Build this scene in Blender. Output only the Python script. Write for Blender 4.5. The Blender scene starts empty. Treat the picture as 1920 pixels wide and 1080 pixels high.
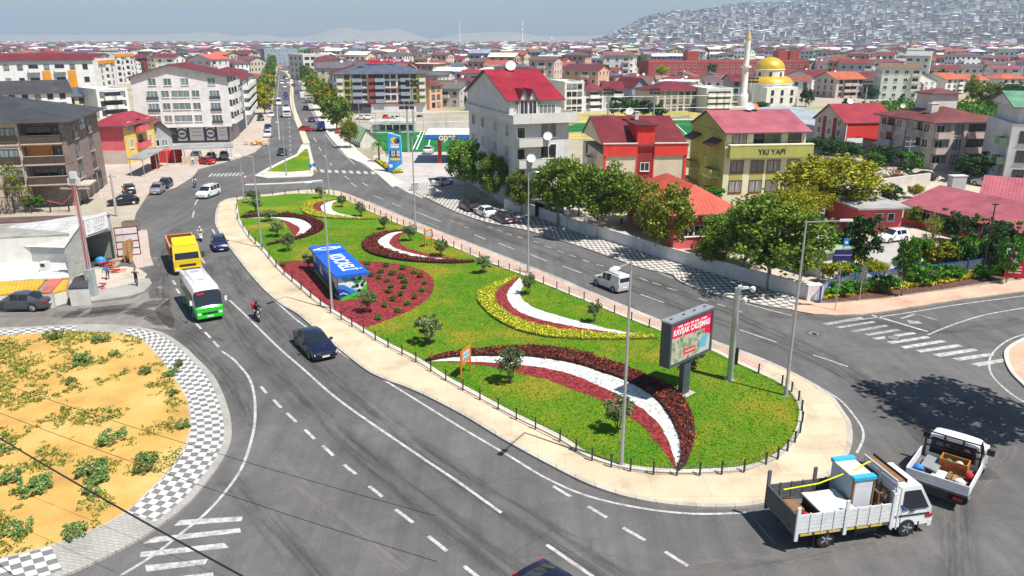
import bpy,math,random
from mathutils import Vector,Matrix
RND=random.Random(11)
SC=bpy.context.scene
COL=SC.collection
pi=math.pi
# ------------------------------------------------------------------ camera, sky, sun, exposure
CH,FPX,HZ=23.0,1445.0,75.0
PT=math.atan((540-HZ)/FPX)
cd=bpy.data.cameras.new('camera');cam=bpy.data.objects.new('camera',cd);COL.objects.link(cam)
cd.sensor_width=36;cd.lens=FPX/1920*36;cd.clip_start=0.5;cd.clip_end=30000
cam.location=(0,0,CH);cam.rotation_euler=(pi/2-PT,0,0)
SC.camera=cam
SUN_EL,SUN_AZ=math.radians(61),math.radians(125.6)
w=bpy.data.worlds.new('World');SC.world=w;w.use_nodes=True
nt=w.node_tree;nt.nodes.clear()
sk=nt.nodes.new('ShaderNodeTexSky');sk.sky_type='NISHITA';sk.sun_disc=False
sk.sun_elevation=SUN_EL;sk.sun_rotation=SUN_AZ;sk.altitude=50;sk.air_density=1.25;sk.dust_density=0.4;sk.ozone_density=1.5
bg=nt.nodes.new('ShaderNodeBackground');bg.inputs[1].default_value=0.064
wo=nt.nodes.new('ShaderNodeOutputWorld')
nt.links.new(sk.outputs[0],bg.inputs[0]);nt.links.new(bg.outputs[0],wo.inputs[0])
sd=bpy.data.lights.new('sun','SUN');sd.energy=5.0;sd.angle=math.radians(0.5);sd.color=(1.0,0.955,0.89)
sun=bpy.data.objects.new('sun',sd);COL.objects.link(sun)
sv=Vector((math.sin(SUN_AZ)*math.cos(SUN_EL),math.cos(SUN_AZ)*math.cos(SUN_EL),math.sin(SUN_EL)))
sun.rotation_euler=sv.to_track_quat('Z','Y').to_euler()
VS=SC.view_settings;VS.view_transform='Standard';VS.look='None';VS.exposure=0.45;VS.gamma=1.0
try:
    SC.cycles.max_bounces=6;SC.cycles.transparent_max_bounces=8;SC.cycles.diffuse_bounces=2;SC.cycles.glossy_bounces=2
    SC.cycles.volume_bounces=0;SC.cycles.use_denoising=True;SC.cycles.sample_clamp_indirect=6
    SC.cycles.caustics_reflective=False;SC.cycles.caustics_refractive=False
except Exception:pass

# ------------------------------------------------------------------ helpers
def ray(x,y):
    X=(x-960)/FPX;Y=(540-y)/FPX
    return Vector((X,math.cos(PT)+Y*math.sin(PT),-math.sin(PT)+Y*math.cos(PT)))
def G(x,y,z=0.0):
    d=ray(x,y);t=(z-CH)/d.z
    return Vector((d.x*t,d.y*t,z))
def hgt(xb,yb,yt,z0=0.0):
    b=G(xb,yb,z0);d=ray(xb,yt)
    return CH+d.z/d.y*b.y
def pix(v):
    d=Vector((v[0],v[1],v[2]-CH));fw=Vector((0,math.cos(PT),-math.sin(PT)));up=Vector((0,math.sin(PT),math.cos(PT)))
    k=d.dot(fw)
    return(960+FPX*d.x/k,540-FPX*d.dot(up)/k)if k>0 else None

MATS={}
def newmat(name):
    m=bpy.data.materials.new(name);m.use_nodes=True;nt=m.node_tree;nt.nodes.clear()
    o=nt.nodes.new('ShaderNodeOutputMaterial');b=nt.nodes.new('ShaderNodeBsdfPrincipled')
    nt.links.new(b.outputs[0],o.inputs[0])
    return m,nt,b,o
def N(nt,t,**k):
    n=nt.nodes.new('ShaderNode'+t)
    for a,v in k.items():
        if a.startswith('i_'):n.inputs[a[2:].replace('_',' ')].default_value=v
        else:setattr(n,a,v)
    return n
def ramp(nt,src,stops):
    r=nt.nodes.new('ShaderNodeValToRGB');e=r.color_ramp.elements
    while len(e)<len(stops):e.new(0.5)
    for i,(p,c)in enumerate(stops):
        e[i].position=p;e[i].color=(*c,1)if len(c)==3 else c
    nt.links.new(src,r.inputs[0]);return r.outputs[0]
def mixc(nt,fac,a,b,mode='MIX'):
    m=nt.nodes.new('ShaderNodeMix');m.data_type='RGBA';m.blend_type=mode
    for v,i in((fac,0),(a,6),(b,7)):
        if isinstance(v,(int,float)):m.inputs[i].default_value=v
        elif isinstance(v,tuple):m.inputs[i].default_value=(*v,1)
        else:nt.links.new(v,m.inputs[i])
    return m.outputs[2]
def noise(nt,scale,detail=4,rough=0.6,coord=None):
    n=nt.nodes.new('ShaderNodeTexNoise');n.inputs['Scale'].default_value=scale
    n.inputs['Detail'].default_value=detail;n.inputs['Roughness'].default_value=rough
    if coord is not None:nt.links.new(coord,n.inputs['Vector'])
    return n.outputs[0]
def wpos(nt):return N(nt,'NewGeometry').outputs['Position']
def ocoord(nt):return N(nt,'TexCoord').outputs['Object']
def bump(nt,b,src,s,d=0.05):
    bp=nt.nodes.new('ShaderNodeBump');bp.inputs['Strength'].default_value=s;bp.inputs['Distance'].default_value=d
    nt.links.new(src,bp.inputs['Height']);nt.links.new(bp.outputs[0],b.inputs['Normal'])

def M(name,c=(0.5,0.5,0.5),rough=0.7,var=0.12,scale=1.2,metal=0.0,bmp=0.0,spec=0.5,coat=0.0,emit=None,fine=0.0):
    """plain surface with uneven tone"""
    if name in MATS:return MATS[name]
    m,nt,b,o=newmat(name);MATS[name]=m
    b.inputs['Roughness'].default_value=rough;b.inputs['Metallic'].default_value=metal
    b.inputs['Specular IOR Level'].default_value=spec;b.inputs['Coat Weight'].default_value=coat
    if var>0:
        co=wpos(nt)
        n1=noise(nt,scale,5,0.65,co)
        lo=tuple(x*(1-var)for x in c);hi=tuple(min(1,x*(1+var))for x in c)
        col=ramp(nt,n1,[(0.3,lo),(0.7,hi)])
        if fine:
            n2=noise(nt,scale*14,3,0.7,co)
            col=mixc(nt,1.0,col,ramp(nt,n2,[(0.3,(1-fine,)*3),(0.7,(1.0,)*3)]),'MULTIPLY')
        nt.links.new(col,b.inputs['Base Color'])
        if bmp:bump(nt,b,n1,bmp)
    else:b.inputs['Base Color'].default_value=(*c,1)
    if emit:b.inputs['Emission Color'].default_value=(*emit[0],1);b.inputs['Emission Strength'].default_value=emit[1]
    return m
def paint(name,c,rough=0.25,metal=0.0):return M(name,c,rough,0.0,metal=metal,coat=0.6)

class MB:
    """collects faces of one mesh"""
    def __init__(s):s.v=[];s.f=[];s.m=[];s.mats=[];s.uv=[];s.col=[]
    def mi(s,m):
        if m not in s.mats:s.mats.append(m)
        return s.mats.index(m)
    def face(s,pts,m,uv=None,col=None):
        n=len(s.v);s.v+=[tuple(p)for p in pts];s.f.append(tuple(range(n,n+len(pts))));s.m.append(s.mi(m))
        s.uv.append(uv);s.col.append(col)
    def add(s,vs,fs,m):
        n=len(s.v);k=s.mi(m);s.v+=[tuple(p)for p in vs]
        for f in fs:s.f.append(tuple(n+i for i in f));s.m.append(k);s.uv.append(None);s.col.append(None)
    def box(s,x0,x1,y0,y1,z0,z1,m,T=None,tx=0.0,ty=0.0):
        """box, optionally tapered at the top by tx, ty"""
        v=[(x0,y0,z0),(x1,y0,z0),(x1,y1,z0),(x0,y1,z0),(x0+tx,y0+ty,z1),(x1-tx,y0+ty,z1),(x1-tx,y1-ty,z1),(x0+tx,y1-ty,z1)]
        if T is not None:v=[T@Vector(p)for p in v]
        s.add(v,[(0,3,2,1),(4,5,6,7),(0,1,5,4),(1,2,6,5),(2,3,7,6),(3,0,4,7)],m)
    def prism(s,pts,z0,z1,m,mside=None,bottom=False):
        n=len(pts);b=[(p[0],p[1],z0)for p in pts];t=[(p[0],p[1],z1)for p in pts]
        a=sum(pts[i][0]*pts[(i+1)%n][1]-pts[(i+1)%n][0]*pts[i][1]for i in range(n))
        if a<0:b.reverse();t.reverse()
        s.add(t,[tuple(range(n))],m)
        if bottom:s.add(b,[tuple(range(n-1,-1,-1))],m)
        s.add(b+t,[(i,(i+1)%n,n+(i+1)%n,n+i)for i in range(n)],mside or m)
    def tube(s,a,b,r0,r1,m,n=8,caps=True):
        a=Vector(a);b=Vector(b);d=(b-a)
        if d.length<1e-6:return
        q=d.to_track_quat('Z','Y');vs=[]
        for c,r in((a,r0),(b,r1)):
            for i in range(n):
                t=2*pi*i/n;vs.append(c+q@Vector((r*math.cos(t),r*math.sin(t),0)))
        fs=[(i,(i+1)%n,n+(i+1)%n,n+i)for i in range(n)]
        if caps:fs+=[tuple(range(n-1,-1,-1)),tuple(range(n,2*n))]
        s.add(vs,fs,m)
    def path(s,pts,r,m,n=6,r1=None):
        for i in range(len(pts)-1):
            k0=i/(len(pts)-1);k1=(i+1)/(len(pts)-1);e=r if r1 is None else r1
            s.tube(pts[i],pts[i+1],r+(e-r)*k0,r+(e-r)*k1,m,n)
    def lathe(s,prof,m,n=16,c=(0,0,0),T=None):
        vs=[]
        for r,z in prof:
            for i in range(n):
                t=2*pi*i/n;p=Vector((c[0]+r*math.cos(t),c[1]+r*math.sin(t),c[2]+z));vs.append(T@p if T is not None else p)
        fs=[]
        for k in range(len(prof)-1):
            for i in range(n):fs.append((k*n+i,k*n+(i+1)%n,(k+1)*n+(i+1)%n,(k+1)*n+i))
        fs.append(tuple(range(n-1,-1,-1)));fs.append(tuple((len(prof)-1)*n+i for i in range(n)))
        s.add(vs,fs,m)
    def ball(s,c,r,m,n=10,k=6):
        rx,ry,rz=(r,r,r)if isinstance(r,(int,float))else r
        vs=[];fs=[]
        for j in range(k+1):
            ph=pi*j/k
            for i in range(n):
                t=2*pi*i/n;vs.append((c[0]+rx*math.sin(ph)*math.cos(t),c[1]+ry*math.sin(ph)*math.sin(t),c[2]+rz*math.cos(ph)))
        for j in range(k):
            for i in range(n):fs.append((j*n+i,(j+1)*n+i,(j+1)*n+(i+1)%n,j*n+(i+1)%n))
        s.add(vs,fs,m)
    def mesh(s,name,smooth=False):
        me=bpy.data.meshes.new(name);me.from_pydata(s.v,[],s.f)
        for m in s.mats:me.materials.append(m)
        me.polygons.foreach_set('material_index',s.m)
        if any(u is not None for u in s.uv):
            ul=me.uv_layers.new(name='UVMap')
            for pl,u in zip(me.polygons,s.uv):
                if u:
                    for li,q in zip(pl.loop_indices,u):ul.data[li].uv=q
        if any(c is not None for c in s.col):
            ca=me.color_attributes.new('tone','FLOAT_COLOR','CORNER')
            for pl,c in zip(me.polygons,s.col):
                for li in pl.loop_indices:ca.data[li].color=(*(c or(1,1,1)),1)
        me.update()
        if smooth:
            me.polygons.foreach_set('use_smooth',[True]*len(me.polygons))
            try:me.set_sharp_from_angle(angle=math.radians(38 if smooth is True else smooth))
            except Exception:pass
        return me
    def build(s,name,parent=None,smooth=False,loc=None,rz=None,weld=False):
        me=s.mesh(name,smooth if not weld else False)
        if weld:
            import bmesh
            bm=bmesh.new();bm.from_mesh(me);bmesh.ops.remove_doubles(bm,verts=bm.verts,dist=1e-4)
            bmesh.ops.recalc_face_normals(bm,faces=bm.faces);bm.to_mesh(me);bm.free()
            me.polygons.foreach_set('use_smooth',[True]*len(me.polygons))
            try:me.set_sharp_from_angle(angle=math.radians(smooth if smooth and smooth is not True else 38))
            except Exception:pass
        return link(name,me,parent,loc,rz)
def link(name,me,parent=None,loc=None,rz=None):
    o=bpy.data.objects.new(name,me);COL.objects.link(o)
    if parent is not None:o.parent=parent
    if loc is not None:o.location=loc
    if rz is not None:o.rotation_euler=(0,0,rz)
    return o
def tag(o,label=None,cat=None,group=None,kind=None):
    if label:o['label']=label
    if cat:o['category']=cat
    if group:o['group']=group
    if kind:o['kind']=kind
    return o
def empty(name,loc=(0,0,0),rz=0.0,label=None,cat=None,group=None):
    o=bpy.data.objects.new(name,None);COL.objects.link(o);o.location=loc;o.rotation_euler=(0,0,rz)
    o.empty_display_size=0.3
    return tag(o,label,cat,group)
def kids(o):return[c for c in KID.get(o.name,[])]
KID={}
def dup(root,loc=None,rz=None,label=None,group=None,scale=None,par=None):
    c=root.copy();COL.objects.link(c)
    if par is not None:c.parent=par
    if loc is not None:c.location=loc
    if rz is not None:c.rotation_euler=(0,0,rz)
    if scale is not None:c.scale=scale if not isinstance(scale,(int,float))else(scale,)*3
    if label:c['label']=label
    if group:c['group']=group
    for ch in root.children:dup(ch,par=c)
    return c
def sheet(name,pxs,z,mat,z0=None,side=None,kind='structure',label=None,cat=None,world=False,px_z=0.0):
    pts=[p if world else G(p[0],p[1],px_z)for p in pxs]
    mb=MB()
    if z0 is None:mb.face([(p[0],p[1],z)for p in pts],mat)
    else:mb.prism(pts,z0,z,mat,side)
    o=mb.build(name)
    tri(o)
    me=o.data
    if z0 is None and me.polygons and me.polygons[0].normal.z<0:me.flip_normals()
    return tag(o,label,cat,None,kind)
def tri(o):
    import bmesh
    bm=bmesh.new();bm.from_mesh(o.data);big=[f for f in bm.faces if len(f.verts)>4]
    if big:bmesh.ops.triangulate(bm,faces=big,ngon_method='EAR_CLIP')
    bm.to_mesh(o.data);bm.free()
def smoothpts(pts,n=4,closed=False):
    """Catmull-Rom through 2-D/3-D points"""
    P=[Vector(p)for p in pts];out=[];L=len(P)
    rng=range(L)if closed else range(L-1)
    for i in rng:
        if closed:a,b,c,d=P[i-1],P[i],P[(i+1)%L],P[(i+2)%L]
        else:a,b,c,d=P[max(0,i-1)],P[i],P[i+1],P[min(L-1,i+2)]
        for k in range(n):
            t=k/n
            out.append(0.5*((2*b)+(c-a)*t+(2*a-5*b+4*c-d)*t*t+(3*b-a-3*c+d)*t**3))
    if not closed:out.append(P[-1])
    return out
def resample(pts,n):
    P=[Vector(p)for p in pts];L=[0]
    for a,b in zip(P,P[1:]):L.append(L[-1]+(b-a).length)
    out=[];k=0
    for i in range(n):
        s=L[-1]*i/(n-1)
        while k<len(P)-2 and L[k+1]<s:k+=1
        t=(s-L[k])/max(1e-9,L[k+1]-L[k]);out.append(P[k].lerp(P[k+1],min(1,t)))
    return out
def line3(pxs,z,n=4):return[Vector((p.x,p.y,z))for p in smoothpts([G(x,y)for x,y in pxs],n)]
def ribbon(mb,pts,wd,z,mat):
    """flat stripe of width wd along world points"""
    l=[];r=[]
    for i,p in enumerate(pts):
        a=pts[max(0,i-1)];b=pts[min(len(pts)-1,i+1)];d=(b-a);d=Vector((d.x,d.y)).normalized();nx,ny=-d.y*wd/2,d.x*wd/2
        l.append((p.x+nx,p.y+ny,z));r.append((p.x-nx,p.y-ny,z))
    for i in range(len(pts)-1):mb.face([r[i],r[i+1],l[i+1],l[i]],mat)
def wall_strip(mb,pts,wd,z0,z1,mat,mtop=None):
    """solid band (kerb or wall) of width wd along world points"""
    l=[];r=[]
    for i,p in enumerate(pts):
        a=pts[max(0,i-1)];b=pts[min(len(pts)-1,i+1)];d=Vector(((b-a).x,(b-a).y)).normalized();nx,ny=-d.y*wd/2,d.x*wd/2
        l.append((p.x+nx,p.y+ny));r.append((p.x-nx,p.y-ny))
    for i in range(len(pts)-1):
        a,b,c,d=r[i],r[i+1],l[i+1],l[i]
        mb.face([(*a,z1),(*b,z1),(*c,z1),(*d,z1)],mtop or mat)
        mb.face([(*a,z0),(*b,z0),(*b,z1),(*a,z1)],mat);mb.face([(*c,z0),(*d,z0),(*d,z1),(*c,z1)],mat)
    for k,e in((0,1),(-1,0)):
        q=[(*r[k],z0),(*l[k],z0),(*l[k],z1),(*r[k],z1)]
        mb.face(q if e==0 else q[::-1],mat)
def uvstrip(name,inner,outer,z,mat,tile,kind='structure',n=60,z0=None,side=None):
    """pavement strip between two pixel lines; UVs run along and across it in metres"""
    a=resample(smoothpts([G(*p)for p in inner],4),n);b=resample(smoothpts([G(*p)for p in outer],4),n)
    mb=MB();s=0
    for i in range(n-1):
        m0=(a[i]+b[i])/2;m1=(a[i+1]+b[i+1])/2;ds=(m1-m0).length
        w0=(a[i]-b[i]).length;w1=(a[i+1]-b[i+1]).length
        q=[(b[i].x,b[i].y,z),(b[i+1].x,b[i+1].y,z),(a[i+1].x,a[i+1].y,z),(a[i].x,a[i].y,z)]
        u=[(s,0),(s+ds,0),(s+ds,w1),(s,w0)]
        cr=(Vector(q[1])-Vector(q[0])).cross(Vector(q[3])-Vector(q[0])).z
        if cr<0:q.reverse();u.reverse()
        mb.face(q,mat,uv=u);s+=ds
        if z0 is not None:
            for e in(a,b):
                mb.face([(e[i].x,e[i].y,z0),(e[i+1].x,e[i+1].y,z0),(e[i+1].x,e[i+1].y,z),(e[i].x,e[i].y,z)],side or mat)
    return tag(mb.build(name),kind=kind)
def inpoly(x,y,P):
    c=False;j=len(P)-1
    for i in range(len(P)):
        if(P[i][1]>y)!=(P[j][1]>y)and x<(P[j][0]-P[i][0])*(y-P[i][1])/(P[j][1]-P[i][1])+P[i][0]:c=not c
        j=i
    return c
FONT_CACHE={}
def text(parent,name,body,size,mat,T,ext=0.01,bold=0.0,align='CENTER',sx=1.0,shear=0.0):
    """raised lettering as mesh; T places it (text lies in local XY, reads along +X)"""
    cu=bpy.data.curves.new('lettering','FONT');cu.body=body;cu.size=size;cu.extrude=ext;cu.offset=bold
    cu.align_x=align;cu.align_y='CENTER';cu.shear=shear
    t=bpy.data.objects.new('lettering',cu);COL.objects.link(t)
    me=bpy.data.meshes.new_from_object(t.evaluated_get(bpy.context.evaluated_depsgraph_get()))
    bpy.data.objects.remove(t);bpy.data.curves.remove(cu)
    me.materials.clear();me.materials.append(mat);me.transform(Matrix.Diagonal((sx,1,1,1)));me.transform(T)
    return link(name,me,parent)
def TX(loc,ax,ay):
    """matrix whose local X runs along ax, local Y along ay"""
    ax=Vector(ax).normalized();ay=Vector(ay).normalized();az=ax.cross(ay)
    m=Matrix((ax,ay,az)).transposed().to_4x4();m.translation=Vector(loc);return m

def marks(parent,name,o,ax,up,L,h,mat,seed=1,gap=0.35):
    """a row of small strokes: lettering too blurred in the photo to read"""
    r=random.Random(seed);o=Vector(o);ax=Vector(ax).normalized();up=Vector(up).normalized();mb=MB();s=-L/2
    while s<L/2:
        w_=h*r.uniform(0.25,0.7);a=r.choice([0,0,0.35]);q=o+ax*s-up*h/2
        if r.random()>0.12:mb.face([q,q+ax*w_,q+ax*w_+up*h*(1-a),q+up*h],mat)
        s+=w_+h*gap*r.uniform(0.6,1.3)
    return mb.build(name,parent)
# ------------------------------------------------------------------ materials of the setting
def asphalt(name,c,tint=(1,1,1)):
    m,nt,b,o=newmat(name);p=wpos(nt)
    big=noise(nt,0.09,6,0.62,p);mid=noise(nt,0.9,5,0.7,p);fin=noise(nt,14,3,0.8,p)
    # worn streaks that follow the traffic
    mp=N(nt,'Mapping');mp.inputs['Rotation'].default_value=(0,0,math.radians(-33));mp.inputs['Scale'].default_value=(1.1,0.05,1)
    nt.links.new(p,mp.inputs[0]);st=noise(nt,0.9,5,0.6,mp.outputs[0])
    col=ramp(nt,big,[(0.3,tuple(c[i]*0.78 for i in range(3))),(0.5,c),(0.72,tuple(min(1,c[i]*1.3)for i in range(3)))])
    col=mixc(nt,0.55,col,ramp(nt,st,[(0.35,(0.78,0.78,0.79)),(0.65,(1.22,1.21,1.19))]),'MULTIPLY')
    col=mixc(nt,0.7,col,ramp(nt,mid,[(0.3,(0.8,)*3),(0.7,(1.12,)*3)]),'MULTIPLY')
    col=mixc(nt,0.8,col,ramp(nt,fin,[(0.3,(0.72,)*3),(0.7,(1.22,)*3)]),'MULTIPLY')
    vo=N(nt,'TexVoronoi',feature='DISTANCE_TO_EDGE');vo.inputs['Scale'].default_value=0.16
    wp=mixc(nt,0.35,p,N(nt,'TexNoise').outputs['Color']);nt.links.new(p,vo.inputs['Vector'])
    ck=ramp(nt,vo.outputs['Distance'],[(0.0,(0.62,)*3),(0.006,(1.0,)*3)])
    ckm=noise(nt,0.05,2,0.5,p);ckf=ramp(nt,ckm,[(0.5,(0,)*3),(0.62,(1,)*3)])
    col=mixc(nt,ckf,col,mixc(nt,1.0,col,ck,'MULTIPLY'))
    nt.links.new(col,b.inputs['Base Color']);b.inputs['Roughness'].default_value=0.85;b.inputs['Specular IOR Level'].default_value=0.3
    bump(nt,b,fin,0.25,0.01);return m
ASPH=asphalt('asphalt',(0.126,0.122,0.119));ASPH_NEW=asphalt('asphalt_side_street',(0.235,0.215,0.195))
def worn(name,c,base,lo=0.42,hi=0.62,sc=2.2):
    m,nt,b,o=newmat(name);p=wpos(nt);n=noise(nt,sc,6,0.75,p)
    nt.links.new(mixc(nt,ramp(nt,n,[(lo,(1,)*3),(hi,(0,)*3)]),base,c),b.inputs['Base Color']);b.inputs['Roughness'].default_value=0.7;return m
MARK=worn('worn_white_marking',(0.62,0.61,0.58),(0.3,0.29,0.28),0.36,0.6)
MARKF=worn('faded_white_marking',(0.42,0.41,0.4),(0.19,0.185,0.18),0.42,0.6)
MARKY=worn('worn_orange_marking',(0.5,0.3,0.1),(0.2,0.17,0.14),0.4,0.6)
def concrete(name,c,joint=None,var=0.14,rot=0,stain=0.25):
    m,nt,b,o=newmat(name);p=wpos(nt)
    n1=noise(nt,0.35,6,0.65,p);n2=noise(nt,9,4,0.7,p)
    col=ramp(nt,n1,[(0.28,tuple(x*(1-stain)for x in c)),(0.48,c),(0.7,tuple(min(1,x*(1+var))for x in c))])
    col=mixc(nt,0.7,col,ramp(nt,n2,[(0.3,(0.84,)*3),(0.7,(1.1,)*3)]),'MULTIPLY')
    if joint:
        br=N(nt,'TexBrick');br.offset=0.5;br.inputs['Scale'].default_value=1;br.inputs['Brick Width'].default_value=joint[0];br.inputs['Row Height'].default_value=joint[1]
        br.inputs['Mortar Size'].default_value=joint[2];br.inputs['Color1'].default_value=(1,1,1,1);br.inputs['Color2'].default_value=(0.88,0.87,0.86,1);br.inputs['Mortar'].default_value=(0.6,0.58,0.55,1)
        mp=N(nt,'Mapping');mp.inputs['Rotation'].default_value=(0,0,math.radians(rot));nt.links.new(p,mp.inputs[0]);nt.links.new(mp.outputs[0],br.inputs['Vector'])
        col=mixc(nt,0.9,col,br.outputs[0],'MULTIPLY')
    nt.links.new(col,b.inputs['Base Color']);b.inputs['Roughness'].default_value=0.9;bump(nt,b,n2,0.15,0.02);return m
BEIGE=concrete('beige_pressed_concrete',(0.60,0.49,0.34),(3.0,2.2,0.012),stain=0.3);PINKP=concrete('pink_pavers',(0.56,0.40,0.32),(0.6,0.3,0.02),rot=28)
PINKR=concrete('salmon_paving',(0.68,0.42,0.30),(0.8,0.4,0.012),rot=-10);GREYP=concrete('grey_pavers',(0.4,0.39,0.36),(0.4,0.2,0.02),rot=12)
KERB=concrete('kerb_stone',(0.47,0.43,0.37),(1.0,40,0.03),stain=0.4);LIGHTC=concrete('light_concrete',(0.58,0.54,0.48));YARD=concrete('dusty_yard',(0.5,0.43,0.35));PAVEL=concrete('beige_block_paving',(0.52,0.44,0.38),(0.5,0.25,0.02),rot=20)
def checker(name,a,bb,tile):
    m,nt,b,o=newmat(name);uv=N(nt,'UVMap').outputs[0]
    ch=N(nt,'TexChecker');ch.inputs['Scale'].default_value=1/tile;nt.links.new(uv,ch.inputs['Vector'])
    ch.inputs['Color1'].default_value=(*a,1);ch.inputs['Color2'].default_value=(*bb,1)
    p=wpos(nt);n1=noise(nt,0.8,5,0.7,p);n2=noise(nt,6,4,0.7,p)
    col=mixc(nt,0.85,ch.outputs[0],ramp(nt,n1,[(0.3,(0.78,0.76,0.73)),(0.65,(1.08,)*3)]),'MULTIPLY')
    col=mixc(nt,0.7,col,ramp(nt,n2,[(0.3,(0.82,)*3),(0.7,(1.1,)*3)]),'MULTIPLY')
    nt.links.new(col,b.inputs['Base Color']);b.inputs['Roughness'].default_value=0.85;return m
CHK=checker('checkered_tiles',(0.66,0.65,0.62),(0.19,0.19,0.19),0.45);CHK2=checker('checkered_tiles_worn',(0.62,0.58,0.53),(0.2,0.19,0.185),0.55)
def grassm(name,a,bb,c,dry=0.5):
    m,nt,b,o=newmat(name);p=wpos(nt)
    n1=noise(nt,0.16,5,0.6,p);n2=noise(nt,1.3,5,0.7,p);n3=noise(nt,22,3,0.8,p)
    col=ramp(nt,n1,[(0.36,a),(0.52,bb),(0.66,c)])
    col=mixc(nt,ramp(nt,n2,[(0.45,(0,)*3),(0.75,(dry,)*3)]),col,c)
    col=mixc(nt,0.9,col,ramp(nt,n3,[(0.3,(0.35,0.42,0.3)),(0.5,(0.95,)*3),(0.72,(1.6,1.5,1.35))]),'MULTIPLY')
    n4=noise(nt,4.5,6,0.8,p);col=mixc(nt,0.9,col,ramp(nt,n4,[(0.3,(0.55,0.68,0.4)),(0.5,(1.0,)*3),(0.66,(1.5,1.28,1.1))]),'MULTIPLY')
    nt.links.new(col,b.inputs['Base Color']);b.inputs['Roughness'].default_value=0.95;b.inputs['Specular IOR Level'].default_value=0.15
    bump(nt,b,n3,0.6,0.05);return m
GRASS=grassm('lawn_grass',(0.05,0.20,0.006),(0.10,0.215,0.009),(0.27,0.24,0.022));GRASSD=grassm('field_grass',(0.16,0.26,0.04),(0.4,0.36,0.12),(0.62,0.44,0.2))
def specks(name,a,bb,c,sc=18,rough=0.9,bmp=0.6):
    m,nt,b,o=newmat(name);p=wpos(nt)
    v=N(nt,'TexVoronoi');v.inputs['Scale'].default_value=sc;nt.links.new(p,v.inputs['Vector'])
    sep=N(nt,'SeparateColor');nt.links.new(v.outputs['Color'],sep.inputs[0])
    col=ramp(nt,sep.outputs[0],[(0.0,a),(0.5,bb),(1.0,c)])
    n1=noise(nt,1.6,4,0.7,p);col=mixc(nt,0.8,col,ramp(nt,n1,[(0.3,(0.75,)*3),(0.7,(1.15,)*3)]),'MULTIPLY')
    nt.links.new(col,b.inputs['Base Color']);b.inputs['Roughness'].default_value=rough;bump(nt,b,v.outputs['Distance'],bmp,0.04);return m
WHITEG=specks('white_gravel',(0.30,0.30,0.29),(0.66,0.66,0.64),(0.80,0.80,0.78),7,bmp=0.6);MULCH=specks('red_mulch',(0.07,0.004,0.006),(0.21,0.014,0.018),(0.34,0.035,0.035),6)
SOIL=specks('brown_soil',(0.05,0.02,0.012),(0.1,0.04,0.025),(0.2,0.09,0.06),10)
def dirtm():
    m,nt,b,o=newmat('sandy_dirt');p=wpos(nt)
    n1=noise(nt,0.22,7,0.62,p);n2=noise(nt,2.6,6,0.75,p);n3=noise(nt,18,4,0.8,p)
    col=ramp(nt,n1,[(0.3,(0.44,0.24,0.06)),(0.5,(0.62,0.36,0.095)),(0.66,(0.68,0.43,0.15)),(0.8,(0.72,0.54,0.29))])
    col=mixc(nt,ramp(nt,n2,[(0.5,(0,)*3),(0.72,(0.75,)*3)]),col,(0.34,0.32,0.09))
    col=mixc(nt,0.8,col,ramp(nt,n3,[(0.3,(0.76,)*3),(0.7,(1.15,)*3)]),'MULTIPLY')
    nt.links.new(col,b.inputs['Base Color']);b.inputs['Roughness'].default_value=0.95;bump(nt,b,n2,0.5,0.08);return m
DIRT=dirtm()
def cityground():
    m,nt,b,o=newmat('town_ground');p=wpos(nt)
    n1=noise(nt,0.02,6,0.65,p);n2=noise(nt,0.5,5,0.7,p)
    col=ramp(nt,n1,[(0.34,(0.20,0.22,0.10)),(0.45,(0.36,0.31,0.22)),(0.6,(0.42,0.37,0.30)),(0.7,(0.30,0.29,0.27))])
    col=mixc(nt,0.7,col,ramp(nt,n2,[(0.3,(0.75,)*3),(0.7,(1.2,)*3)]),'MULTIPLY')
    nt.links.new(col,b.inputs['Base Color']);b.inputs['Roughness'].default_value=0.95;return m
CITYG=cityground()
# ------------------------------------------------------------------ terrain: flat town, a built-up hillside on the right, far ridges
def sst(a,b,x):t=max(0,min(1,(x-a)/(b-a)));return t*t*(3-2*t)
def terrain(x,y):
    if y<1150:return 0.0
    az=math.degrees(math.atan2(x,y))
    h=0.0
    rise=sst(1500,3600,y+0.1*x)
    prof=sst(5,12,az)*128+sst(12,27,az)*75+9*math.sin(az*0.9)*sst(6,10,az)
    h+=rise*prof*(1-0.35*sst(3900,5200,y))
    h+=sst(4800,7400,y)*(sst(-26,-14,az)*(1-sst(-3,3,az))*(88+38*math.sin(az*0.55+1)+20*math.sin(az*1.4)+9*math.sin(az*3.7))+(1-sst(-26,-15,az))*70+sst(-6,5,az)*60)
    return h-0.0
def ground():
    ys=[-60,20,60,120,200,400,700,1000,1150];y=1150
    while y<9000:y+=110+(y-1150)*0.05;ys.append(y)
    mb=MB();nx=96;vs=[]
    for y in ys:
        hw=160+max(0,y)*0.95
        for i in range(nx+1):x=-hw+2*hw*i/nx;vs.append((x,y,terrain(x,y)))
    fs=[(j*(nx+1)+i,j*(nx+1)+i+1,(j+1)*(nx+1)+i+1,(j+1)*(nx+1)+i)for j in range(len(ys)-1)for i in range(nx)]
    mb.add(vs,fs,CITYG);o=mb.build('ground',smooth=60);tag(o,kind='structure')
ground()
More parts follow.
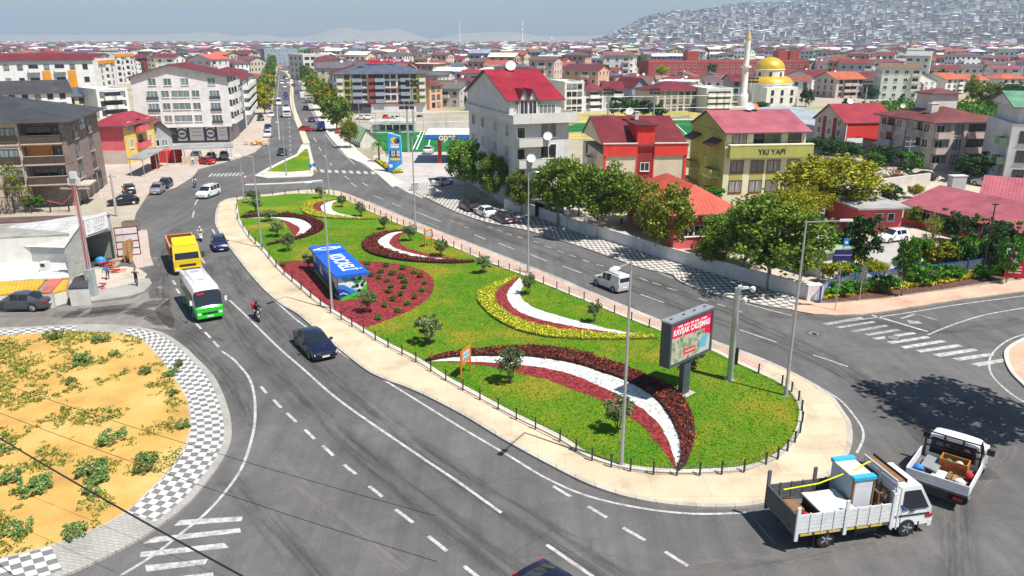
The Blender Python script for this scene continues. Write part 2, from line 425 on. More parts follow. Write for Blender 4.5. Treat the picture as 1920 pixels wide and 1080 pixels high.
# ------------------------------------------------------------------ roads
ZR=0.02;ZM=0.026
sheet('road',[(-900,1900),(2900,1900),(2600,520),(1920,545),(1500,545),(1240,500),(1050,440),(860,380),(745,345),(700,322),(640,282),(600,232),(578,196),(560,150),(553,118),(540,104),
                (532,104),(521,128),(517,150),(513,184),(511,215),(500,255),(470,286),(420,300),(300,330),(255,400),(240,470),(200,530),(-100,560),(-1500,560)],ZR,ASPH)
sheet('side_street',[(-400,570),(0,575),(120,574),(250,560),(300,535),(318,560),(330,620),(250,612),(100,612),(0,616),(-400,625)],ZR+0.003,ASPH_NEW)
# pavement blocks (raised) on both sides
def block(name,pxs,mat,z=0.14,kind='structure',kerb=True):
    o=sheet(name,pxs,z,mat,z0=0.0,side=KERB,kind=kind);return o
# left side: strip between the buildings and the main road
block('pavement',[(205,395),(255,372),(330,352),(362,332),(372,318),(440,300),(478,286),(505,262),(508,240),(505,180),(480,180),(430,262),(300,282),(180,330)],PAVEL,0.06)
block('pavement',[(240,432),(276,432),(282,480),(288,498),(256,504),(240,470)],PAVEL,0.10)
block('workshop_yard',[(140,560),(232,545),(262,536),(276,515),(262,505),(235,500),(180,505),(130,530)],YARD,0.05)
block('pavement',[(98,566),(170,566),(240,557),(272,547),(285,533),(280,524),(262,524),(240,535),(200,543),(140,549),(98,552)],GREYP,0.13)
# right of the boulevard: corner by the filling station, then the long checkered pavement
block('pavement',[(584,196),(600,232),(620,260),(652,296),(684,309),(712,331),(735,352),(760,344),(735,330),(700,305),(672,284),(648,255),(625,225),(600,190)],LIGHTC,0.12)
block('forecourt',[(735,345),(765,362),(790,372),(838,352),(900,340),(905,286),(745,286),(700,292),(700,305)],concrete('forecourt_paving',(0.47,0.43,0.40)),0.08)
RK=[(770,352),(787,367),(805,374),(850,396),(905,416),(948,425),(992,434),(1042,449),(1105,469),(1160,489),(1200,503),(1240,512),(1262,517),(1276,529),(1325,549),(1425,573),(1490,583),(1530,590)]
RW=[(800,344),(830,352),(850,362),(880,376),(905,384),(940,392),(985,403),(1028,417),(1077,436),(1120,449),(1160,461),(1210,477),(1243,488),(1280,499),(1332,514),(1435,543),(1500,562),(1530,570)]
uvstrip('checkered_pavement',RW,RK,0.14,CHK2,1,z0=0.0,side=KERB,n=70)
mb=MB();wall_strip(mb,line3(RK,0),0.16,0.0,0.15,KERB);tag(mb.build('kerb'),kind='structure')
block('pavement',[(1497,562),(1530,571),(1560,571),(1660,562),(1760,548),(1840,538),(1990,515),(1990,540),(1920,548),(1815,562),(1740,573),(1665,585),(1615,592),(1565,593),(1525,591),(1485,584)],PINKR,0.147)
block('flower_border',[(1525,567),(1545,545),(1700,520),(1810,502),(1905,490),(1990,480),(1990,512),(1920,520),(1840,534),(1760,546),(1660,560),(1565,569)],SOIL,0.17)
block('car_park',[(1560,540),(1640,452),(1800,455),(2100,480),(2100,500),(1810,500),(1700,517)],concrete('car_park_paving',(0.42,0.40,0.37)),0.05)
block('pavement',[(1886,668),(1893,654),(1912,642),(2050,600),(2200,900),(2000,790),(1925,725),(1896,695)],PINKR,0.14)
mb=MB();wall_strip(mb,line3([(2040,603),(1950,627),(1912,642),(1893,654),(1886,668),(1896,697),(1925,728),(2000,795)],0),0.3,0,0.16,LIGHTC);tag(mb.build('kerb'),kind='structure')
# ------------------------------------------------------------------ sandy lot with its checkered pavement
LI=[(-260,636),(0,632),(144,624),(236,630),(262,638),(284,656),(308,685),(332,719),(351,753),(357,791),(354,825),(337,858),(308,897),(270,935),(236,965),(178,997),(96,1028),(0,1052),(-140,1085)]
LO=[(-260,622),(0,619),(144,613),(241,616),(298,627),(337,651),(366,678),(395,709),(414,748),(426,791),(426,830),(409,868),(380,907),(347,945),(298,984),(241,1020),(120,1078),(0,1112),(-140,1145)]
sheet('sandy_lot',LI+[(-500,1100),(-900,900),(-500,640)],0.16,DIRT,z0=0.0)
uvstrip('lot_pavement',LI[:3],LO[:3],0.14,CHK,1,z0=0.0,side=KERB,n=24)
uvstrip('lot_pavement',LI[2:4],LO[2:4],0.14,GREYP,1,z0=0.0,side=KERB,n=10)
uvstrip('lot_pavement',LI[3:15],LO[3:15],0.14,CHK,1,z0=0.0,side=KERB,n=60)
uvstrip('lot_pavement',LI[14:17],LO[14:17],0.139,GREYP,1,z0=0.0,side=KERB,n=14)
uvstrip('lot_pavement',LI[16:],LO[16:],0.14,CHK,1,z0=0.0,side=KERB,n=20)
mb=MB();wall_strip(mb,line3(LO,0),0.45,0.0,0.15,GREYP);wall_strip(mb,line3(LI,0),0.12,0.0,0.17,KERB);tag(mb.build('kerb'),kind='structure')
# ------------------------------------------------------------------ traffic island: pavement, lawn, beds
IO=[(418,378),(409,392),(406,405),(407,425),(425,455),(455,495),(490,537),(527,570),(560,590),(600,624),(640,657),(700,702),(780,734),(864,776),(949,827),(1050,882),(1120,915),(1200,938),(1290,950),(1380,951),
      (1450,940),(1510,917),(1560,885),(1585,855),(1593,825),(1590,795),(1578,776),(1560,750),(1540,736),(1500,711),(1425,676),(1325,640),(1232,603),(1160,573),(1100,549),(1055,529),(990,503),(880,459),(780,420),(680,377),(640,362),(610,357),(560,359),(500,366),(450,371)]
II=[(444,378),(444,394),(448,414),(467,445),(492,469),(525,508),(560,538),(600,571),(662,611),(720,646),(780,677),(836,713),(878,736),(960,781),(1050,826),(1106,861),(1182,882),(1269,890),(1350,888),(1400,883),(1436,871),(1472,849),(1496,815),
      (1503,775),(1492,748),(1466,724),(1422,702),(1376,681),(1332,659),(1217,615),(1184,602),(1152,589),(1067,554),(975,516),(916,494),(851,466),(781,436),(702,402),(657,380),(626,368),(560,365),(511,369),(470,373)]
sm=smoothpts([G(*p)for p in IO],4,True)
sheet('island_pavement',sm,0.15,BEIGE,z0=0.0,side=KERB,world=True)
smI=smoothpts([G(*p)for p in II],4,True)
# pink paver band along the right edge, between the kerb and the railing
RI_o=IO[30:42];RI_i=[(1422,704),(1376,683),(1332,661),(1217,617),(1184,604),(1152,591),(1067,556),(975,518),(916,496),(851,468),(781,438),(702,404),(657,382),(630,370)]
uvstrip('paver_band',RI_i,[(1440,681),(1425,675),(1325,639),(1232,602),(1160,572),(1100,548),(1055,528),(990,502),(880,458),(780,419),(680,377),(645,364)],0.156,PINKP,1,n=50)
sheet('island_lawn',smI,0.22,GRASS,z0=0.1,side=KERB,world=True,kind='stuff')
mb=MB();wall_strip(mb,smI+[smI[0]],0.36,0.12,0.25,LIGHTC);tag(mb.build('kerb'),kind='structure')
mb=MB();o2=smoothpts([G(*p)for p in IO],4,True);wall_strip(mb,o2+[o2[0]],0.3,0.0,0.158,KERB);tag(mb.build('kerb'),kind='structure')
C2=lambda L:[(400+x/4,340+y/4)for x,y in L]
C3=lambda L:[(680+x/4,340+y/4)for x,y in L]
C7=lambda L:[(780+x/3.556,600+y/3.556)for x,y in L]
def crescent(name,outer,inner,z,mat,kind='stuff',world=True):
    jr=random.Random(len(outer)+int(z*1000))
    """area between two lines that run side by side"""
    a=resample(smoothpts([G(*p)for p in outer],5),48);b=resample(smoothpts([G(*p)for p in inner],5),48)
    for L_ in(a,b):
        for v in L_[1:-1]:v.x+=jr.gauss(0,.035);v.y+=jr.gauss(0,.035)
    mb=MB()
    for i in range(47):
        q=[(b[i].x,b[i].y,z),(b[i+1].x,b[i+1].y,z),(a[i+1].x,a[i+1].y,z),(a[i].x,a[i].y,z)]
        n=(Vector(q[1])-Vector(q[0])).cross(Vector(q[3])-Vector(q[0])).z+(Vector(q[2])-Vector(q[1])).cross(Vector(q[3])-Vector(q[1])).z
        mb.face(q if n>=0 else q[::-1],mat)
    tag(mb.build(name),kind=kind);return[(p.x,p.y)for p in a],[(p.x,p.y)for p in b]
HEDGES=[] # (outer, inner, look) filled with leaves later
A1=C2([(940,145),(850,145),(740,165),(672,198),(662,228),(700,262),(800,286),(950,297),(1100,301),(1222,301)])
A2=C2([(935,149),(840,166),(770,184),(744,207),(762,234),(830,258),(930,278),(1050,290),(1130,296),(1222,300)])
A3=C2([(932,151),(860,166),(815,190),(808,212),(830,244),(900,268),(1000,281),(1080,288),(1150,294),(1222,299)])
A4=C2([(945,153),(905,170),(885,195),(888,215),(905,234),(960,256),(1050,274),(1120,286),(1170,292),(1222,298)])
HEDGES.append((A1,A2,'yellow'));crescent('red_mulch',A2,A3,0.236,MULCH);crescent('white_gravel',A3,A4,0.240,WHITEG)
B1=C2([(205,284),(300,266),(430,264),(600,264),(720,288),(812,322),(835,352),(800,392),(700,432),(560,467),(400,497)])
B2=C2([(255,289),(350,283),(450,281),(620,290),(705,318),(740,352),(732,382),(665,424),(590,445),(510,467),(402,494)])
B3=C2([(260,290),(360,287),(450,287),(528,303),(590,326),(640,356),(645,388),(608,428),(560,444),(500,466),(402,496)])
B4=C2([(520,303),(526,312),(535,325),(550,340),(565,360),(578,380),(590,400),(598,415),(604,424),(606,426),(607,428)])
HEDGES.append((B1,B2,'dark'));crescent('white_gravel',B2,B3,0.240,WHITEG);crescent('red_mulch',B3[3:8],B4,0.236,MULCH)
sheet('flower_border',[C2([p])[0]for p in[(500,470),(410,492),(400,499),(480,482),(570,462)]],0.236,MULCH,kind='stuff')
K1=C3([(316,386),(200,396),(80,422),(8,470),(0,515),(60,560),(180,594),(330,617),(530,630),(700,632),(840,624)])
K2=C3([(314,389),(220,398),(140,436),(110,480),(150,520),(260,560),(380,590),(500,604),(600,612),(720,618),(838,621)])
K3=C3([(315,393),(252,408),(208,448),(204,486),(262,522),(340,546),(430,568),(520,584),(620,596),(720,608),(836,619)])
K4=C3([(312,401),(286,428),(274,452),(280,474),(318,505),(380,530),(450,550),(540,568),(640,584),(740,600),(835,617)])
HEDGES.append((K1,K2,'dark'));crescent('white_gravel',K2,K3,0.240,WHITEG);crescent('red_mulch',K3,K4,0.236,MULCH)
D1=[(972,521),(942,532),(912,545),(897,556),(896,570),(912,590),(935,608),(970,625),(1020,637),(1080,642),(1150,643),(1232,641)]
D2=[(972,523),(950,537),(932,549),(927,562),(934,578),(957,598),(1000,615),(1050,624),(1090,629),(1130,632),(1170,634),(1226,636)]
D3=[(974,525),(960,540),(951,554),(954,570),(972,588),(1010,603),(1060,614),(1100,621),(1140,627),(1170,631),(1195,633),(1222,635)]
D4=[(981,527),(983,538),(977,548),(976,560),(984,570),(1010,585),(1060,600),(1100,611),(1140,621),(1170,627),(1195,631),(1220,634)]
HEDGES.append((D1,D2,'yellow'));crescent('red_mulch',D2,D3,0.236,MULCH);crescent('white_gravel',D3,D4,0.240,WHITEG)
E1=C7([(60,296),(160,260),(300,235),(550,213),(750,200),(950,215),(1100,245),(1250,290),(1400,340),(1530,400),(1650,448),(1750,515),(1820,620),(1857,780),(1832,900),(1795,990),(1752,1036)])
E2=C7([(100,294),(200,275),(330,263),(560,260),(700,262),(850,274),(1000,300),(1130,332),(1250,373),(1370,415),(1500,478),(1600,550),(1690,665),(1755,800),(1772,890),(1765,960),(1748,1030)])
E3=C7([(100,295),(250,293),(400,297),(550,304),(680,316),(820,332),(950,356),(1070,392),(1180,440),(1290,490),(1400,545),(1510,615),(1610,708),(1675,815),(1708,910),(1728,970),(1745,1026)])
E4=C7([(140,299),(260,302),(370,310),(480,326),(600,350),(720,380),(850,412),(960,448),(1060,492),(1180,530),(1300,590),(1420,670),(1530,750),(1610,850),(1670,930),(1705,980),(1740,1026)])
HEDGES.append((E1,E2,'dark'));crescent('white_gravel',E2,E3,0.240,WHITEG);crescent('red_mulch',E3,E4,0.236,MULCH)
F1=C2([(490,622),(600,612),(760,611),(900,612),(1110,611),(1300,624),(1450,648),(1570,682),(1640,738),(1657,800),(1622,880),(1540,950),(1400,1020),(1260,1075),(1165,1110)])+[(692,618),(676,616),(662,609),(600,569),(560,536),(527,508)]
sheet('red_mulch',smoothpts([G(*p)for p in F1],3,True),0.236,MULCH,world=True,kind='stuff')
# small planted islet and median of the boulevard
MD=[(523,131),(536,136),(545,147),(547,163),(547,184),(550,203),(556,222),(565,244),(575,270)]
mb=MB();p=smoothpts([G(*q)for q in MD],4);wall_strip(mb,p,1.5,0.0,0.16,KERB,concrete('median_paving',(0.62,0.50,0.36)));tag(mb.build('median'),kind='structure')
block('islet_pavement',[(477,331),(500,317),(530,302),(556,290),(566,272),(580,272),(587,300),(594,322),(584,332),(540,334),(500,335)],LIGHTC,0.15)
sheet('islet_lawn',[(500,323),(530,307),(558,294),(572,281),(577,281),(581,300),(583,321),(545,324)],0.21,GRASS,z0=0.1,side=KERB,kind='stuff')
mb=MB();wall_strip(mb,line3([(460,347),(500,346),(560,343),(604,339)],0),0.9,0.0,0.13,LIGHTC);tag(mb.build('divider_kerb'),kind='structure')
# ------------------------------------------------------------------ road markings
mk=MB();mf=MB();my=MB()
def stripe(pxs,wd,m=None,mat=None,n=4):ribbon(m or mk,line3(pxs,0,n),wd,ZM,mat or MARK)
def dash(a,b,wd=0.14,m=None,mat=None):ribbon(m or mk,[G(*a),G(*b)],wd,ZM,mat or MARK)
def quad(pxs,m=None,mat=None):
    q=[(*G(*p).xy,ZM+0.004)for p in pxs]
    if(Vector(q[1])-Vector(q[0])).cross(Vector(q[2])-Vector(q[0])).z<0:q.reverse()
    (m or mk).face(q,mat or MARK)
stripe([(407,402),(412,425),(425,447),(450,487),(482,527),(512,560),(550,595),(575,614),(637,660),(680,688),(780,750),(864,802),(949,852),(1022,896),(1100,930),(1200,953),(1300,964),(1400,962)],0.16)
stripe([(1606,850),(1618,825),(1617,805),(1605,785),(1582,757),(1558,739),(1500,706),(1425,671),(1325,634),(1232,598),(1100,544),(1055,524),(990,498),(880,455),(780,416),(690,377)],0.14)
stripe([(430,563),(460,591),(520,650),(566,690),(640,754),(780,851),(853,900),(940,962)],0.18)
dash((1025,1022),(1112,1082),0.2)
for a,b in[((489,725),(500,738)),((513,750),(527,765)),((538,775),(556,792)),((572,806),(590,824)),((605,836),(625,855)),((645,872),(668,890)),((692,912),(717,932)),((742,956),(775,981)),((803,1006),(838,1034)),((870,1062),(898,1084)),
             ((1037,912),(1070,932)),((1102,950),(1138,971)),((1168,990),(1210,1014)),((1247,1035),(1290,1062)),((367,606),(377,617)),((384,623),(395,634)),((400,640),(410,651)),((324,526),(329,534)),((331,542),(337,551)),
             ((365,385),(373,370)),((361,408),(364,396)),((377,484),(384,494)),((398,430),(404,440))]:dash(a,b,0.2)
stripe([(416,659),(435,672),(448,685),(467,709),(477,743),(478,791),(469,834),(453,878),(424,921),(385,964),(337,1003),(289,1041),(226,1080)],0.17)
for a,b in[((779,397),(827,416)),((889,440),(911,449)),((935,456),(965,468)),((994,477),(1025,490)),((1054,499),(1090,512)),((1201,552),(1245,568)),((1387,619),(1456,642)),((1525,666),(1590,688)),((735,381),(752,388)),((700,367),(718,374))]:dash(a,b,0.16)
for a,b in[((915,425),(924,428)),((932,431),(941,434)),((950,438),(960,441)),((970,444),(980,447)),((1000,452),(1012,456)),((1021,461),(1035,466)),((1045,470),(1057,474)),((1068,478),(1080,482)),((1092,487),(1105,492)),((1118,496),(1132,500)),((1199,521),(1214,527)),((1224,530),(1239,535)),((1251,540),(1270,545)),((1309,559),(1327,565)),((1344,570),(1360,575)),((1376,581),(1392,586))]:dash(a,b,0.13)
stripe([(1176,493),(1212,503),(1262,522)],0.15);stripe([(1397,569),(1440,581),(1485,592)],0.15);stripe([(1580,604),(1640,596),(1720,584),(1800,571),(1920,555)],0.15)
dash((841,412),(870,422),0.16,my,MARKY);dash((800,417),(825,427),0.16,my,MARKY)
for q in[[(325,987),(338,976),(455,969),(453,978)],[(266,1021),(290,1008),(450,991),(452,999)],[(262,1046),(264,1036),(420,1019),(430,1028)],[(272,1061),(275,1073),(385,1059),(390,1049)],[(280,1088),(290,1100),(400,1084),(400,1074)],
          ]:quad(q)
X5=lambda L:[(1440+x/4,400+y/4)for x,y in L]
for q in[[(890,965),(935,981),(1218,936),(1190,922)],[(993,1000),(1030,1018),(1338,966),(1300,952)],[(1108,1030),(1150,1046),(1462,1000),(1420,983)],[(1230,1060),(1290,1080),(1578,1031),(1540,1015)],[(1380,1090),(1440,1108),(1700,1068),(1660,1050)],[(1520,1130),(1580,1150),(1830,1105),(1790,1088)],
          [(780,938),(820,950),(1118,906),(1080,893)]]:quad(X5(q))
for q in[[(400,830),(450,840),(720,790),(690,778)],[(500,855),(540,864),(815,820),(780,810)],[(620,883),(660,893),(910,848),(870,838)],[(720,908),(760,920),(1000,880),(960,870)],[(985,790),(1010,793),(1105,765),(1095,752)],[(1040,800),(1060,830),(1160,830),(1130,812)],[(1095,752),(1120,758),(1290,806),(1240,800)],
          ]:quad(X5(q),mf,MARKF)
for q in X5([(780,765),(1195,888)]),:dash(q[0],q[1],0.28)
stripe([(1740,628),(1790,608),(1850,590),(1925,577)],0.15)
stripe([(1960,618),(1905,632),(1876,648),(1858,668),(1855,690),(1866,712),(1900,742),(1940,765)],0.14)
for i in range(9):
    x=599+i*13.6;y=318+i*0.55;quad([(x,y),(x+7,y),(x+10.5,y+5.2),(x+3,y+5.4)])
for i in range(9):
    x=390+i*7.2;y=331.5-i*0.2;quad([(x,y),(x+4,y),(x+10,y-6.2),(x+6.4,y-6.0)])
stripe([(524,262),(522,235),(520,205),(521,170),(524,140)],0.2);stripe([(594,228),(580,200),(569,174),(560,150)],0.2);stripe([(596,232),(618,262),(640,285),(665,308)],0.18)
stripe([(563,245),(554,222),(549,203),(546.5,184)],0.15,n=3)
for i in range(12):
    y=300-i*8.5;a=(540.5-i*0.55,y);dash((541+(y-200)*0.045,y),(541+(y-204)*0.045,y-3.5),0.18)
for(a,b)in[((622,310),(618,305)),((612,297),(607,291)),((602,283),(598,276)),((593,266),(588,258)),((583,246),(579,238)),((575,228),(572,222)),((655,337),(646,330)),((668,350),(658,343)),((690,349),(680,343))]:dash(a,b,0.2)
dash((548,184),(568,185),0.25);dash((551,197),(578,198),0.25)
tag(mk.build('road_markings'),kind='structure');tag(mf.build('faded_road_markings'),kind='structure');tag(my.build('orange_road_markings'),kind='structure')
mb=MB();IRON=M('manhole_iron',(0.10,0.09,0.085),0.6,0.3,8)
for x,y,r in[(1526,626,0.62),(1675,634,0.62),(874,427,0.5),(291,485,0.4),(1193,501,0.35),(1527,627,0.3),(1027,535,0.3)]:
    c=G(x,y);mb.lathe([(r,0),(r,0.012)],IRON,20,(c.x,c.y,0.024));mb.lathe([(r*0.72,0),(r*0.72,0.006)],M('manhole_ring',(0.2,0.19,0.18),0.7,0.2,8),20,(c.x,c.y,0.037))
tag(mb.build('manhole_covers'),kind='structure')

# tyre-darkened lanes, oil and rubbed streaks: stains lying on the asphalt
def stainm(name,c,amt,sc=0.5,lo=0.42,hi=0.7):
    m,nt,b,o=newmat(name);uv=N(nt,'UVMap').outputs[0];sx=N(nt,'SeparateXYZ');nt.links.new(uv,sx.inputs[0])
    e=ramp(nt,sx.outputs[1],[(0.0,(0,)*3),(0.3,(1,)*3),(0.7,(1,)*3),(1.0,(0,)*3)]);mp=N(nt,'Mapping');mp.inputs['Scale'].default_value=(0.16,5,1);nt.links.new(uv,mp.inputs[0])
    n=ramp(nt,noise(nt,sc*2,6,0.75,mp.outputs[0]),[(lo,(0,)*3),(hi,(1,)*3)]);k=mixc(nt,1.0,e,n,'MULTIPLY');g=N(nt,'Math',operation='MULTIPLY');g.inputs[1].default_value=amt;nt.links.new(k,g.inputs[0])
    tr=N(nt,'BsdfTransparent');mx=N(nt,'MixShader');nt.links.new(g.outputs[0],mx.inputs[0]);nt.links.new(tr.outputs[0],mx.inputs[1]);nt.links.new(b.outputs[0],mx.inputs[2]);nt.links.new(mx.outputs[0],o.inputs[0]);b.inputs['Base Color'].default_value=(*c,1);b.inputs['Roughness'].default_value=0.8;return m
DK=stainm('dark_tyre_stain',(0.04,0.039,0.04),0.5);LT=stainm('pale_dust_streak',(0.36,0.33,0.30),0.5,0.8,0.46,0.72)
def stain(pxs,wd,m):
    P=line3(pxs,0,6);mb=MB();s=0
    for i in range(len(P)-1):
        d0=(P[min(i+1,len(P)-1)]-P[max(0,i-1)]).normalized();d1=(P[min(i+2,len(P)-1)]-P[i]).normalized();n0=Vector((-d0.y,d0.x,0))*wd/2;n1=Vector((-d1.y,d1.x,0))*wd/2;L=(P[i+1]-P[i]).length;z=Vector((0,0,0.023))
        mb.face([P[i]-n0+z,P[i+1]-n1+z,P[i+1]+n1+z,P[i]+n0+z],m,[(s,0),(s+L,0),(s+L,1),(s,1)]);s+=L
    tag(mb.build('road_stain'),kind='structure')
stain([(420,480),(455,540),(520,610),(600,690),(700,775),(820,868),(960,960),(1120,1060),(1200,1110)],2.6,DK);stain([(380,470),(400,540),(440,610),(520,700),(620,800),(760,920),(920,1040),(1000,1100)],2.4,DK)
stain([(730,365),(850,410),(980,460),(1120,515),(1260,570),(1420,630),(1560,690),(1700,790),(1780,900),(1800,1100)],2.2,DK);stain([(800,370),(950,432),(1100,490),(1250,540),(1400,600),(1600,700),(1850,900)],2.0,DK)
stain([(1440,590),(1600,600),(1750,620),(1920,600)],2.4,DK);stain([(330,430),(300,520),(330,600),(420,640)],2.2,DK);stain([(0,592),(150,590),(280,590),(420,700),(470,800)],1.8,DK)
for k in range(5):stain([(1380-k*40,1075),(1560,1050-k*8),(1740,985-k*16),(1850,900-k*18),(1925,800-k*10)],1.1,LT)
stain([(1150,520),(1330,590),(1500,640),(1700,660),(1920,660)],1.2,LT);stain([(500,850),(620,960),(760,1070)],1.6,LT);stain([(430,900),(520,1000),(600,1090)],1.8,DK);stain([(360,560),(250,575),(100,590)],2.0,LT)
# ------------------------------------------------------------------ foliage
def leafmat(name,dark,mid,lite,trans=0.25):
    m,nt,b,o=newmat(name)
    gi=N(nt,'NewGeometry');oi=N(nt,'ObjectInfo')
    r=ramp(nt,gi.outputs['Random Per Island'],[(0.0,dark),(0.45,mid),(0.8,lite),(1.0,tuple(min(1,c*1.35)for c in lite))])
    hs=N(nt,'HueSaturation');nt.links.new(r,hs.inputs['Color'])
    ma=N(nt,'MapRange');ma.inputs[3].default_value=0.485;ma.inputs[4].default_value=0.512;nt.links.new(oi.outputs['Random'],ma.inputs[0]);nt.links.new(ma.outputs[0],hs.inputs['Hue'])
    mv=N(nt,'MapRange');mv.inputs[3].default_value=0.75;mv.inputs[4].default_value=1.25;nt.links.new(oi.outputs['Random'],mv.inputs[0]);nt.links.new(mv.outputs[0],hs.inputs['Value'])
    nt.links.new(hs.outputs[0],b.inputs['Base Color']);b.inputs['Roughness'].default_value=0.55;b.inputs['Specular IOR Level'].default_value=0.25
    t=N(nt,'BsdfTranslucent');nt.links.new(hs.outputs[0],t.inputs[0]);mx=N(nt,'MixShader');mx.inputs[0].default_value=trans
    nt.links.new(b.outputs[0],mx.inputs[1]);nt.links.new(t.outputs[0],mx.inputs[2]);nt.links.new(mx.outputs[0],o.inputs[0]);return m
LF={'plane':leafmat('plane_tree_leaves',(0.045,0.10,0.012),(0.11,0.20,0.02),(0.24,0.33,0.035)),
      'yellow':leafmat('yellowing_leaves',(0.09,0.13,0.008),(0.25,0.27,0.014),(0.46,0.42,0.025)),
      'autumn':leafmat('turning_leaves',(0.06,0.11,0.012),(0.15,0.21,0.02),(0.34,0.34,0.04)),
      'green':leafmat('fresh_green_leaves',(0.025,0.10,0.01),(0.06,0.20,0.014),(0.13,0.32,0.025)),
      'dark':leafmat('dark_green_leaves',(0.012,0.04,0.008),(0.03,0.08,0.014),(0.06,0.14,0.025)),
      'olive':leafmat('olive_leaves',(0.06,0.10,0.035),(0.14,0.20,0.07),(0.28,0.34,0.16)),
      'far':leafmat('far_tree_leaves',(0.02,0.055,0.01),(0.045,0.1,0.018),(0.10,0.17,0.03)),
      'yhedge':leafmat('yellow_hedge_leaves',(0.16,0.2,0.01),(0.52,0.50,0.015),(0.80,0.72,0.05)),
      'dhedge':leafmat('dark_red_hedge_leaves',(0.05,0.008,0.008),(0.15,0.022,0.018),(0.33,0.07,0.045)),
      'weed':leafmat('weed_leaves',(0.08,0.14,0.02),(0.18,0.27,0.04),(0.42,0.42,0.09)),'wb':leafmat('weed_bush_leaves',(0.06,0.12,0.03),(0.14,0.24,0.06),(0.28,0.38,0.12))}
BARK=M('bark',(0.17,0.125,0.09),0.95,0.3,5,bmp=0.4);BARKP=M('pale_bark',(0.30,0.26,0.2),0.95,0.3,4,bmp=0.4)
def leaf(mb,c,s,r,m,flat=0.0,asp=1.0):
    n=Vector((r.gauss(0,1),r.gauss(0,1),r.gauss(0,1)+flat)).normalized();a=n.orthogonal().normalized();a.rotate(Matrix.Rotation(r.uniform(0,6.28),3,n));b=n.cross(a)
    a=a*s*0.5*asp;b=b*s*0.5
    mb.face([c-a,c-b*0.75,c+a,c+b*0.75],m)
def crown_mesh(seed,rx,rz,zc,nclump,nleaf,size,lm,shape='round',holes=0.0,flat=0.4):
    r=random.Random(seed);mb=MB();cl=[]
    for i in range(nclump):
        for _ in range(30):
            x,y,z=r.uniform(-1,1),r.uniform(-1,1),r.uniform(-1,1);d=math.sqrt(x*x+y*y+z*z)
            if 0.35<d<1:break
        k=0.72+0.28*r.random()if d>0.6 else 0.9
        if shape=='cone':k2=1.05-0.5*(z+1)/2*1.6;x*=max(0.1,k2);y*=max(0.1,k2)
        if shape=='flat' and z<-0.3:x*=0.85;y*=0.85;z*=0.6
        cl.append((Vector((x*rx*k,y*rx*k,zc+z*rz*k)),r.uniform(0.13,0.30)*rx))
    for c,cr in cl:
        for j in range(nleaf):
            q=Vector((r.gauss(0,1),r.gauss(0,1),r.gauss(0,0.75)));q=q.normalized()*cr*(r.random()**0.45)
            leaf(mb,c+q,size*r.uniform(0.6,1.35),r,lm,flat)
    return mb,cl
def tree_proto(name,seed,h,rx,zb,lm,nclump=55,nleaf=75,size=0.34,shape='round',tr=0.16,bark=BARK,lean=0.0,multi=False):
    """meshes of one tree: trunk with limbs, crown"""
    r=random.Random(seed*7+1);rz=(h-zb)/2;zc=zb+rz
    cb,cl=crown_mesh(seed,rx,rz,zc,nclump,nleaf,size,lm,shape)
    tb=MB()
    if multi:
        for k in range(4):
            a=k*1.6+r.random();p=[Vector((0.05*math.cos(a),0.05*math.sin(a),-0.1))]
            for s in range(1,5):
                t=s/4;p.append(Vector((math.cos(a+0.3*s)*rx*0.45*t,math.sin(a+0.3*s)*rx*0.45*t,zc*t)))
            tb.path(p,tr*0.8,bark,6,tr*0.3)
    else:
        p=[Vector((0,0,-0.1)),Vector((lean*0.3,0,zb*0.5)),Vector((lean*0.6+r.uniform(-.1,.1),r.uniform(-.1,.1),zb)),Vector((lean,0,zc)),Vector((lean,0.1,zc+rz*0.5))]
        tb.path(p,tr,bark,8,tr*0.35)
    st=p[2]if not multi else Vector((0,0,zc*0.4))
    for c,cr in cl[::max(1,len(cl)//11)]:
        mid=st.lerp(c,0.5)+Vector((0,0,0.15*(c-st).length));tb.path([st+(c-st)*0.02,mid,c],tr*0.42,bark,5,tr*0.1)
    return tb.mesh('trunk',smooth=60),cb.mesh('crown')
TP={}
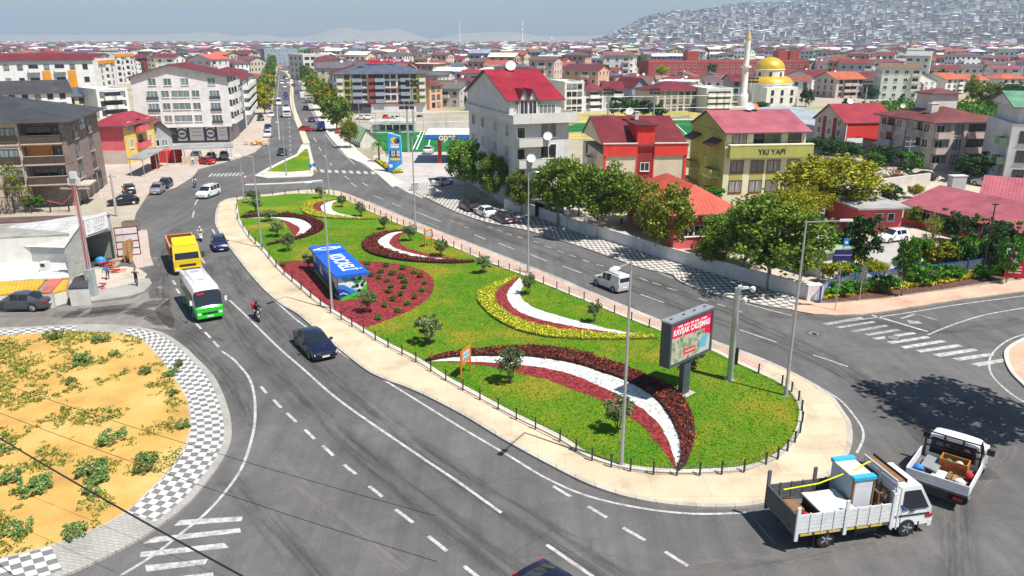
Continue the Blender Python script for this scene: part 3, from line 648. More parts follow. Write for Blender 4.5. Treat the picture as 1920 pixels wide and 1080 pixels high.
def getproto(kind):
    if kind in TP:return TP[kind]
    k,s=kind.split(':');s=int(s)
    spec={'plane':dict(h=8,rx=3.6,zb=1.9,lm=LF['plane'],nclump=84,nleaf=115,size=0.29,tr=0.17,bark=BARKP),'yellow':dict(h=8,rx=4.2,zb=2.0,lm=LF['yellow'],nclump=92,nleaf=110,size=0.29,tr=0.2),
            'autumn':dict(h=8,rx=3.6,zb=1.6,lm=LF['autumn'],nclump=78,nleaf=100,size=0.28,tr=0.17),'green':dict(h=6,rx=2.2,zb=1.4,lm=LF['green'],nclump=44,nleaf=70,size=0.27,tr=0.11),
            'dark':dict(h=8,rx=3.4,zb=1.5,lm=LF['dark'],nclump=60,nleaf=70,size=0.4,tr=0.2),'olive':dict(h=2.3,rx=0.95,zb=0.7,lm=LF['olive'],nclump=46,nleaf=55,size=0.12,tr=0.05,multi=True),
            'far':dict(h=8,rx=3.8,zb=1.2,lm=LF['far'],nclump=38,nleaf=34,size=0.75,tr=0.2),'tall':dict(h=18,rx=4.8,zb=9.5,lm=LF['plane'],nclump=80,nleaf=60,size=0.45,tr=0.3),'wbush':dict(h=0.9,rx=1.1,zb=0.0,lm=LF['wb'],nclump=20,nleaf=55,size=0.15,tr=0.03,multi=True),'bush':dict(h=1.6,rx=1.1,zb=0.1,lm=LF['green'],nclump=26,nleaf=50,size=0.2,tr=0.04,multi=True),
            'conifer':dict(h=9,rx=1.9,zb=0.8,lm=LF['dark'],nclump=60,nleaf=45,size=0.4,shape='cone',tr=0.15),'ybush':dict(h=1.8,rx=1.2,zb=0.2,lm=LF['yellow'],nclump=30,nleaf=50,size=0.2,tr=0.05,multi=True),
            'sparse':dict(h=6,rx=2.3,zb=1.8,lm=LF['autumn'],nclump=26,nleaf=22,size=0.24,tr=0.12),'boul':dict(h=8,rx=3.9,zb=1.6,lm=LF['yellow']if s==1 else LF['plane'],nclump=60,nleaf=50,size=0.5,tr=0.2)}[k]
    TP[kind]=tree_proto(k,s*13+len(k),**spec)+(spec['h'],spec['rx']);return TP[kind]
TCOUNT=[0]
def tree(kind,loc,H,Rr,label,name='tree',group=None,rz=None,cat='tree'):
    """H: height, Rr: crown radius in metres"""
    tm,cm,h0,r0=getproto(kind);TCOUNT[0]+=1
    t=empty(name,loc,RND.uniform(0,6.28)if rz is None else rz,label,cat,group);t.scale=(Rr/r0,Rr/r0,H/h0)
    link('trunk',tm,t);link('crown',cm,t);return t
def treepx(kind,base,top_y,wpx,label,name='tree',group=None,z=0.0,cat='tree'):
    b=G(base[0],base[1],z);Hh=hgt(base[0],base[1],top_y,z)-z
    k=b.y*math.cos(PT)+(CH-z)*math.sin(PT)
    return tree(kind,b,max(0.8,Hh),max(0.4,wpx/2*k/FPX),label,name,group,cat=cat)
def fill(name,area,n,h,lm,size,label,cat,kind=None,z=0.22,seed=3,under=None,group=None,flat=0.8):
    """leafy mass that fills an area (world polygon)"""
    r=random.Random(seed);xs=[p[0]for p in area];ys=[p[1]for p in area];mb=MB();got=0;tries=0
    while got<n and tries<n*60:
        tries+=1;x=r.uniform(min(xs),max(xs));y=r.uniform(min(ys),max(ys))
        if not inpoly(x,y,area):continue
        got+=1;hh=h*(0.72+0.28*math.sin(x*3.1+seed)*math.cos(y*2.7));zz=z+hh*(r.random()**0.45)
        leaf(mb,Vector((x+r.gauss(0,0.05),y+r.gauss(0,0.05),zz)),size*r.uniform(0.6,1.4),r,lm,flat)
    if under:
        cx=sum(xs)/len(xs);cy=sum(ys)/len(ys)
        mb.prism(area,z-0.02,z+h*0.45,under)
    o=mb.build(name);
    if under:tri(o)
    return tag(o,label,cat,group,kind)
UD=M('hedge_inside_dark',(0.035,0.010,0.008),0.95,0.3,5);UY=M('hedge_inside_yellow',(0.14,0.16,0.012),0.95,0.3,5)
HL=['low yellow hedge around the topmost white and red crescent of the island','low dark red hedge round the crescent at the left end of the island','low dark red hedge round the crescent beside the blue roofed cabin',
      'broad bright yellow hedge curving in the middle of the island','long dark red hedge curving round the largest crescent under the billboard']
for i,(a,b,look)in enumerate(HEDGES):
    aa=resample(smoothpts([G(*p)for p in a],4),40);bb=resample(smoothpts([G(*p)for p in b],4),40)
    poly=[(p.x,p.y)for p in aa]+[(p.x,p.y)for p in reversed(bb)]
    ar=abs(sum(poly[k][0]*poly[(k+1)%80][1]-poly[(k+1)%80][0]*poly[k][1]for k in range(80)))/2
    y=look=='yellow'
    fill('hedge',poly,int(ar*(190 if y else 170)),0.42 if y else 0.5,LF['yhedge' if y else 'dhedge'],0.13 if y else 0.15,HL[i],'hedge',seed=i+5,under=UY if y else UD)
r=random.Random(77);mb=MB();IP=[(p.x,p.y)for p in smI];LITT=M('dry_leaf_litter',(0.16,0.08,0.03),0.9,0.4,30)
for _ in range(5200):
    x,y=r.uniform(-42,20),r.uniform(36,115)
    if inpoly(x,y,IP)and not(r.random()<.5 and y>80):leaf(mb,Vector((x,y,.25)),r.uniform(.05,.13),r,r.choice([LITT,LF['yhedge'],LF['green'],LF['dark']]),3)
tag(mb.build('leaf_litter'),kind='stuff')
BEDS=[[tuple(G(*q).xy)for q in P_]for P_ in(A1+A4[::-1],B1+B3[::-1],K1+K4[::-1],D1+D4[::-1],E1+E4[::-1],F1)]
LWN=leafmat('lawn_blades',(0.05,0.17,0.006),(0.10,0.26,0.01),(0.24,0.33,0.02));mb=MB();n=0
while n<42000:
    y=36+60*r.random()**1.5;x=r.uniform(-34,20)
    if not inpoly(x,y,IP)or any(inpoly(x,y,P_)for P_ in BEDS):continue
    n+=1;leaf(mb,Vector((x,y,.225)),r.uniform(.06,.17),r,LWN,1.2)
tag(mb.build('grass_blades'),kind='stuff')
# olive trees of the island
OL=[((602,372),348,24),((641,388),365,20),((677,406),378,26),((720,430),404,24),((769,452),421,28),((827,480),447,32),((906,512),477,34),((991,552),511,32),((1115,605),564,32),
      ((1302,684),645,44),((475,380),355,30),((481,398),372,26),((505,415),393,30),((520,444),411,34),((542,471),437,30),((579,504),473,30),((690,586),543,38),((804,645),589,56),((957,719),651,56),((1157,811),740,60)]
OLL=['at the upper tip of the island beside the lamp post','inside the top yellow crescent','at the lower end of the top yellow crescent','between the top crescent and the middle crescent','just left of the far orange information sign','just right of the far orange information sign','by the railing right of the dark red crescent','on the white gravel tip beside the lamp post',
       'by the right railing beyond the yellow crescent','behind the billboard foot','at the far left corner of the island','behind the left crescent near the lamp post','on the edge of the left dark red crescent','in the lawn of the left crescent','on the lower tip of the left crescent','left of the blue roofed cabin on the red mulch',
       'in front of the painted cabin on the red mulch','alone on the open lawn below the red mulch','on the long white crescent right of the near orange sign','with thin crown nearest the camera on the long crescent']
for i,(b,t,w_)in enumerate(OL):
    treepx('olive:%d'%(i%4),b,t,w_,'small olive tree '+OLL[i],'olive_tree','young olive trees on the traffic island',0.22)
# small shrubs on the mulch bed
SB=C2([(530,630),(1157,620),(1150,660),(1185,710),(1297,635),(1260,682),(1347,697),(1248,728),(1305,752),(1410,720),(1422,657),(1510,685),(1555,718),(1440,757),(1335,792),(1435,800),(1580,768),(1567,818),(1322,830),(1410,853),(1510,875),(1350,893),(1453,923),(1285,938),(1383,977),(1237,1035),(905,850)])
SBL=['at the top edge of the mulch just right of the cabin roof','below the top edge shrub close to the cabin','nearest to the cabin side','at the top edge in the middle of the bed','yellowish one below the top middle','wide one under the top middle','left one of the second row','dark one in the middle left','in the second row centre','at the top edge towards the right','top right, first of the right group','right group, beside the upper edge','brownish one in the centre of the bed','in the centre left of the bed','double one in the centre','right edge, upper of a pair','right edge, lower of a pair','dark one in the left centre near the cabin corner','centre of the lower half','right in the lower half','left in the lower half','lower middle','lowest row left, by the cabin front','lowest row right','bottom of the bed by the island railing']
for i,(x,y)in enumerate(SB):
    p=G(x,y+1,0.236);s=0.42 if i<26 else 0.9
    if i==26:tree('bush:1',p,1.5,0.55,'rounded green bush against the side of the painted cabin','shrub',cat='shrub')
    elif i==0:tree('bush:0',p,0.4,0.4,'low green shrub at the far left corner of the red mulch bed','shrub',cat='shrub')
    else:tree('bush:%d'%(i%3),p,RND.uniform(0.38,0.55),RND.uniform(0.32,0.5),'small shrub '+SBL[i-1],'shrub','small shrubs dotted over the red mulch',cat='shrub')
# street trees on the right pavement, garden trees
T=[('green:1',(1575,505),430,60,'fresh green tree behind the white garden kiosk'),('plane:3',(1500,535),440,60,'leafy tree beside the white pier at the end of the wall'),('green:0',(1720,500),440,50,'green tree standing in the car park strip behind the blue fence'),('plane:0',(872,372),256,72,'leafy plane tree at the corner of the grey apartment house by the forecourt'),('plane:1',(924,387),285,52,'plane tree with pale trunk in front of the grey apartment house'),
     ('plane:2',(978,404),320,60,'low crowned plane tree left of the bus shelter'),('plane:3',(1045,424),290,84,'plane tree with pale lower trunk right of the bus shelter'),
     ('plane:0',(1121,447),302,120,'wide plane tree in front of the house with the red parapet'),('autumn:0',(1243,485),332,100,'plane tree with leaves turning brown beside the red tiled roof'),
     ('autumn:1',(1200,430),330,70,'yellowish tree standing behind the white wall near the red parapet house'),('plane:1',(1333,512),420,60,'small plane tree at the white wall below the red tiled roof'),
     ('plane:2',(1440,542),362,175,'big dense plane tree overhanging the end of the checkered pavement'),('yellow:0',(1550,412),284,178,'large yellowing tree standing beside the olive green apartment house'),
     ('yellow:1',(1500,430),345,90,'yellow green tree between the big plane tree and the large yellowing tree'),('dark:0',(1612,508),397,62,'dark green round tree behind the blue direction sign'),
     ('autumn:2',(1400,470),385,80,'tree at the edge of the red tiled roof behind the big plane tree'),('plane:3',(1350,480),400,70,'tree leaning over the white wall beside the big plane tree'),
     ('green:0',(1690,556),438,46,'slim young street tree in the flower border'),('green:1',(1886,532),434,48,'young street tree at the right end of the flower border'),('green:2',(1912,512),432,40,'green tree cut by the right edge above the red sign'),
     ('yellow:0',(1640,528),486,46,'round yellow green tree in the garden behind the blue fence'),('dark:1',(1858,512),440,42,'dark tree at the white car in the right car park'),
     ('sparse:0',(20,402),300,62,'sparse young tree in front of the brown apartment house'),('sparse:1',(48,398),335,46,'thin tree with yellowish leaves beside the sparse young tree at left'),
     ('green:0',(66,396),366,40,'low green tree behind the fence of the brown apartment house'),
     ('dark:2',(1820,342),283,64,'dark pine like tree in front of the large apartment house with the brown hip roof'),('green:1',(1706,332),278,46,'bright green tree beside the rubble heap'),('dark:0',(1660,310),272,60,'dark green tree behind the rubble heap'),('green:2',(1640,318),285,48,'green tree left of the rubble heap'),
     ('dark:1',(1668,388),345,44,'dark bush like tree below the rubble heap'),('yellow:1',(1715,372),345,30,'small yellow tree right of the rubble heap wall'),
     ('dark:2',(1545,290),255,60,'dark tree between the olive and the red apartment houses'),('dark:0',(1580,305),262,60,'dark tree in front of the house with the red gable roof'),('green:1',(1600,300),275,30,'green tree at the foot of the house with the red gable roof'),
     ('dark:1',(845,196),168,46,'deep green tree right of the olive and white apartment block'),('conifer:0',(872,198),178,18,'narrow conifer right of the olive and white apartment block'),
     ('plane:0',(1192,138),100,44,'big isolated tree in front of the red brick school'),('dark:2',(1212,136),108,26,'dark tree beside the big isolated tree near the school'),('yellow:1',(1240,145),122,26,'yellow green tree in front of the red brick school'),
     ('far:0',(1178,224),178,40,'tree behind the white apartment block beyond the football pitch'),('dark:1',(1205,222),186,38,'dark tree beyond the far football pitch'),('far:1',(1235,222),192,30,'tree left of the beige apartment block beyond the pitch'),('far:2',(1150,218),186,24,'tree at the white row house beyond the pitch'),
     ('dark:0',(1425,205),190,40,'low tree in front of the gold domed mosque'),('far:0',(1510,200),160,28,'tree right of the gold domed mosque'),('far:1',(1548,180),168,28,'tree before the stepped houses right of the mosque'),('dark:2',(1588,206),182,24,'dark tree behind the house with the red gable roof'),
     ('dark:1',(1635,186),165,24,'dark tree at the end of the hillside row house'),('conifer:1',(1688,200),178,22,'dark conifer in the field behind the brown hip roof'),('far:2',(1726,182),170,22,'round tree before the white terraced block'),('yellow:0',(1743,192),168,20,'yellow green tree right of the white terraced block'),
     ('autumn:1',(1820,200),140,36,'tall thin tree right of the brown roofed tower'),('autumn:0',(1850,205),150,46,'broad yellowish tree at the right behind the hedge'),('dark:0',(1885,210),152,50,'dark broad tree at the right edge of the orchard'),('dark:2',(1912,205),155,40,'dark tree cut by the right edge of the picture behind the orchard'),
     ('plane:1',(1030,300),262,30,'bush like tree between the grey and the red parapet houses'),('green:0',(1300,372),348,50,'low green tree between the red parapet house and the olive house'),('green:1',(1340,372),350,44,'low green tree below the balconies of the olive house'),
     ('sparse:1',(1745,470),395,44,'thin tree beside the car park lane'),('dark:1',(1790,455),398,52,'dark leafy tree along the pink roofed hall'),('green:2',(1830,452),400,44,'green tree along the pink roofed hall nearer the right edge'),('green:0',(1760,452),405,36,'small green tree at the lane wall of the pink roofed hall'),
     ('dark:0',(1862,470),408,50,'dark tree against the pink roofed hall wall near the white sedan'),('plane:1',(1715,425),385,46,'leafy tree at the left corner of the pink roofed hall'),('dark:2',(1780,436),392,52,'dark tree in front of the middle of the pink roofed hall'),('green:1',(1900,470),410,56,'green tree in front of the pink roofed hall at the right edge'),
     ('autumn:0',(1165,420),318,84,'plane tree behind the white wall in the middle of the row'),('plane:2',(1085,405),300,72,'second row plane tree behind the bus shelter'),('plane:1',(1395,500),385,100,'tree filling the gap left of the big dense plane tree'),('yellow:0',(1470,455),350,100,'yellow green crown directly behind the big dense plane tree')]
for k,b,t,w_,lab in T:
    if lab:treepx(k,b,t,w_*(1.18 if w_>50 else 1.08),lab)
# palms near the price sign
def palm(base,top_y,r,label):
    b=G(base[0],base[1],0.1);h=hgt(base[0],base[1],top_y,0.1)-r*0.5;t=empty('palm_tree',b,0,label,'palm')
    tb=MB();tb.path([Vector((0,0,0)),Vector((0.05,0,h*0.5)),Vector((0,0,h))],0.2,BARK,8,0.14);tb.build('trunk',t,60)
    cb=MB()
    for i in range(26):
        a=i*2.4;el=0.9-(i/26)*1.3;p0=Vector((0,0,h));pts=[]
        for s in range(6):
            k=s/5;pts.append(p0+Vector((math.cos(a)*r*k*math.cos(el*(1-k)),math.sin(a)*r*k*math.cos(el*(1-k)),r*(math.sin(el)*k-0.75*k*k))))
        for s in range(5):
            d=(pts[s+1]-pts[s]);sd=Vector((-math.sin(a),math.cos(a),0))*r*0.13*(1.1-s/5)
            for q in(sd,-sd):cb.face([pts[s],pts[s+1],pts[s+1]+q*0.6+Vector((0,0,-0.12)),pts[s]+q+Vector((0,0,-0.12))],LF['green'])
    cb.build('crown',t)
palm((711,303),262,1.5,'palm tree at the corner of the forecourt hedge');palm((733,312),280,1.0,'small palm right beside the tall blue price sign')
# boulevard rows
BL=[('boul:1',(497,214),168,36),('boul:1',(494,196),158,34),('boul:0',(500,184),146,28),('boul:1',(502,172),138,26),('boul:0',(505,160),128,22),('boul:0',(507,150),122,20),('boul:2',(508,141),116,18),('boul:0',(510,132),108,16),('boul:2',(511,125),103,15),('boul:0',(515,118),100,14),('boul:2',(520,113),98,13)]
BR=[('boul:0',(632,246),178,50),('boul:1',(618,222),164,44),('boul:0',(606,207),152,40),('boul:1',(597,193),146,36),('boul:0',(588,180),138,32),('boul:2',(583,170),132,28),('boul:0',(577,160),127,24),('boul:2',(572,150),121,20),('boul:0',(566,140),116,18),('boul:2',(562,131),111,16),('boul:0',(558,124),106,16),('boul:2',(554,117),102,14),('boul:0',(545,113),99,13),('boul:2',(536,111),98,13),('boul:0',(528,111),98,13)]
for i,(k,b,t,w_)in enumerate(BL):treepx(k,b,t-2,w_*1.3,'yellow green street tree left of the boulevard, %s'%['nearest the crossroads','second from the crossroads','third from the crossroads','fourth from the crossroads','beside the dark office front','middle of the row','beyond the middle of the row','fourth from the far end','third from the far end','second from the far end','at the far end of the row'][i],group='street trees left of the boulevard')
for i,(k,b,t,w_)in enumerate(BR):treepx(k,b,t-2,w_*1.25,'dense street tree right of the boulevard, %s'%['nearest the crossroads before the sports hall','at the left end of the olive apartment block','behind the nearest dense one','fourth from the crossroads','fifth from the crossroads','sixth from the crossroads','in front of the white office block','left of the white office block','ninth from the crossroads','tenth from the crossroads','eleventh from the crossroads','fourth from the far bend','third from the far bend','second from the far bend','at the far bend'][i],group='street trees right of the boulevard')
treepx('autumn:2',(657,278),220,40,'brownish green street tree beside the striped sports tent')
# tree just outside the frame whose shadow falls on the crossing lane at lower right
p=G(1935,690);tree('tall:0',Vector((35.2,41.0,0.15)),18,5.2,'large plane tree on the pink corner pavement at the right edge')
# garden behind the pavement: bushes, ornamental grasses, yellow border
YB=[(1519,566),(1552,565),(1600,558),(1625,552),(1700,544),(1730,541),(1775,535),(1830,525),(1880,517),(1915,512),(1912,505),(1870,508),(1820,515),(1775,523),(1730,531),(1690,536),(1620,544),(1580,549),(1545,556)]
fill('border_plants',[tuple(G(*q).xy)for q in YB],3600,0.45,LF['yhedge'],0.22,None,None,kind='stuff',z=0.17)
GB=[('bush:0',1548,556,0.9,1.0),('bush:1',1575,552,1.4,1.5),('bush:2',1600,548,1.3,1.2),('ybush:0',1568,528,2.2,1.6),('bush:0',1650,545,1.6,1.3),('bush:1',1665,540,1.3,1.1),('bush:2',1722,532,2.0,1.6),('bush:0',1748,527,1.7,1.5),('bush:1',1786,523,1.5,1.3),('ybush:1',1755,500,3.0,2.0),
      ('bush:2',1775,500,3.0,1.6),('bush:0',1795,498,3.4,2.0),('bush:1',1815,500,3.2,1.9),('bush:2',1835,500,3.6,2.2),('ybush:0',1735,500,2.8,1.8),('bush:1',1593,528,2.0,1.5),('ybush:1',1612,512,2.0,1.4),('bush:2',1700,512,2.4,1.8),('bush:1',1845,520,1.3,1.3),('bush:0',1868,512,1.4,1.2)]
GL=['at the left end of the yellow border','with spiky leaves left of the signpost','between the signpost and the grey sign','yellow green one behind the left end of the blue fence','spiky one right of the grey sign','small one below the blue fence','broad one in front of the blue fence middle','next to the broad one before the blue fence','last spiky one before the blue fence','yellow one behind the middle of the blue fence',
      'tall one behind the blue fence','tallest one behind the blue fence','dark round one behind the blue fence','big round one near the right fence end','yellowish one behind the slim street tree','beside the white garden kiosk','small yellow one at the kiosk wall','behind the slim young street tree','low one right of the fence','low one near the red sign']
for i,(k,x,y,h,r_)in enumerate(GB):tree(k,G(x,y,0.15),h,r_,'garden bush, '+GL[i],'garden_bush',cat='bush')
# weeds on the sandy lot
lotp=[tuple(G(*q).xy)for q in LI]+[tuple(G(*q).xy)for q in[(-140,1085),(-500,900),(-300,640)]]
def weeds():
    r=random.Random(5);mb=MB();from mathutils import noise as mn
    xs=[p[0]for p in lotp];ys=[p[1]for p in lotp];n=0
    for _ in range(160000):
        x=r.uniform(min(xs),max(xs));y=r.uniform(min(ys),max(ys))
        if not inpoly(x,y,lotp):continue
        q=mn.noise(Vector((x*0.35,y*0.35,0)))+0.5*mn.noise(Vector((x*1.3,y*1.3,4)))
        edge=0.28 if y>58 or x<-32 else 0.0
        if q+edge+r.gauss(0,.1)<0.22:continue
        n+=1
        if n>5200:break
        for k in range(r.randint(4,10)):leaf(mb,Vector((x+r.gauss(0,0.10),y+r.gauss(0,0.10),0.18+abs(r.gauss(0,0.06)))),r.uniform(0.06,0.16),r,LF['weed'],0.5,1.4)
    tag(mb.build('weeds'),kind='stuff')
weeds()
WB=[(215,825,1.0,.5),(345,801,.5,.45),(334,686,.45,.45),(105,632,.9,.5),(190,640,.8,.5),(160,680,.9,.7),(275,865,.7,.45),(268,884,.6,.4),(318,702,.7,.35),(170,885,.9,.6),(62,920,1.0,.5),(78,912,.8,.45),(40,995,.8,.45),(140,1002,.7,.4),(175,925,.6,.4),(128,718,.6,.3),(20,900,.8,.5),(270,700,.6,.4),(322,740,.5,.3),(215,665,.5,.3),(180,900,.9,.5),(8,850,.7,.4)]
for i,(x,y,r_,h)in enumerate(WB):
    tree('wbush:%d'%(i%3),G(x,y,0.16),h*1.1,r_*1.05,'low spreading weed bush on the sandy lot, '+['the largest one near the middle','bright green one at the right edge','upper right by checkered path','bluish one near the top edge','right of the bluish one','broad one in the upper middle','right of centre under the wire','below the one right of centre','yellowish one beside the checkered path','in the lower middle','at lower left','next to the one at lower left','near the bottom left','bottom one beside the grey ramp','below the thick cable','small one left of the middle','at the left edge','small one in the upper right','small one close to the path bend','small one near the top','beside the lower middle one','faint one at the left edge above'][i],'weed_bush',cat='weed')
# ------------------------------------------------------------------ buildings
def plaster(name,c,stain=0.18):
    if name in MATS:return MATS[name]
    m,nt,b,o=newmat(name);MATS[name]=m;p=wpos(nt)
    n1=noise(nt,0.5,6,0.65,p);n2=noise(nt,7,3,0.7,p)
    mp=N(nt,'Mapping');mp.inputs['Scale'].default_value=(2.5,2.5,0.18);nt.links.new(p,mp.inputs[0]);n3=noise(nt,1,4,0.7,mp.outputs[0])
    col=ramp(nt,n1,[(0.3,tuple(x*(1-stain)for x in c)),(0.55,c),(0.8,tuple(min(1,x*1.06)for x in c))])
    col=mixc(nt,0.6,col,ramp(nt,n3,[(0.28,(0.78,0.76,0.73)),(0.5,(1,)*3)]),'MULTIPLY')
    nt.links.new(col,b.inputs['Base Color']);b.inputs['Roughness'].default_value=0.9;bump(nt,b,n2,0.12,0.02);return m
def roofmat(name,c,pitch=0.3,metal=False):
    """ribbed sheet or tile roof; ribs run down the slope in the object's own UV"""
    if name in MATS:return MATS[name]
    m,nt,b,o=newmat(name);MATS[name]=m;p=wpos(nt);uv=N(nt,'UVMap').outputs[0]
    sx=N(nt,'SeparateXYZ');nt.links.new(uv,sx.inputs[0])
    def wav(s,k,lo,w=0.12):
        a=N(nt,'Math',operation='MULTIPLY');a.inputs[1].default_value=k;nt.links.new(sx.outputs[s],a.inputs[0])
        f=N(nt,'Math',operation='FRACT');nt.links.new(a.outputs[0],f.inputs[0]);return ramp(nt,f.outputs[0],[(0.0,(lo,)*3),(w,(1.0,)*3),(1-w,(1.0,)*3),(1.0,(lo,)*3)])
    n1=noise(nt,0.35,6,0.65,p);n2=noise(nt,5,4,0.75,p)
    col=ramp(nt,n1,[(0.3,tuple(x*0.66 for x in c)),(0.52,c),(0.75,tuple(min(1,x*1.2+.02)for x in c))])
    col=mixc(nt,0.8,col,ramp(nt,n2,[(0.3,(0.68,)*3),(0.7,(1.12,)*3)]),'MULTIPLY')
    col=mixc(nt,1.0,col,wav(0,1/pitch,0.62,0.2),'MULTIPLY');col=mixc(nt,1.0,col,wav(1,1/(1.2 if not metal else 3),0.82,0.05),'MULTIPLY')
    nt.links.new(col,b.inputs['Base Color']);b.inputs['Roughness'].default_value=0.55;return m
def glassm(name,c,rough=0.12):
    if name in MATS:return MATS[name]
    m,nt,b,o=newmat(name);MATS[name]=m;oi=N(nt,'ObjectInfo');p=ocoord(nt)
    mp=N(nt,'Mapping');mp.inputs['Scale'].default_value=(9,1,0.4);nt.links.new(p,mp.inputs[0]);n=noise(nt,1.0,2,0.5,mp.outputs[0])
    d=tuple(x*0.35 for x in c);col=ramp(nt,n,[(0.4,d),(0.6,c)])
    col=mixc(nt,oi.outputs['Random'],col,d);nt.links.new(col,b.inputs['Base Color'])
    b.inputs['Roughness'].default_value=rough;b.inputs['Specular IOR Level'].default_value=0.8;return m
WHITE=plaster('white_plaster',(0.78,0.77,0.74));WHITE2=plaster('off_white_plaster',(0.68,0.66,0.61));CREAM=plaster('cream_plaster',(0.70,0.60,0.44));GREYL=plaster('light_grey_plaster',(0.68,0.67,0.68));GREYM=plaster('mid_grey_plaster',(0.40,0.40,0.42));GREYDK=plaster('dark_grey_cladding',(0.08,0.085,0.1));BEI=plaster('beige_plaster',(0.56,0.47,0.40));PNK=plaster('rose_plaster',(0.62,0.50,0.46));PINKW=plaster('pink_red_plaster',(0.72,0.13,0.15));REDW=plaster('bright_red_plaster',(0.74,0.05,0.035));DKRED=plaster('dark_red_plaster',(0.30,0.03,0.03));OLV=plaster('olive_green_plaster',(0.42,0.43,0.11));OLVL=plaster('pale_olive_plaster',(0.74,0.72,0.50));YEL=plaster('yellow_plaster',(0.76,0.56,0.16));ORG=plaster('orange_panel',(0.75,0.30,0.02));PEACH=plaster('peach_plaster',(0.70,0.42,0.26));BLUEG=plaster('blue_grey_plaster',(0.30,0.34,0.42));SCHOOL=plaster('red_brick_wall',(0.36,0.06,0.05));TAUPE=plaster('taupe_plaster',(0.56,0.44,0.38));GREENW=plaster('pale_green_plaster',(0.30,0.42,0.26))
RCRIM=roofmat('crimson_sheet_roof',(0.33,0.008,0.024));RMAR=roofmat('maroon_sheet_roof',(0.19,0.018,0.022));RBRN=roofmat('brown_red_roof',(0.20,0.05,0.045));RRED=roofmat('red_tile_roof',(0.62,0.09,0.05),0.5);RPINK=roofmat('faded_pink_sheet_roof',(0.44,0.11,0.14),0.4,True);RBLU=roofmat('blue_grey_roof',(0.10,0.12,0.17));RDK=roofmat('anthracite_roof',(0.06,0.058,0.062));RGREY=roofmat('pale_grey_sheet_roof',(0.42,0.47,0.52),0.6,True);RGRN=roofmat('green_sheet_roof',(0.14,0.32,0.2),0.4,True);RWHT=roofmat('white_sheet_roof',(0.76,0.76,0.75),0.35,True);RORG=roofmat('orange_tile_roof',(0.55,0.14,0.06),0.4);RBROWN=roofmat('old_brown_tile_roof',(0.17,0.10,0.085),0.4)
FRW=M('white_window_frame',(0.78,0.78,0.76),0.4,0.05,3);FRD=M('dark_window_frame',(0.06,0.06,0.065),0.4,0.05,3);FRB=M('brown_window_frame',(0.2,0.045,0.03),0.5,0.1,3)
GD=glassm('dark_window_glass',(0.05,0.06,0.075));GT=glassm('curtained_glass',(0.34,0.46,0.46),0.25);GW=glassm('net_curtained_glass',(0.5,0.5,0.5),0.3)
METAL=M('galvanised_steel',(0.50,0.52,0.54),0.42,0.12,2,metal=0.6);DKM=M('black_painted_metal',(0.025,0.026,0.03),0.45,0.1,3);RAILM=M('balcony_glass_brown',(0.07,0.05,0.04),0.15,0.2,2,spec=0.8);DISHM=M('dish_white',(0.75,0.75,0.74),0.5,0.06,3)
WM={}
def winmesh(w_,h_,fr,gl,mull=1,split=True):
    k=(round(w_,2),round(h_,2),fr.name,gl.name,mull,split)
    if k in WM:return WM[k]
    f=MB();t=0.07;o=-0.07
    f.box(-w_/2-t,-w_/2+0.02,o,0.0,-t,h_+t,fr);f.box(w_/2-0.02,w_/2+t,o,0.0,-t,h_+t,fr)
    f.box(-w_/2+0.02,w_/2-0.02,o,0.0,h_-0.02,h_+t,fr);f.box(-w_/2-t-0.04,w_/2+t+0.04,o-0.08,0.0,-t-0.05,-t,fr)
    f.box(-w_/2+0.02,w_/2-0.02,o,0.0,-t,0.02,fr)
    for i in range(mull):x=-w_/2+w_*(i+1)/(mull+1);f.box(x-0.035,x+0.035,o+0.015,0.0,0.02,h_-0.02,fr)
    g=MB();pn=[(-w_/2+0.02,-0.012,0.02),(w_/2-0.02,-0.012,0.02),(w_/2-0.02,-0.012,h_-0.02),(-w_/2+0.02,-0.012,h_-0.02)]
    if split:g.face(pn,gl);WM[k]=(f.mesh('window'),g.mesh('pane'))
    else:f.face(pn,gl);WM[k]=(f.mesh('window'),None)
    return WM[k]
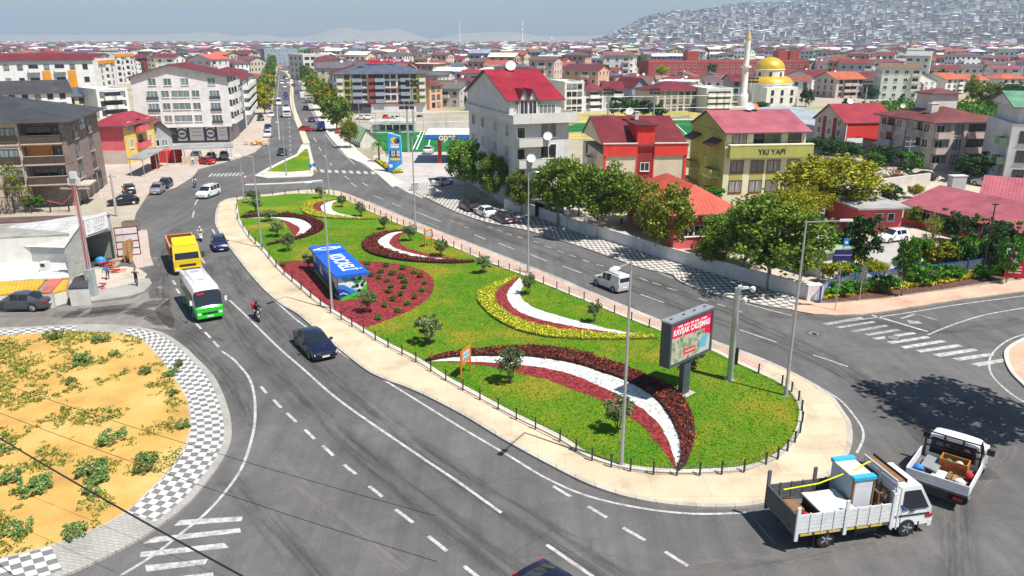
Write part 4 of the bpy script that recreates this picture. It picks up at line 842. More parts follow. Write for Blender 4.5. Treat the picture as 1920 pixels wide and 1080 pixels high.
class Bld:
    def __init__(s,name,label,pl,pr,D,h,z=0.0,pz=0.0,cat='building',world=False,W=None,group=None,left=False):
        """pl, pr: front-left and front-right corner (pixels seen at height pz, or world points)"""
        a=Vector(pl)if world else G(pl[0],pl[1],pz);b=Vector(pr)if world else G(pr[0],pr[1],pz)
        a=Vector((a.x,a.y,z));b=Vector((b.x,b.y,z));s.W=(b-a).length if W is None else W;s.D=D;s.h=h;s.rz=math.atan2(b.y-a.y,b.x-a.x)
        s.root=empty(name,a,s.rz,label,cat,group);s.rnd=random.Random(len(label)*31+int(abs(a.x)))
        FOOT.append((a,s.rz,s.W,D))
    def part(s,name,mb,smooth=False,label=None):
        o=mb.build(name,s.root,smooth)
        if label:o['label']=label
        return o
    def walls(s,mat,h=None,z0=0.0,inset=(0,0,0,0),name='wall'):
        l,r,f,b=inset;mb=MB();mb.box(l,s.W-r,f,s.D-b,z0-0.3 if z0==0 else z0,h or s.h,mat);return s.part(name,mb)
    def T(s,face,u,z,out=0.0,inset=0.0):
        if face=='F':return Vector((u,inset-out,z)),0.0
        if face=='R':return Vector((s.W-inset+out,u,z)),pi/2
        if face=='L':return Vector((inset-out,s.D-u,z)),-pi/2
        return Vector((s.W-u,s.D+out,z)),pi
    def win(s,face,u,z,w_=1.3,h_=1.4,fr=None,gl=None,mull=1,split=True,inset=0.0,name='window',out=0.0):
        gl=gl or s.rnd.choice([GD,GD,GT,GW]);f,g=winmesh(w_,h_,fr or FRW,gl,mull,split);p,r=s.T(face,u,z,out=out,inset=inset)
        o=link(name,f,s.root,p,r)
        if g is not None:link('pane',g,o)
        return o
    def grid(s,face,us,zs,w_=1.3,h_=1.4,fr=None,gl=None,mull=1,split=True,inset=0.0,skip=()):
        for i,u in enumerate(us):
            for j,z in enumerate(zs):
                if(i,j)not in skip:s.win(face,u,z,w_,h_,fr,gl,mull,split,inset)
    def fbox(s,face,u0,u1,z0,z1,o0,o1,mat,name,inset=0.0):
        """box standing off a face: out from o0 to o1"""
        mb=MB();mb.box(u0,u1,-o1,-o0,z0,z1,mat);p,r=s.T(face,0,0,inset=inset);return mb.build(name,s.root,loc=p,rz=r)
    def balcony(s,face,u0,u1,z,dep,mat,ph=1.0,slab=None,rail=None,inset=0.0):
        mb=MB();t=0.12;sl=slab or mat
        mb.box(u0,u1,-dep,0.0,z-0.18,z,sl)
        mb.box(u0,u1,-dep,-dep+t,z,z+ph,rail or mat);mb.box(u0,u0+t,-dep+t,0.0,z,z+ph,rail or mat);mb.box(u1-t,u1,-dep+t,0.0,z,z+ph,rail or mat)
        mb.box(u0-0.03,u1+0.03,-dep-0.03,-dep+t+0.03,z+ph,z+ph+0.05,sl)
        p,r=s.T(face,0,0,inset=inset);return mb.build('balcony',s.root,loc=p,rz=r)
    def gable(s,mat,rise,z=None,ov=0.5,axis='x',ridge=0.5,wallmat=None,x0=0,x1=None,y0=0,y1=None,th=0.16,back=0.0,name='roof'):
        """gable roof; axis: direction of the ridge; ridge: where across the width it lies"""
        z=s.h if z is None else z;x1=s.W if x1 is None else x1;y1=s.D if y1 is None else y1;mb=MB();g=MB()
        def P(u,v,q):return(x0+u,y0+v,q)if axis=='x' else(x0+v,y0+u,q)
        Lu=(x1-x0)if axis=='x' else(y1-y0);Lv=(y1-y0)if axis=='x' else(x1-x0);rv=Lv*ridge
        sl1=rise/rv;sl2=(rise-back)/(Lv-rv);e1=z-sl1*ov;e2=z+back-sl2*ov;top=z+rise
        for(va,za,vb,zb)in((-ov,e1,rv,top),(rv,top,Lv+ov,e2)):
            ln=math.hypot(vb-va,zb-za);fl=[P(-ov,va,za),P(Lu+ov,va,za),P(Lu+ov,vb,zb),P(-ov,vb,zb)];uv=[(0,0),(Lu+2*ov,0),(Lu+2*ov,ln),(0,ln)]
            if axis!='x':fl.reverse();uv.reverse()
            mb.face([(p[0],p[1],p[2]+th)for p in fl],mat,uv);mb.face([p for p in reversed(fl)],s_trim)
            for i in range(4):a,b=fl[i],fl[(i+1)%4];mb.face([a,b,(b[0],b[1],b[2]+th),(a[0],a[1],a[2]+th)],s_trim if wallmat is None else s_trim)
        if wallmat:
            for u in(0.0,Lu):
                q=[P(u,0,z-0.01),P(u,Lv,z-0.01),P(u,Lv,z+back),P(u,rv,top)]if back>0 else[P(u,0,z-0.01),P(u,Lv,z-0.01),P(u,rv,top)]
                g=MB();g.face(q if(u>0)==(axis=='x')else q[::-1],wallmat);s.part('gable_wall',g)
        return s.part(name,mb)
    def hip(s,mat,rise,z=None,ov=0.6,x0=0,x1=None,y0=0,y1=None,th=0.18,trim=None,name='roof'):
        z=s.h if z is None else z;x1=(s.W if x1 is None else x1)+ov;y1=(s.D if y1 is None else y1)+ov;x0-=ov;y0-=ov;mb=MB();t=trim or s_trim
        w_,d=x1-x0,y1-y0;k=min(w_,d)/2;zb=z+th
        if w_>=d:r0,r1=(x0+k,y0+k),(x1-k,y0+k)
        else:r0,r1=(x0+k,y0+k),(x0+k,y1-k)
        c=[(x0,y0),(x1,y0),(x1,y1),(x0,y1)];T1=(*r0,zb+rise);T2=(*r1,zb+rise);L=math.hypot(k,rise)
        cc=[(*q,zb)for q in c]
        def fc(pts,base):
            a=Vector(pts[0]);ux=(Vector(pts[1])-a).normalized();n=ux.cross(Vector(pts[2])-a).normalized();uy=n.cross(ux)
            mb.face(pts,mat,[((Vector(p)-a).dot(ux),(Vector(p)-a).dot(uy))for p in pts])
        if w_>=d:fc([cc[0],cc[1],T2,T1],0);fc([cc[1],cc[2],T2],0);fc([cc[2],cc[3],T1,T2],0);fc([cc[3],cc[0],T1],0)
        else:fc([cc[0],cc[1],T1],0);fc([cc[1],cc[2],T2,T1],0);fc([cc[2],cc[3],T2],0);fc([cc[3],cc[0],T1,T2],0)
        for i in range(4):a,b=c[i],c[(i+1)%4];mb.face([(*a,z),(*b,z),(*b,zb),(*a,zb)],t)
        mb.face([(*q,z)for q in reversed(c)],t);return s.part(name,mb)
    def flat(s,mat,z=None,ph=0.5,par=None,x0=0,x1=None,y0=0,y1=None):
        z=s.h if z is None else z;x1=s.W if x1 is None else x1;y1=s.D if y1 is None else y1;mb=MB();t=0.2;p=par or mat
        mb.box(x0-0.05,x1+0.05,y0-0.05,y1+0.05,z,z+0.12,mat)
        for(a,b,c,d)in((x0-.05,x1+.05,y0-.05,y0+t),(x0-.05,x1+.05,y1-t,y1+.05),(x0-.05,x0+t,y0+t,y1-t),(x1-t,x1+.05,y0+t,y1-t)):mb.box(a,b,c,d,z+0.12,z+0.12+ph,p)
        return s.part('roof',mb)
    def dish(s,x,y,z,r=0.5,az=-0.6,mast=0.8,col=None):
        r*=0.82
        mb=MB();m=col or DISHM;mb.tube((0,0,0),(0,0,mast),0.04,0.04,DKM,6)
        T=Matrix.Translation((0,0,mast))@Matrix.Rotation(az,4,'Z')@Matrix.Rotation(math.radians(62),4,'X')
        mb.lathe([(0.02,0.0),(r*0.5,0.035),(r*0.85,0.10),(r,0.16),(r*0.98,0.17),(r*0.83,0.125),(0.03,0.03)],m,16,T=T)
        mb.tube(T@Vector((0,-r*0.8,0.1)),T@Vector((0,0,r*0.9)),0.02,0.02,DKM,5)
        return mb.build('satellite_dish',s.root,loc=(x,y,z))
    def chimney(s,x,y,z,h=1.2,w_=0.6,mat=None):
        mb=MB();m=mat or WHITE2;mb.box(x-w_/2,x+w_/2,y-w_/2,y+w_/2,z,z+h,m);mb.box(x-w_/2-.08,x+w_/2+.08,y-w_/2-.08,y+w_/2+.08,z+h,z+h+0.12,m);s.part('chimney',mb)
s_trim=M('fascia_board',(0.10,0.09,0.09),0.6,0.1,2);FOOT=[]
TRW=M('white_fascia',(0.7,0.69,0.67),0.6,0.08,2)
LET=M('white_lettering',(0.82,0.82,0.82),0.5,0.0);LETD=M('dark_lettering',(0.05,0.05,0.06),0.5,0.0)
def lin(a,b,n):return[a+(b-a)*(i+0.5)/n for i in range(n)]
# --- brown apartment house at left
hh=hgt(147,389,228)
B=Bld('apartment_house','brown and beige apartment house with dark grey hip roof at the left edge',(-62.6-40*math.cos(0.27),109.4-40*math.sin(0.27),0),(-62.6,109.4,0),20,hh,world=True)
fh=(hh-3.6)/3;W0=B.W;stone=plaster('brown_stone_cladding',(0.19,0.14,0.12));
ms,nt_,b_,o_=newmat('stone_cladding');br=N(nt_,'TexBrick');br.inputs['Scale'].default_value=1;br.inputs['Brick Width'].default_value=0.5;br.inputs['Row Height'].default_value=0.2;br.inputs['Mortar Size'].default_value=0.02
br.inputs['Color1'].default_value=(0.30,0.22,0.18,1);br.inputs['Color2'].default_value=(0.17,0.12,0.10,1);br.inputs['Mortar'].default_value=(0.3,0.25,0.22,1)
sp_=N(nt_,'SeparateXYZ');nt_.links.new(ocoord(nt_),sp_.inputs[0]);cb_=N(nt_,'CombineXYZ');ad_=N(nt_,'Math',operation='ADD');nt_.links.new(sp_.outputs[0],ad_.inputs[0]);nt_.links.new(sp_.outputs[1],ad_.inputs[1]);nt_.links.new(ad_.outputs[0],cb_.inputs[0]);nt_.links.new(sp_.outputs[2],cb_.inputs[1]);nt_.links.new(cb_.outputs[0],br.inputs['Vector']);nt_.links.new(br.outputs[0],b_.inputs['Base Color']);b_.inputs['Roughness'].default_value=0.9
STONE=ms
mb=MB();mb.box(0,W0-5.8,0.0,B.D,-0.3,hh,TAUPE);B.part('wall',mb);mb=MB();mb.box(W0-5.8,W0,1.6,B.D,-0.3,hh,STONE);mb.box(W0-0.7,W0,0.0,1.6,3.4,hh,STONE);B.part('wall',mb,label='brown stone clad corner wall')
B.hip(RDK,2.9,ov=1.2,trim=s_trim)
for k in range(3):
    z=3.6+k*fh
    mb=MB();mb.box(W0-5.8,W0,0,1.6,z-0.35,z+0.0,TAUPE);B.part('floor_slab',mb)
    B.balcony('F',W0-5.7,W0-0.6,z,0.35,TAUPE,1.05,rail=RAILM)
    B.win('F',W0-3.7,z+0.2,3.0,fh-1.0,FRD,GD,2,inset=1.6);B.win('F',W0-1.3,z+0.2,1.1,fh-1.2,FRD,GT,1,inset=1.6)
    for u in(W0-7.4,W0-17):B.win('F',u,z+0.15,2.2,fh-0.9,FRD,GT,1);B.fbox('F',u-1.3,u+1.3,z+0.1,z+1.1,0.09,0.14,RAILM,'balcony')
    for u in(W0-10.8,W0-13.8,W0-21,W0-25):B.win('F',u,z+0.7,2.3,1.7,FRD,GT,1)
    B.fbox('F',0,W0-6.0,z-0.3,z-0.05,0.0,0.12,TAUPE,'floor_band')
    for u in(5,13.5):B.win('R',u,z+0.1,1.7,fh-0.9,FRD,GT,1);B.fbox('R',u-1.0,u+1.0,z+0.05,z+1.0,0.09,0.14,M('green_glass_rail',(0.09,0.11,0.06),0.15,0.1,2,spec=0.8),'balcony');B.fbox('R',u-1.2,u+1.2,z-0.12,z+0.03,0.0,0.22,TAUPE,'sill')
mb=MB();mb.box(W0-5.6,W0-2.3,1.40,1.46,3.8+fh,3.6+2*fh-0.5,M('orange_blind',(0.62,0.28,0.06),0.7,0.1,3));B.part('awning',mb,label='orange drawn blind')
B.grid('R',[8.5,12,15.5],[0.3],2.2,2.6,FRD,GD,2);B.fbox('R',1.0,5.2,2.9,3.1,0,1.8,BEI,'canopy');B.win('R',2.2,0.1,1.6,2.5,FRD,GD,1,name='door')
[marks(B.root,'wall_sign',(W0+0.1,9.3,3.6+(2.78-.34*i)*fh),(0,1,0),(0,0,1),2.6,0.75,LET,3+i)for i in(0,1)]
# --- pink house
hh=hgt(238,300,232)
B=Bld('house','pink and yellow three storey house with faded red roof beside the brown apartment house',(190,308),(240,308),13,hh)
B.walls(PINKW);W0=B.W;B.hip(roofmat('rusty_faded_roof',(0.34,0.035,0.05)),2.0,ov=0.9);mb=MB();mb.box(W0-0.02,W0+0.1,0.0,13,-0.3,hh,YEL);B.part('wall',mb,label='yellow side wall');mb=MB();mb.box(-0.05,W0-0.03,-0.12,0.0,-0.2,2.6,BEI);B.part('wall_base',mb)
for k in range(2):
    for u in(2.4,10.6):B.win('R',u,2.9+3.3*k,1.3,1.6,FRW,GW,1,out=0.1)
    B.balcony('R',4.4,8.8,2.6+3.2*k,1.1,PINKW);B.win('R',6.5,2.9+3.2*k,1.6,2.0,FRD,GD,1,out=0.1)
# --- grey house with orange roof
hh=hgt(300,285,246)
B=Bld('house','small grey house with orange tiled roof behind the lean-to canopy',(281,290),(326,286),14,hh)
B.walls(GREYM);B.gable(RORG,2.4,ov=0.7,axis='y',wallmat=GREYM);B.grid('R',lin(1,12,4),[hh-2.6],1.4,1.5);B.grid('F',lin(0.8,B.W-0.8,2),[hh-2.8],1.2,1.3)
# --- white apartment with red roof and shop front posters
hh=hgt(437,268,143)
B=Bld('apartment_house','large white apartment house with dark red roof and round logo posters above its shops',(262,272),(437,268),17,hh)
W0=B.W;g0=4.1;fh=(hh-g0)/4
B.walls(WHITE,z0=g0);B.walls(M('dark_shop_front',(0.05,0.06,0.08),0.3,0.2,1),h=g0,inset=(0.8,0.8,1.4,0.4),name='shop_front');B.gable(RMAR,2.6,ov=0.8,axis='y',wallmat=WHITE,ridge=0.42);B.flat
mb=MB();mb.box(0.0,W0,-0.1,1.4,g0-0.3,g0+0.1,WHITE);B.part('ledge',mb)
for k in range(4):
    z=g0+0.4+k*fh
    if k<3:
        for u,w_ in((4.2,2.4),(W0*0.34,1.6),(W0*0.50,3.8),(W0*0.66,1.6),(W0*0.86,2.2)):
            tall=w_ in(2.4,2.2);B.win('F',u,z+(0.05 if tall else 0.6),w_,fh-0.8 if tall else fh-1.3,FRW,GT,2 if w_>2 else 1)
            if tall:B.fbox('F',u-w_/2-0.1,u+w_/2+0.1,z+0.1,z+0.75,0.10,0.15,GREYDK,'balcony')
    else:
        for u in(W0*0.22,W0*0.38,W0*0.56,W0*0.84):B.win('F',u,z+0.5,1.6,1.5,FRW,GT,1)
    for u in(3,7.5,12):B.balcony('R',u-1.6,u+1.6,z,1.0,WHITE);B.win('R',u,z+0.3,2.4,2.1,FRD,GD,1)
PO=M('pale_poster',(0.66,0.67,0.70),0.5,0.08,1)
for i,(a,b)in enumerate([(W0*0.40,W0*0.50),(W0*0.53,W0*0.68),(W0*0.71,W0*0.80),(W0*0.83,W0*0.94)]):
    mb=MB();mb.box(a,b,1.34,1.4-0.005,0.6,g0-0.5,PO)
    c=((a+b)/2,1.33,(g0+0.3)/2);NV=M('navy_print',(0.03,0.05,0.12),0.5,0)
    if i in(0,2):mb.lathe([(1.25,0),(1.25,0.02)],NV,24,T=Matrix.Translation(c)@Matrix.Rotation(pi/2,4,'X'));mb.lathe([(0.85,0),(0.85,0.02)],PO,24,T=Matrix.Translation((c[0],c[1]-0.022,c[2]))@Matrix.Rotation(pi/2,4,'X'));mb.box(c[0]-0.6,c[0]+0.6,c[1]-0.06,c[1]-0.045,c[2]-0.18,c[2]+0.18,NV)
    else:
        for j in range(3):mb.box(a+0.5,b-0.5,1.32,1.337,1.6+j*0.8,1.85+j*0.8,M('grey_print',(0.4,0.42,0.47),0.5,0.1,3))
    B.part('poster',mb)
# --- dark grey side building next to it
B=Bld('apartment_house','narrow dark grey clad apartment house between the white one and the boulevard',(438,262),(462,240),14,hgt(438,262,160));B.walls(GREYDK);B.gable(RBRN,2.2,axis='x',wallmat=WHITE);B.grid('F',lin(0.5,B.W-.5,6),lin(4.2,B.h-1.2,4),1.2,2.0,FRW,GT,1)
B=Bld('apartment_house','white apartment house with stacked balconies beside the yellow street trees',(462,238),(478,214),14,hgt(462,238,150));B.walls(WHITE);B.gable(RMAR,2.2,axis='x',wallmat=WHITE)
for z in lin(3.5,B.h,4):B.balcony('F',2,B.W-2,z-1.4,1.4,WHITE);B.win('F',B.W*.5,z-1.1,3,1.9,FRD,GD,2)
# --- upper left white complex
def simple(label,pl,pr,yt,D,wm,roof,rm,rise=2.4,nf=5,rows=4,ncS=3,fr=None,w_=1.4,z0=0.8,axis='x',ov=0.7,name='apartment_house',face2='R',split=False,gl=None,g0=None,ridge=0.5,balc=(),bal=None,hm=1.45,wall2=None,cat='building',dish=0):
    h=hgt(pr[0],pr[1],yt);B=Bld(name,label,pl,pr,D,h,cat=cat);B.walls(wm)
    if roof=='gable':B.gable(rm,rise,ov=ov,axis=axis,wallmat=wall2 or wm,ridge=ridge)
    elif roof=='hip':B.hip(rm,rise,ov=ov)
    else:B.flat(rm,par=wm)
    fh=(h-(g0 or 0))/rows;zs=[(g0 or 0)+fh*k+fh*0.32 for k in range(rows)];us=lin(0.6,B.W-0.6,nf)
    B.grid('F',us,zs,w_,min(hm,fh*0.55),fr,gl,1,split,skip=[(i,j)for i in balc for j in range(rows)])
    for i in balc:
        for z in zs:B.balcony('F',us[i]-1.7,us[i]+1.7,z-0.8,1.2,bal or wm);B.win('F',us[i],z-0.6,2.6,min(2.0,fh*0.7),FRD,GD,1,split)
    if ncS:B.grid(face2,lin(0.8,D-0.8,ncS),zs,1.3,min(hm,fh*0.55),fr,gl,1,split)
    for i in range(dish):B.dish(B.W*(0.3+0.25*i),D*0.5,h+(rise if roof!='flat' else 0.3)*0.95,0.55,-0.5,0.5)
    return B
B=simple('long white apartment house with dark red roof and orange panels at far left',(-40,215),(188,206),112,15,WHITE,'gable',RMAR,1.2,9,4,3,FRD,balc=(4,6),ridge=0.5,axis='x')
for u in(B.W*0.60,B.W*0.81):B.fbox('F',u-1.2,u+1.2,B.h*0.35,B.h*0.8,0.0,0.25,ORG,'orange_panel')
B=simple('white row house with dark slate roof in front of the long white apartment house',(-60,232),(140,222),172,14,WHITE,'gable',RDK,3.2,8,3,3,FRD)
B=simple('low house with slate roof and cream gable left of the white logo apartment house',(110,222),(186,216),178,13,CREAM,'gable',RBLU,2.2,4,2,3,FRD)
B=simple('white apartment house with grey balconies behind the pink house roof',(188,222),(246,218),168,14,WHITE,'flat',GREYL,2,4,3,3,FRD,balc=(1,2))
B=simple('white apartment house with maroon roof rising behind the long white one',(-30,170),(196,168),106,13,WHITE,'gable',RMAR,1.3,11,4,3,FRD,balc=(2,6,9))
B=simple('white and orange apartment tower with dark stair column',(192,178),(222,172),112,14,WHITE,'flat',ORG,2,3,5,3,FRD,balc=(1,),bal=WHITE,dish=1)
B.fbox('F',0.2,B.W-0.2,B.h-1.4,B.h+0.1,0.0,0.6,ORG,'orange_panel')
B=simple('second white and orange apartment tower with open balconies further back',(222,158),(257,154),100,14,WHITE,'flat',GREYDK,2,4,5,3,FRD,balc=(0,2));B.fbox('F',0.2,B.W-0.2,B.h-1.6,B.h-0.2,0.0,0.7,ORG,'orange_panel')
B=simple('brick red apartment house with dark maroon roof',(257,140),(297,136),108,14,DKRED,'hip',RMAR,2.2,5,3,2,FRD)
B=simple('salmon topped apartment house left of the yellow street trees',(428,196),(478,188),140,15,WHITE2,'gable',RMAR,2.4,5,4,3,FRD,dish=1)
B=simple('wide white apartment house with brown roof seen above the logo posters house',(330,188),(425,186),150,14,CREAM,'hip',RBRN,2.2,7,3,3,FRD)
B=simple('grey and white office house with blue slate roof left of the boulevard',(420,150),(487,146),112,16,GREYL,'hip',RBLU,2.2,7,4,3,FRD)
B=simple('dark glazed office block at the end of the boulevard',(498,124),(560,122),92,16,BLUEG,'flat',BLUEG,2,8,4,0,FRW,gl=GT,w_=2.2,hm=1.9)
B=simple('white office block with dark glass centre right of the boulevard',(571,150),(620,148),103,16,WHITE2,'flat',WHITE2,2,4,4,3,FRD,gl=GD,w_=3.0,face2='L')
B=simple('long white industrial building with flat roof right of the boulevard',(648,116),(706,115),92,18,WHITE,'flat',WHITE,2,8,2,2,FRD)
# --- olive, white block with the rooftop name
hh=hgt(800,212,139);B=Bld('apartment_house','olive green and white apartment block with slate roof and red rooftop lettering',(636,214),(800,211),18,hh);W0=B.W
B.walls(WHITE);B.hip(RBLU,3.0,ov=1.0);fh=(hh-3.6)/4
for a,b in((0,W0*0.17),(W0*0.815,W0)):B.fbox('F',a,b,3.6,hh,0,0.5,OLV,'bay')
B.fbox('F',W0*0.36,W0*0.44,3.6,hh,0,0.12,M('recess_brown',(0.09,0.03,0.025),0.7,0.1,1),'bay');B.fbox('F',0.1,W0-0.1,3.2,3.55,0,0.62,M('brick_red_band',(0.3,0.06,0.04),0.8,0.1,1),'floor_band');B.fbox('F',0.05,W0-0.05,3.6+2*fh-0.3,3.6+2*fh,0,0.6,MATS['brick_red_band'],'floor_band')
for k in range(4):
    z=3.6+fh*k+0.9
    for u in(0.11,):B.win('F',W0*u,z,1.5,1.3,FRD,GD,1,False,out=0.5)
    B.win('F',W0*0.86,z,1.6,1.3,FRD,GD,1,False,out=0.5)
    for u in(0.3,0.56,0.63,0.71):B.win('F',W0*u,z,1.5,1.3,FRD,GD,1,False)
    for u in(0.22,0.475,0.765):B.balcony('F',W0*u-1.6,W0*u+1.6,z-0.9,1.1,BLUEG);B.win('F',W0*u,z-0.8,2.4,2.0,FRD,GD,1,False)
    B.balcony('F',W0*0.4-1.7,W0*0.4+1.7,z-0.9,0.7,MATS['brick_red_band']);B.win('F',W0*.4,z-0.7,2.8,2.1,FRD,GD,1,False,out=0.13)
    for u in(0.03,0.955):B.balcony('F',W0*u-1.0,W0*u+1.0,z-0.9,1.4,GREYL,rail=GREYL)
    B.grid('R',lin(1,17,3),[z],1.3,1.3,FRD,GD,1,False);B.grid('L',lin(1,17,3),[z],1.3,1.3,FRD,GD,1,False)
B.fbox('F',W0*0.05,W0*0.36,0.2,3.1,0.0,0.15,GREYDK,'shop_front');B.fbox('F',W0*0.37,W0*0.9,0.2,3.1,0.0,0.18,GREYL,'garage_front')
LR=M('red_lettering',(0.72,0.01,0.02),0.5,0)
text(B.root,'roof_sign','EDİS YAPI',2.1,LR,TX((W0*0.52,7.0,hh+3.9),(1,0,0),(0,0,1)),0.1,0.05)
mb=MB();[mb.tube((W0*0.52+x,7.2,hh+1.8),(W0*0.52+x,7.2,hh+3.3),0.08,0.08,DKM,5)for x in(-4,-2,0,2,4)];B.part('sign_frame',mb)
B=simple('white apartment end house left of the olive block',(622,206),(636,212),140,16,WHITE,'gable',RMAR,2.5,2,4,0,FRD)
B=simple('peach narrow house right of the olive block',(806,206),(830,204),160,12,PEACH,'hip',RBRN,2,2,3,2,FRD)
# --- grey house with crimson roof
hh=hgt(967,394,231)
B=Bld('apartment_house','grey five storey apartment house with crimson roof and two pointed dormers',(0.4,107.2,0),(0.4+8.0*math.cos(.33),107.2+8.0*math.sin(.33),0),23,hh,world=True);W0=B.W;D0=B.D;fh=(hh-3.4)/3
B.walls(GREYL,h=hh);B.root
mb=MB();mb.box(-0.6,W0+0.9,-1.1,D0+0.3,hh,hh+0.25,GREYL);mb.box(-0.6,-0.45,-1.1,D0+.3,hh+.25,hh+1.15,GREYL);mb.box(-0.45,W0+.9,-1.1,-0.95,hh+0.25,hh+1.35,WHITE2);mb.box(W0+.75,W0+.9,-0.95,D0+.3,hh+.25,hh+1.35,WHITE2);B.part('terrace',mb)
mb=MB();mb.box(-0.3,W0-0.6,1.6,D0-0.2,hh+0.25,hh+3.0,GREYL);mb.box(-0.28,W0-.62,1.52,1.6,hh+.26,hh+2.95,WHITE2);B.part('attic_wall',mb)
B.gable(RCRIM,3.6,z=hh+3.0,ov=0.5,axis='x',x0=-0.3,x1=W0-0.6,y0=1.6,y1=D0-0.2,wallmat=GREYL)
for u in(W0*0.22,W0*0.38): # dormers
    mb=MB();mb.box(u-0.85,u+0.85,1.3,3.2,hh+0.25,hh+2.7,WHITE2);mb.add([(u-0.85,1.3,hh+2.7),(u+0.85,1.3,hh+2.7),(u,1.3,hh+4.2),(u-.85,5,hh+2.7),(u+.85,5,hh+2.7),(u,5,hh+4.2)],[(0,1,2),(3,5,4)],WHITE2)
    mb.add([(u-1.1,1.1,hh+2.45),(u,1.1,hh+4.45),(u,5.4,hh+4.45),(u-1.1,5.4,hh+2.45),(u+1.1,1.1,hh+2.45),(u+1.1,5.4,hh+2.45)],[(0,1,2,3),(1,4,5,2)],RCRIM)
    mb.add([(u-1.1,1.08,hh+2.45),(u-.9,1.08,hh+2.45),(u,1.08,hh+4.1),(u+.9,1.08,hh+2.45),(u+1.1,1.08,hh+2.45),(u,1.08,hh+4.47)],[(0,1,2,5),(2,3,4,5)],GREYDK);B.part('dormer',mb)
    B.win('F',u,hh+0.45,1.1,2.4,FRW,GD,1,inset=1.27)
B.win('F',W0*0.66,hh+1.1,2.4,1.2,FRW,GW,3,inset=1.5)
for k in range(3):
    z=3.4+fh*k
    B.win('F',W0*0.62,z+0.9,2.3,1.9,FRW,[GD,GD,GT][k],1);B.balcony('F',0.1,4.6,z,1.6,WHITE2);B.win('F',0.9,z+0.1,1.1,2.2,FRW,GD,0)
    for u in(D0*0.12,D0*0.34,D0*0.62,D0*0.86):B.win('L',u,z+0.9,1.5,1.5,FRW,None,1)
    B.balcony('R',3,6.5,z,1.4,WHITE2)
B.win('L',D0*0.3,hh+1.3,1.5,1.5,FRW,GW,1,inset=-0.25);B.win('L',D0*0.72,hh+1.3,1.5,1.5,FRW,GW,1,inset=-0.25)
B.dish(W0*0.42,D0*0.5,hh+6.2,0.95,-0.4,1.0);B.dish(4.2,-1.7,3.4+2*fh+0.7,0.75,-0.4,0.5);B.dish(1.8,-1.7,3.4+fh+0.7,0.75,-0.4,0.5)
B.fbox('F',0.3,W0-0.3,0.1,2.9,0.0,0.1,M('shop_glass',(0.05,0.05,0.06),0.2,0.2,1,spec=0.8),'shop_front');B.fbox('F',0.5,6.0,2.4,3.2,0.1,0.5,M('red_shop_sign',(0.5,0.02,0.03),0.5,0.1,1),'shop_sign')
# --- cream house with red parapet
hh=hgt(1281,368,291);B=Bld('apartment_house','cream apartment house with maroon roof and bright red parapet',(13.9,117.5,0),(26.7,118.6,0),18,hh,world=True);W0=B.W;D0=18
B.walls(CREAM);RIDG=0.62
B.fbox('F',-0.1,W0*0.40,hh-0.1,hh+1.7,0.0,0.25,REDW,'parapet');B.fbox('F',W0*0.605,W0+0.1,hh-0.1,hh+1.7,0.0,0.25,REDW,'parapet');B.fbox('F',-0.15,W0*.4,hh+1.7,hh+1.85,-0.1,0.32,WHITE2,'coping');B.fbox('F',W0*.605,W0+.15,hh+1.7,hh+1.85,-0.1,0.32,WHITE2,'coping')
B.fbox('F',W0*0.40,W0*0.605,0,hh+0.3,-0.02,0.04,DKRED,'recess');B.fbox('F',W0*0.395,W0*0.41,0,hh,0.04,0.1,REDW,'edge_trim');B.fbox('F',W0*0.595,W0*0.61,0,hh,0.04,0.1,REDW,'edge_trim');B.fbox('F',W0-0.4,W0+0.05,0,hh-0.1,0.0,0.12,REDW,'edge_trim');B.fbox('F',-0.05,0.35,0,hh-0.1,0.0,0.12,REDW,'edge_trim')
B.gable(RMAR,3.3,z=hh+1.4,ov=0.25,axis='x',wallmat=CREAM,ridge=RIDG);
mb=MB();mb.box(W0*0.40,W0*0.605,0.2,6.5,hh-0.2,hh+4.3,REDW);B.part('stair_tower',mb);mb=MB();mb.box(W0*.40-.3,W0*.605+.3,-0.15,7.0,hh+4.3,hh+4.5,RMAR);B.part('roof',mb,label='small flat roof of the stair tower')
B.win('F',W0*0.5,hh*0.62,1.3,1.2,FRW,GD,1,out=0.05);B.dish(W0*0.46,9.0,hh+4.9,0.8,-0.4,0.8);B.chimney(W0*0.55,9.2,hh+4.4)
for z in lin(0.4,hh,2):B.win('L',4,z,1.3,1.5,FRB,GD);B.win('L',12,z,1.0,1.4,FRW,GD);B.balcony('L',7,10.5,z-0.9,1.1,WHITE2)
# --- olive yellow house
hh=hgt(1350,366,277);B=Bld('apartment_house','pale olive apartment house with faded pink red roof and a named green parapet',(32.6,118.6,0),(32.6+13.4*math.cos(.13),118.6+13.4*math.sin(.13),0),15,hh,world=True);W0=B.W;D0=15
B.walls(OLVL);B.fbox('F',0.4,W0+0.4,hh-1.5,hh+0.35,0.0,1.0,OLV,'parapet');B.fbox('F',0.35,W0+.45,hh+0.35,hh+.5,-0.05,1.05,OLVL,'coping')
mb=MB();mb.box(0,W0*0.34,0.4,D0,hh,hh+2.3,OLVL);mb.box(W0*0.34,W0*0.70,3.2,D0,hh,hh+2.3,OLVL);mb.box(W0*0.7,W0,1.0,D0,hh,hh+2.3,OLVL);B.part('attic_wall',mb)
B.gable(RPINK,2.6,z=hh+2.2,ov=0.35,axis='x',wallmat=OLV,ridge=0.55)
mb=MB();mb.box(-0.06,0,0.1,D0-0.1,-0.2,hh+2.2,OLV);B.part('wall',mb,label='olive side wall')
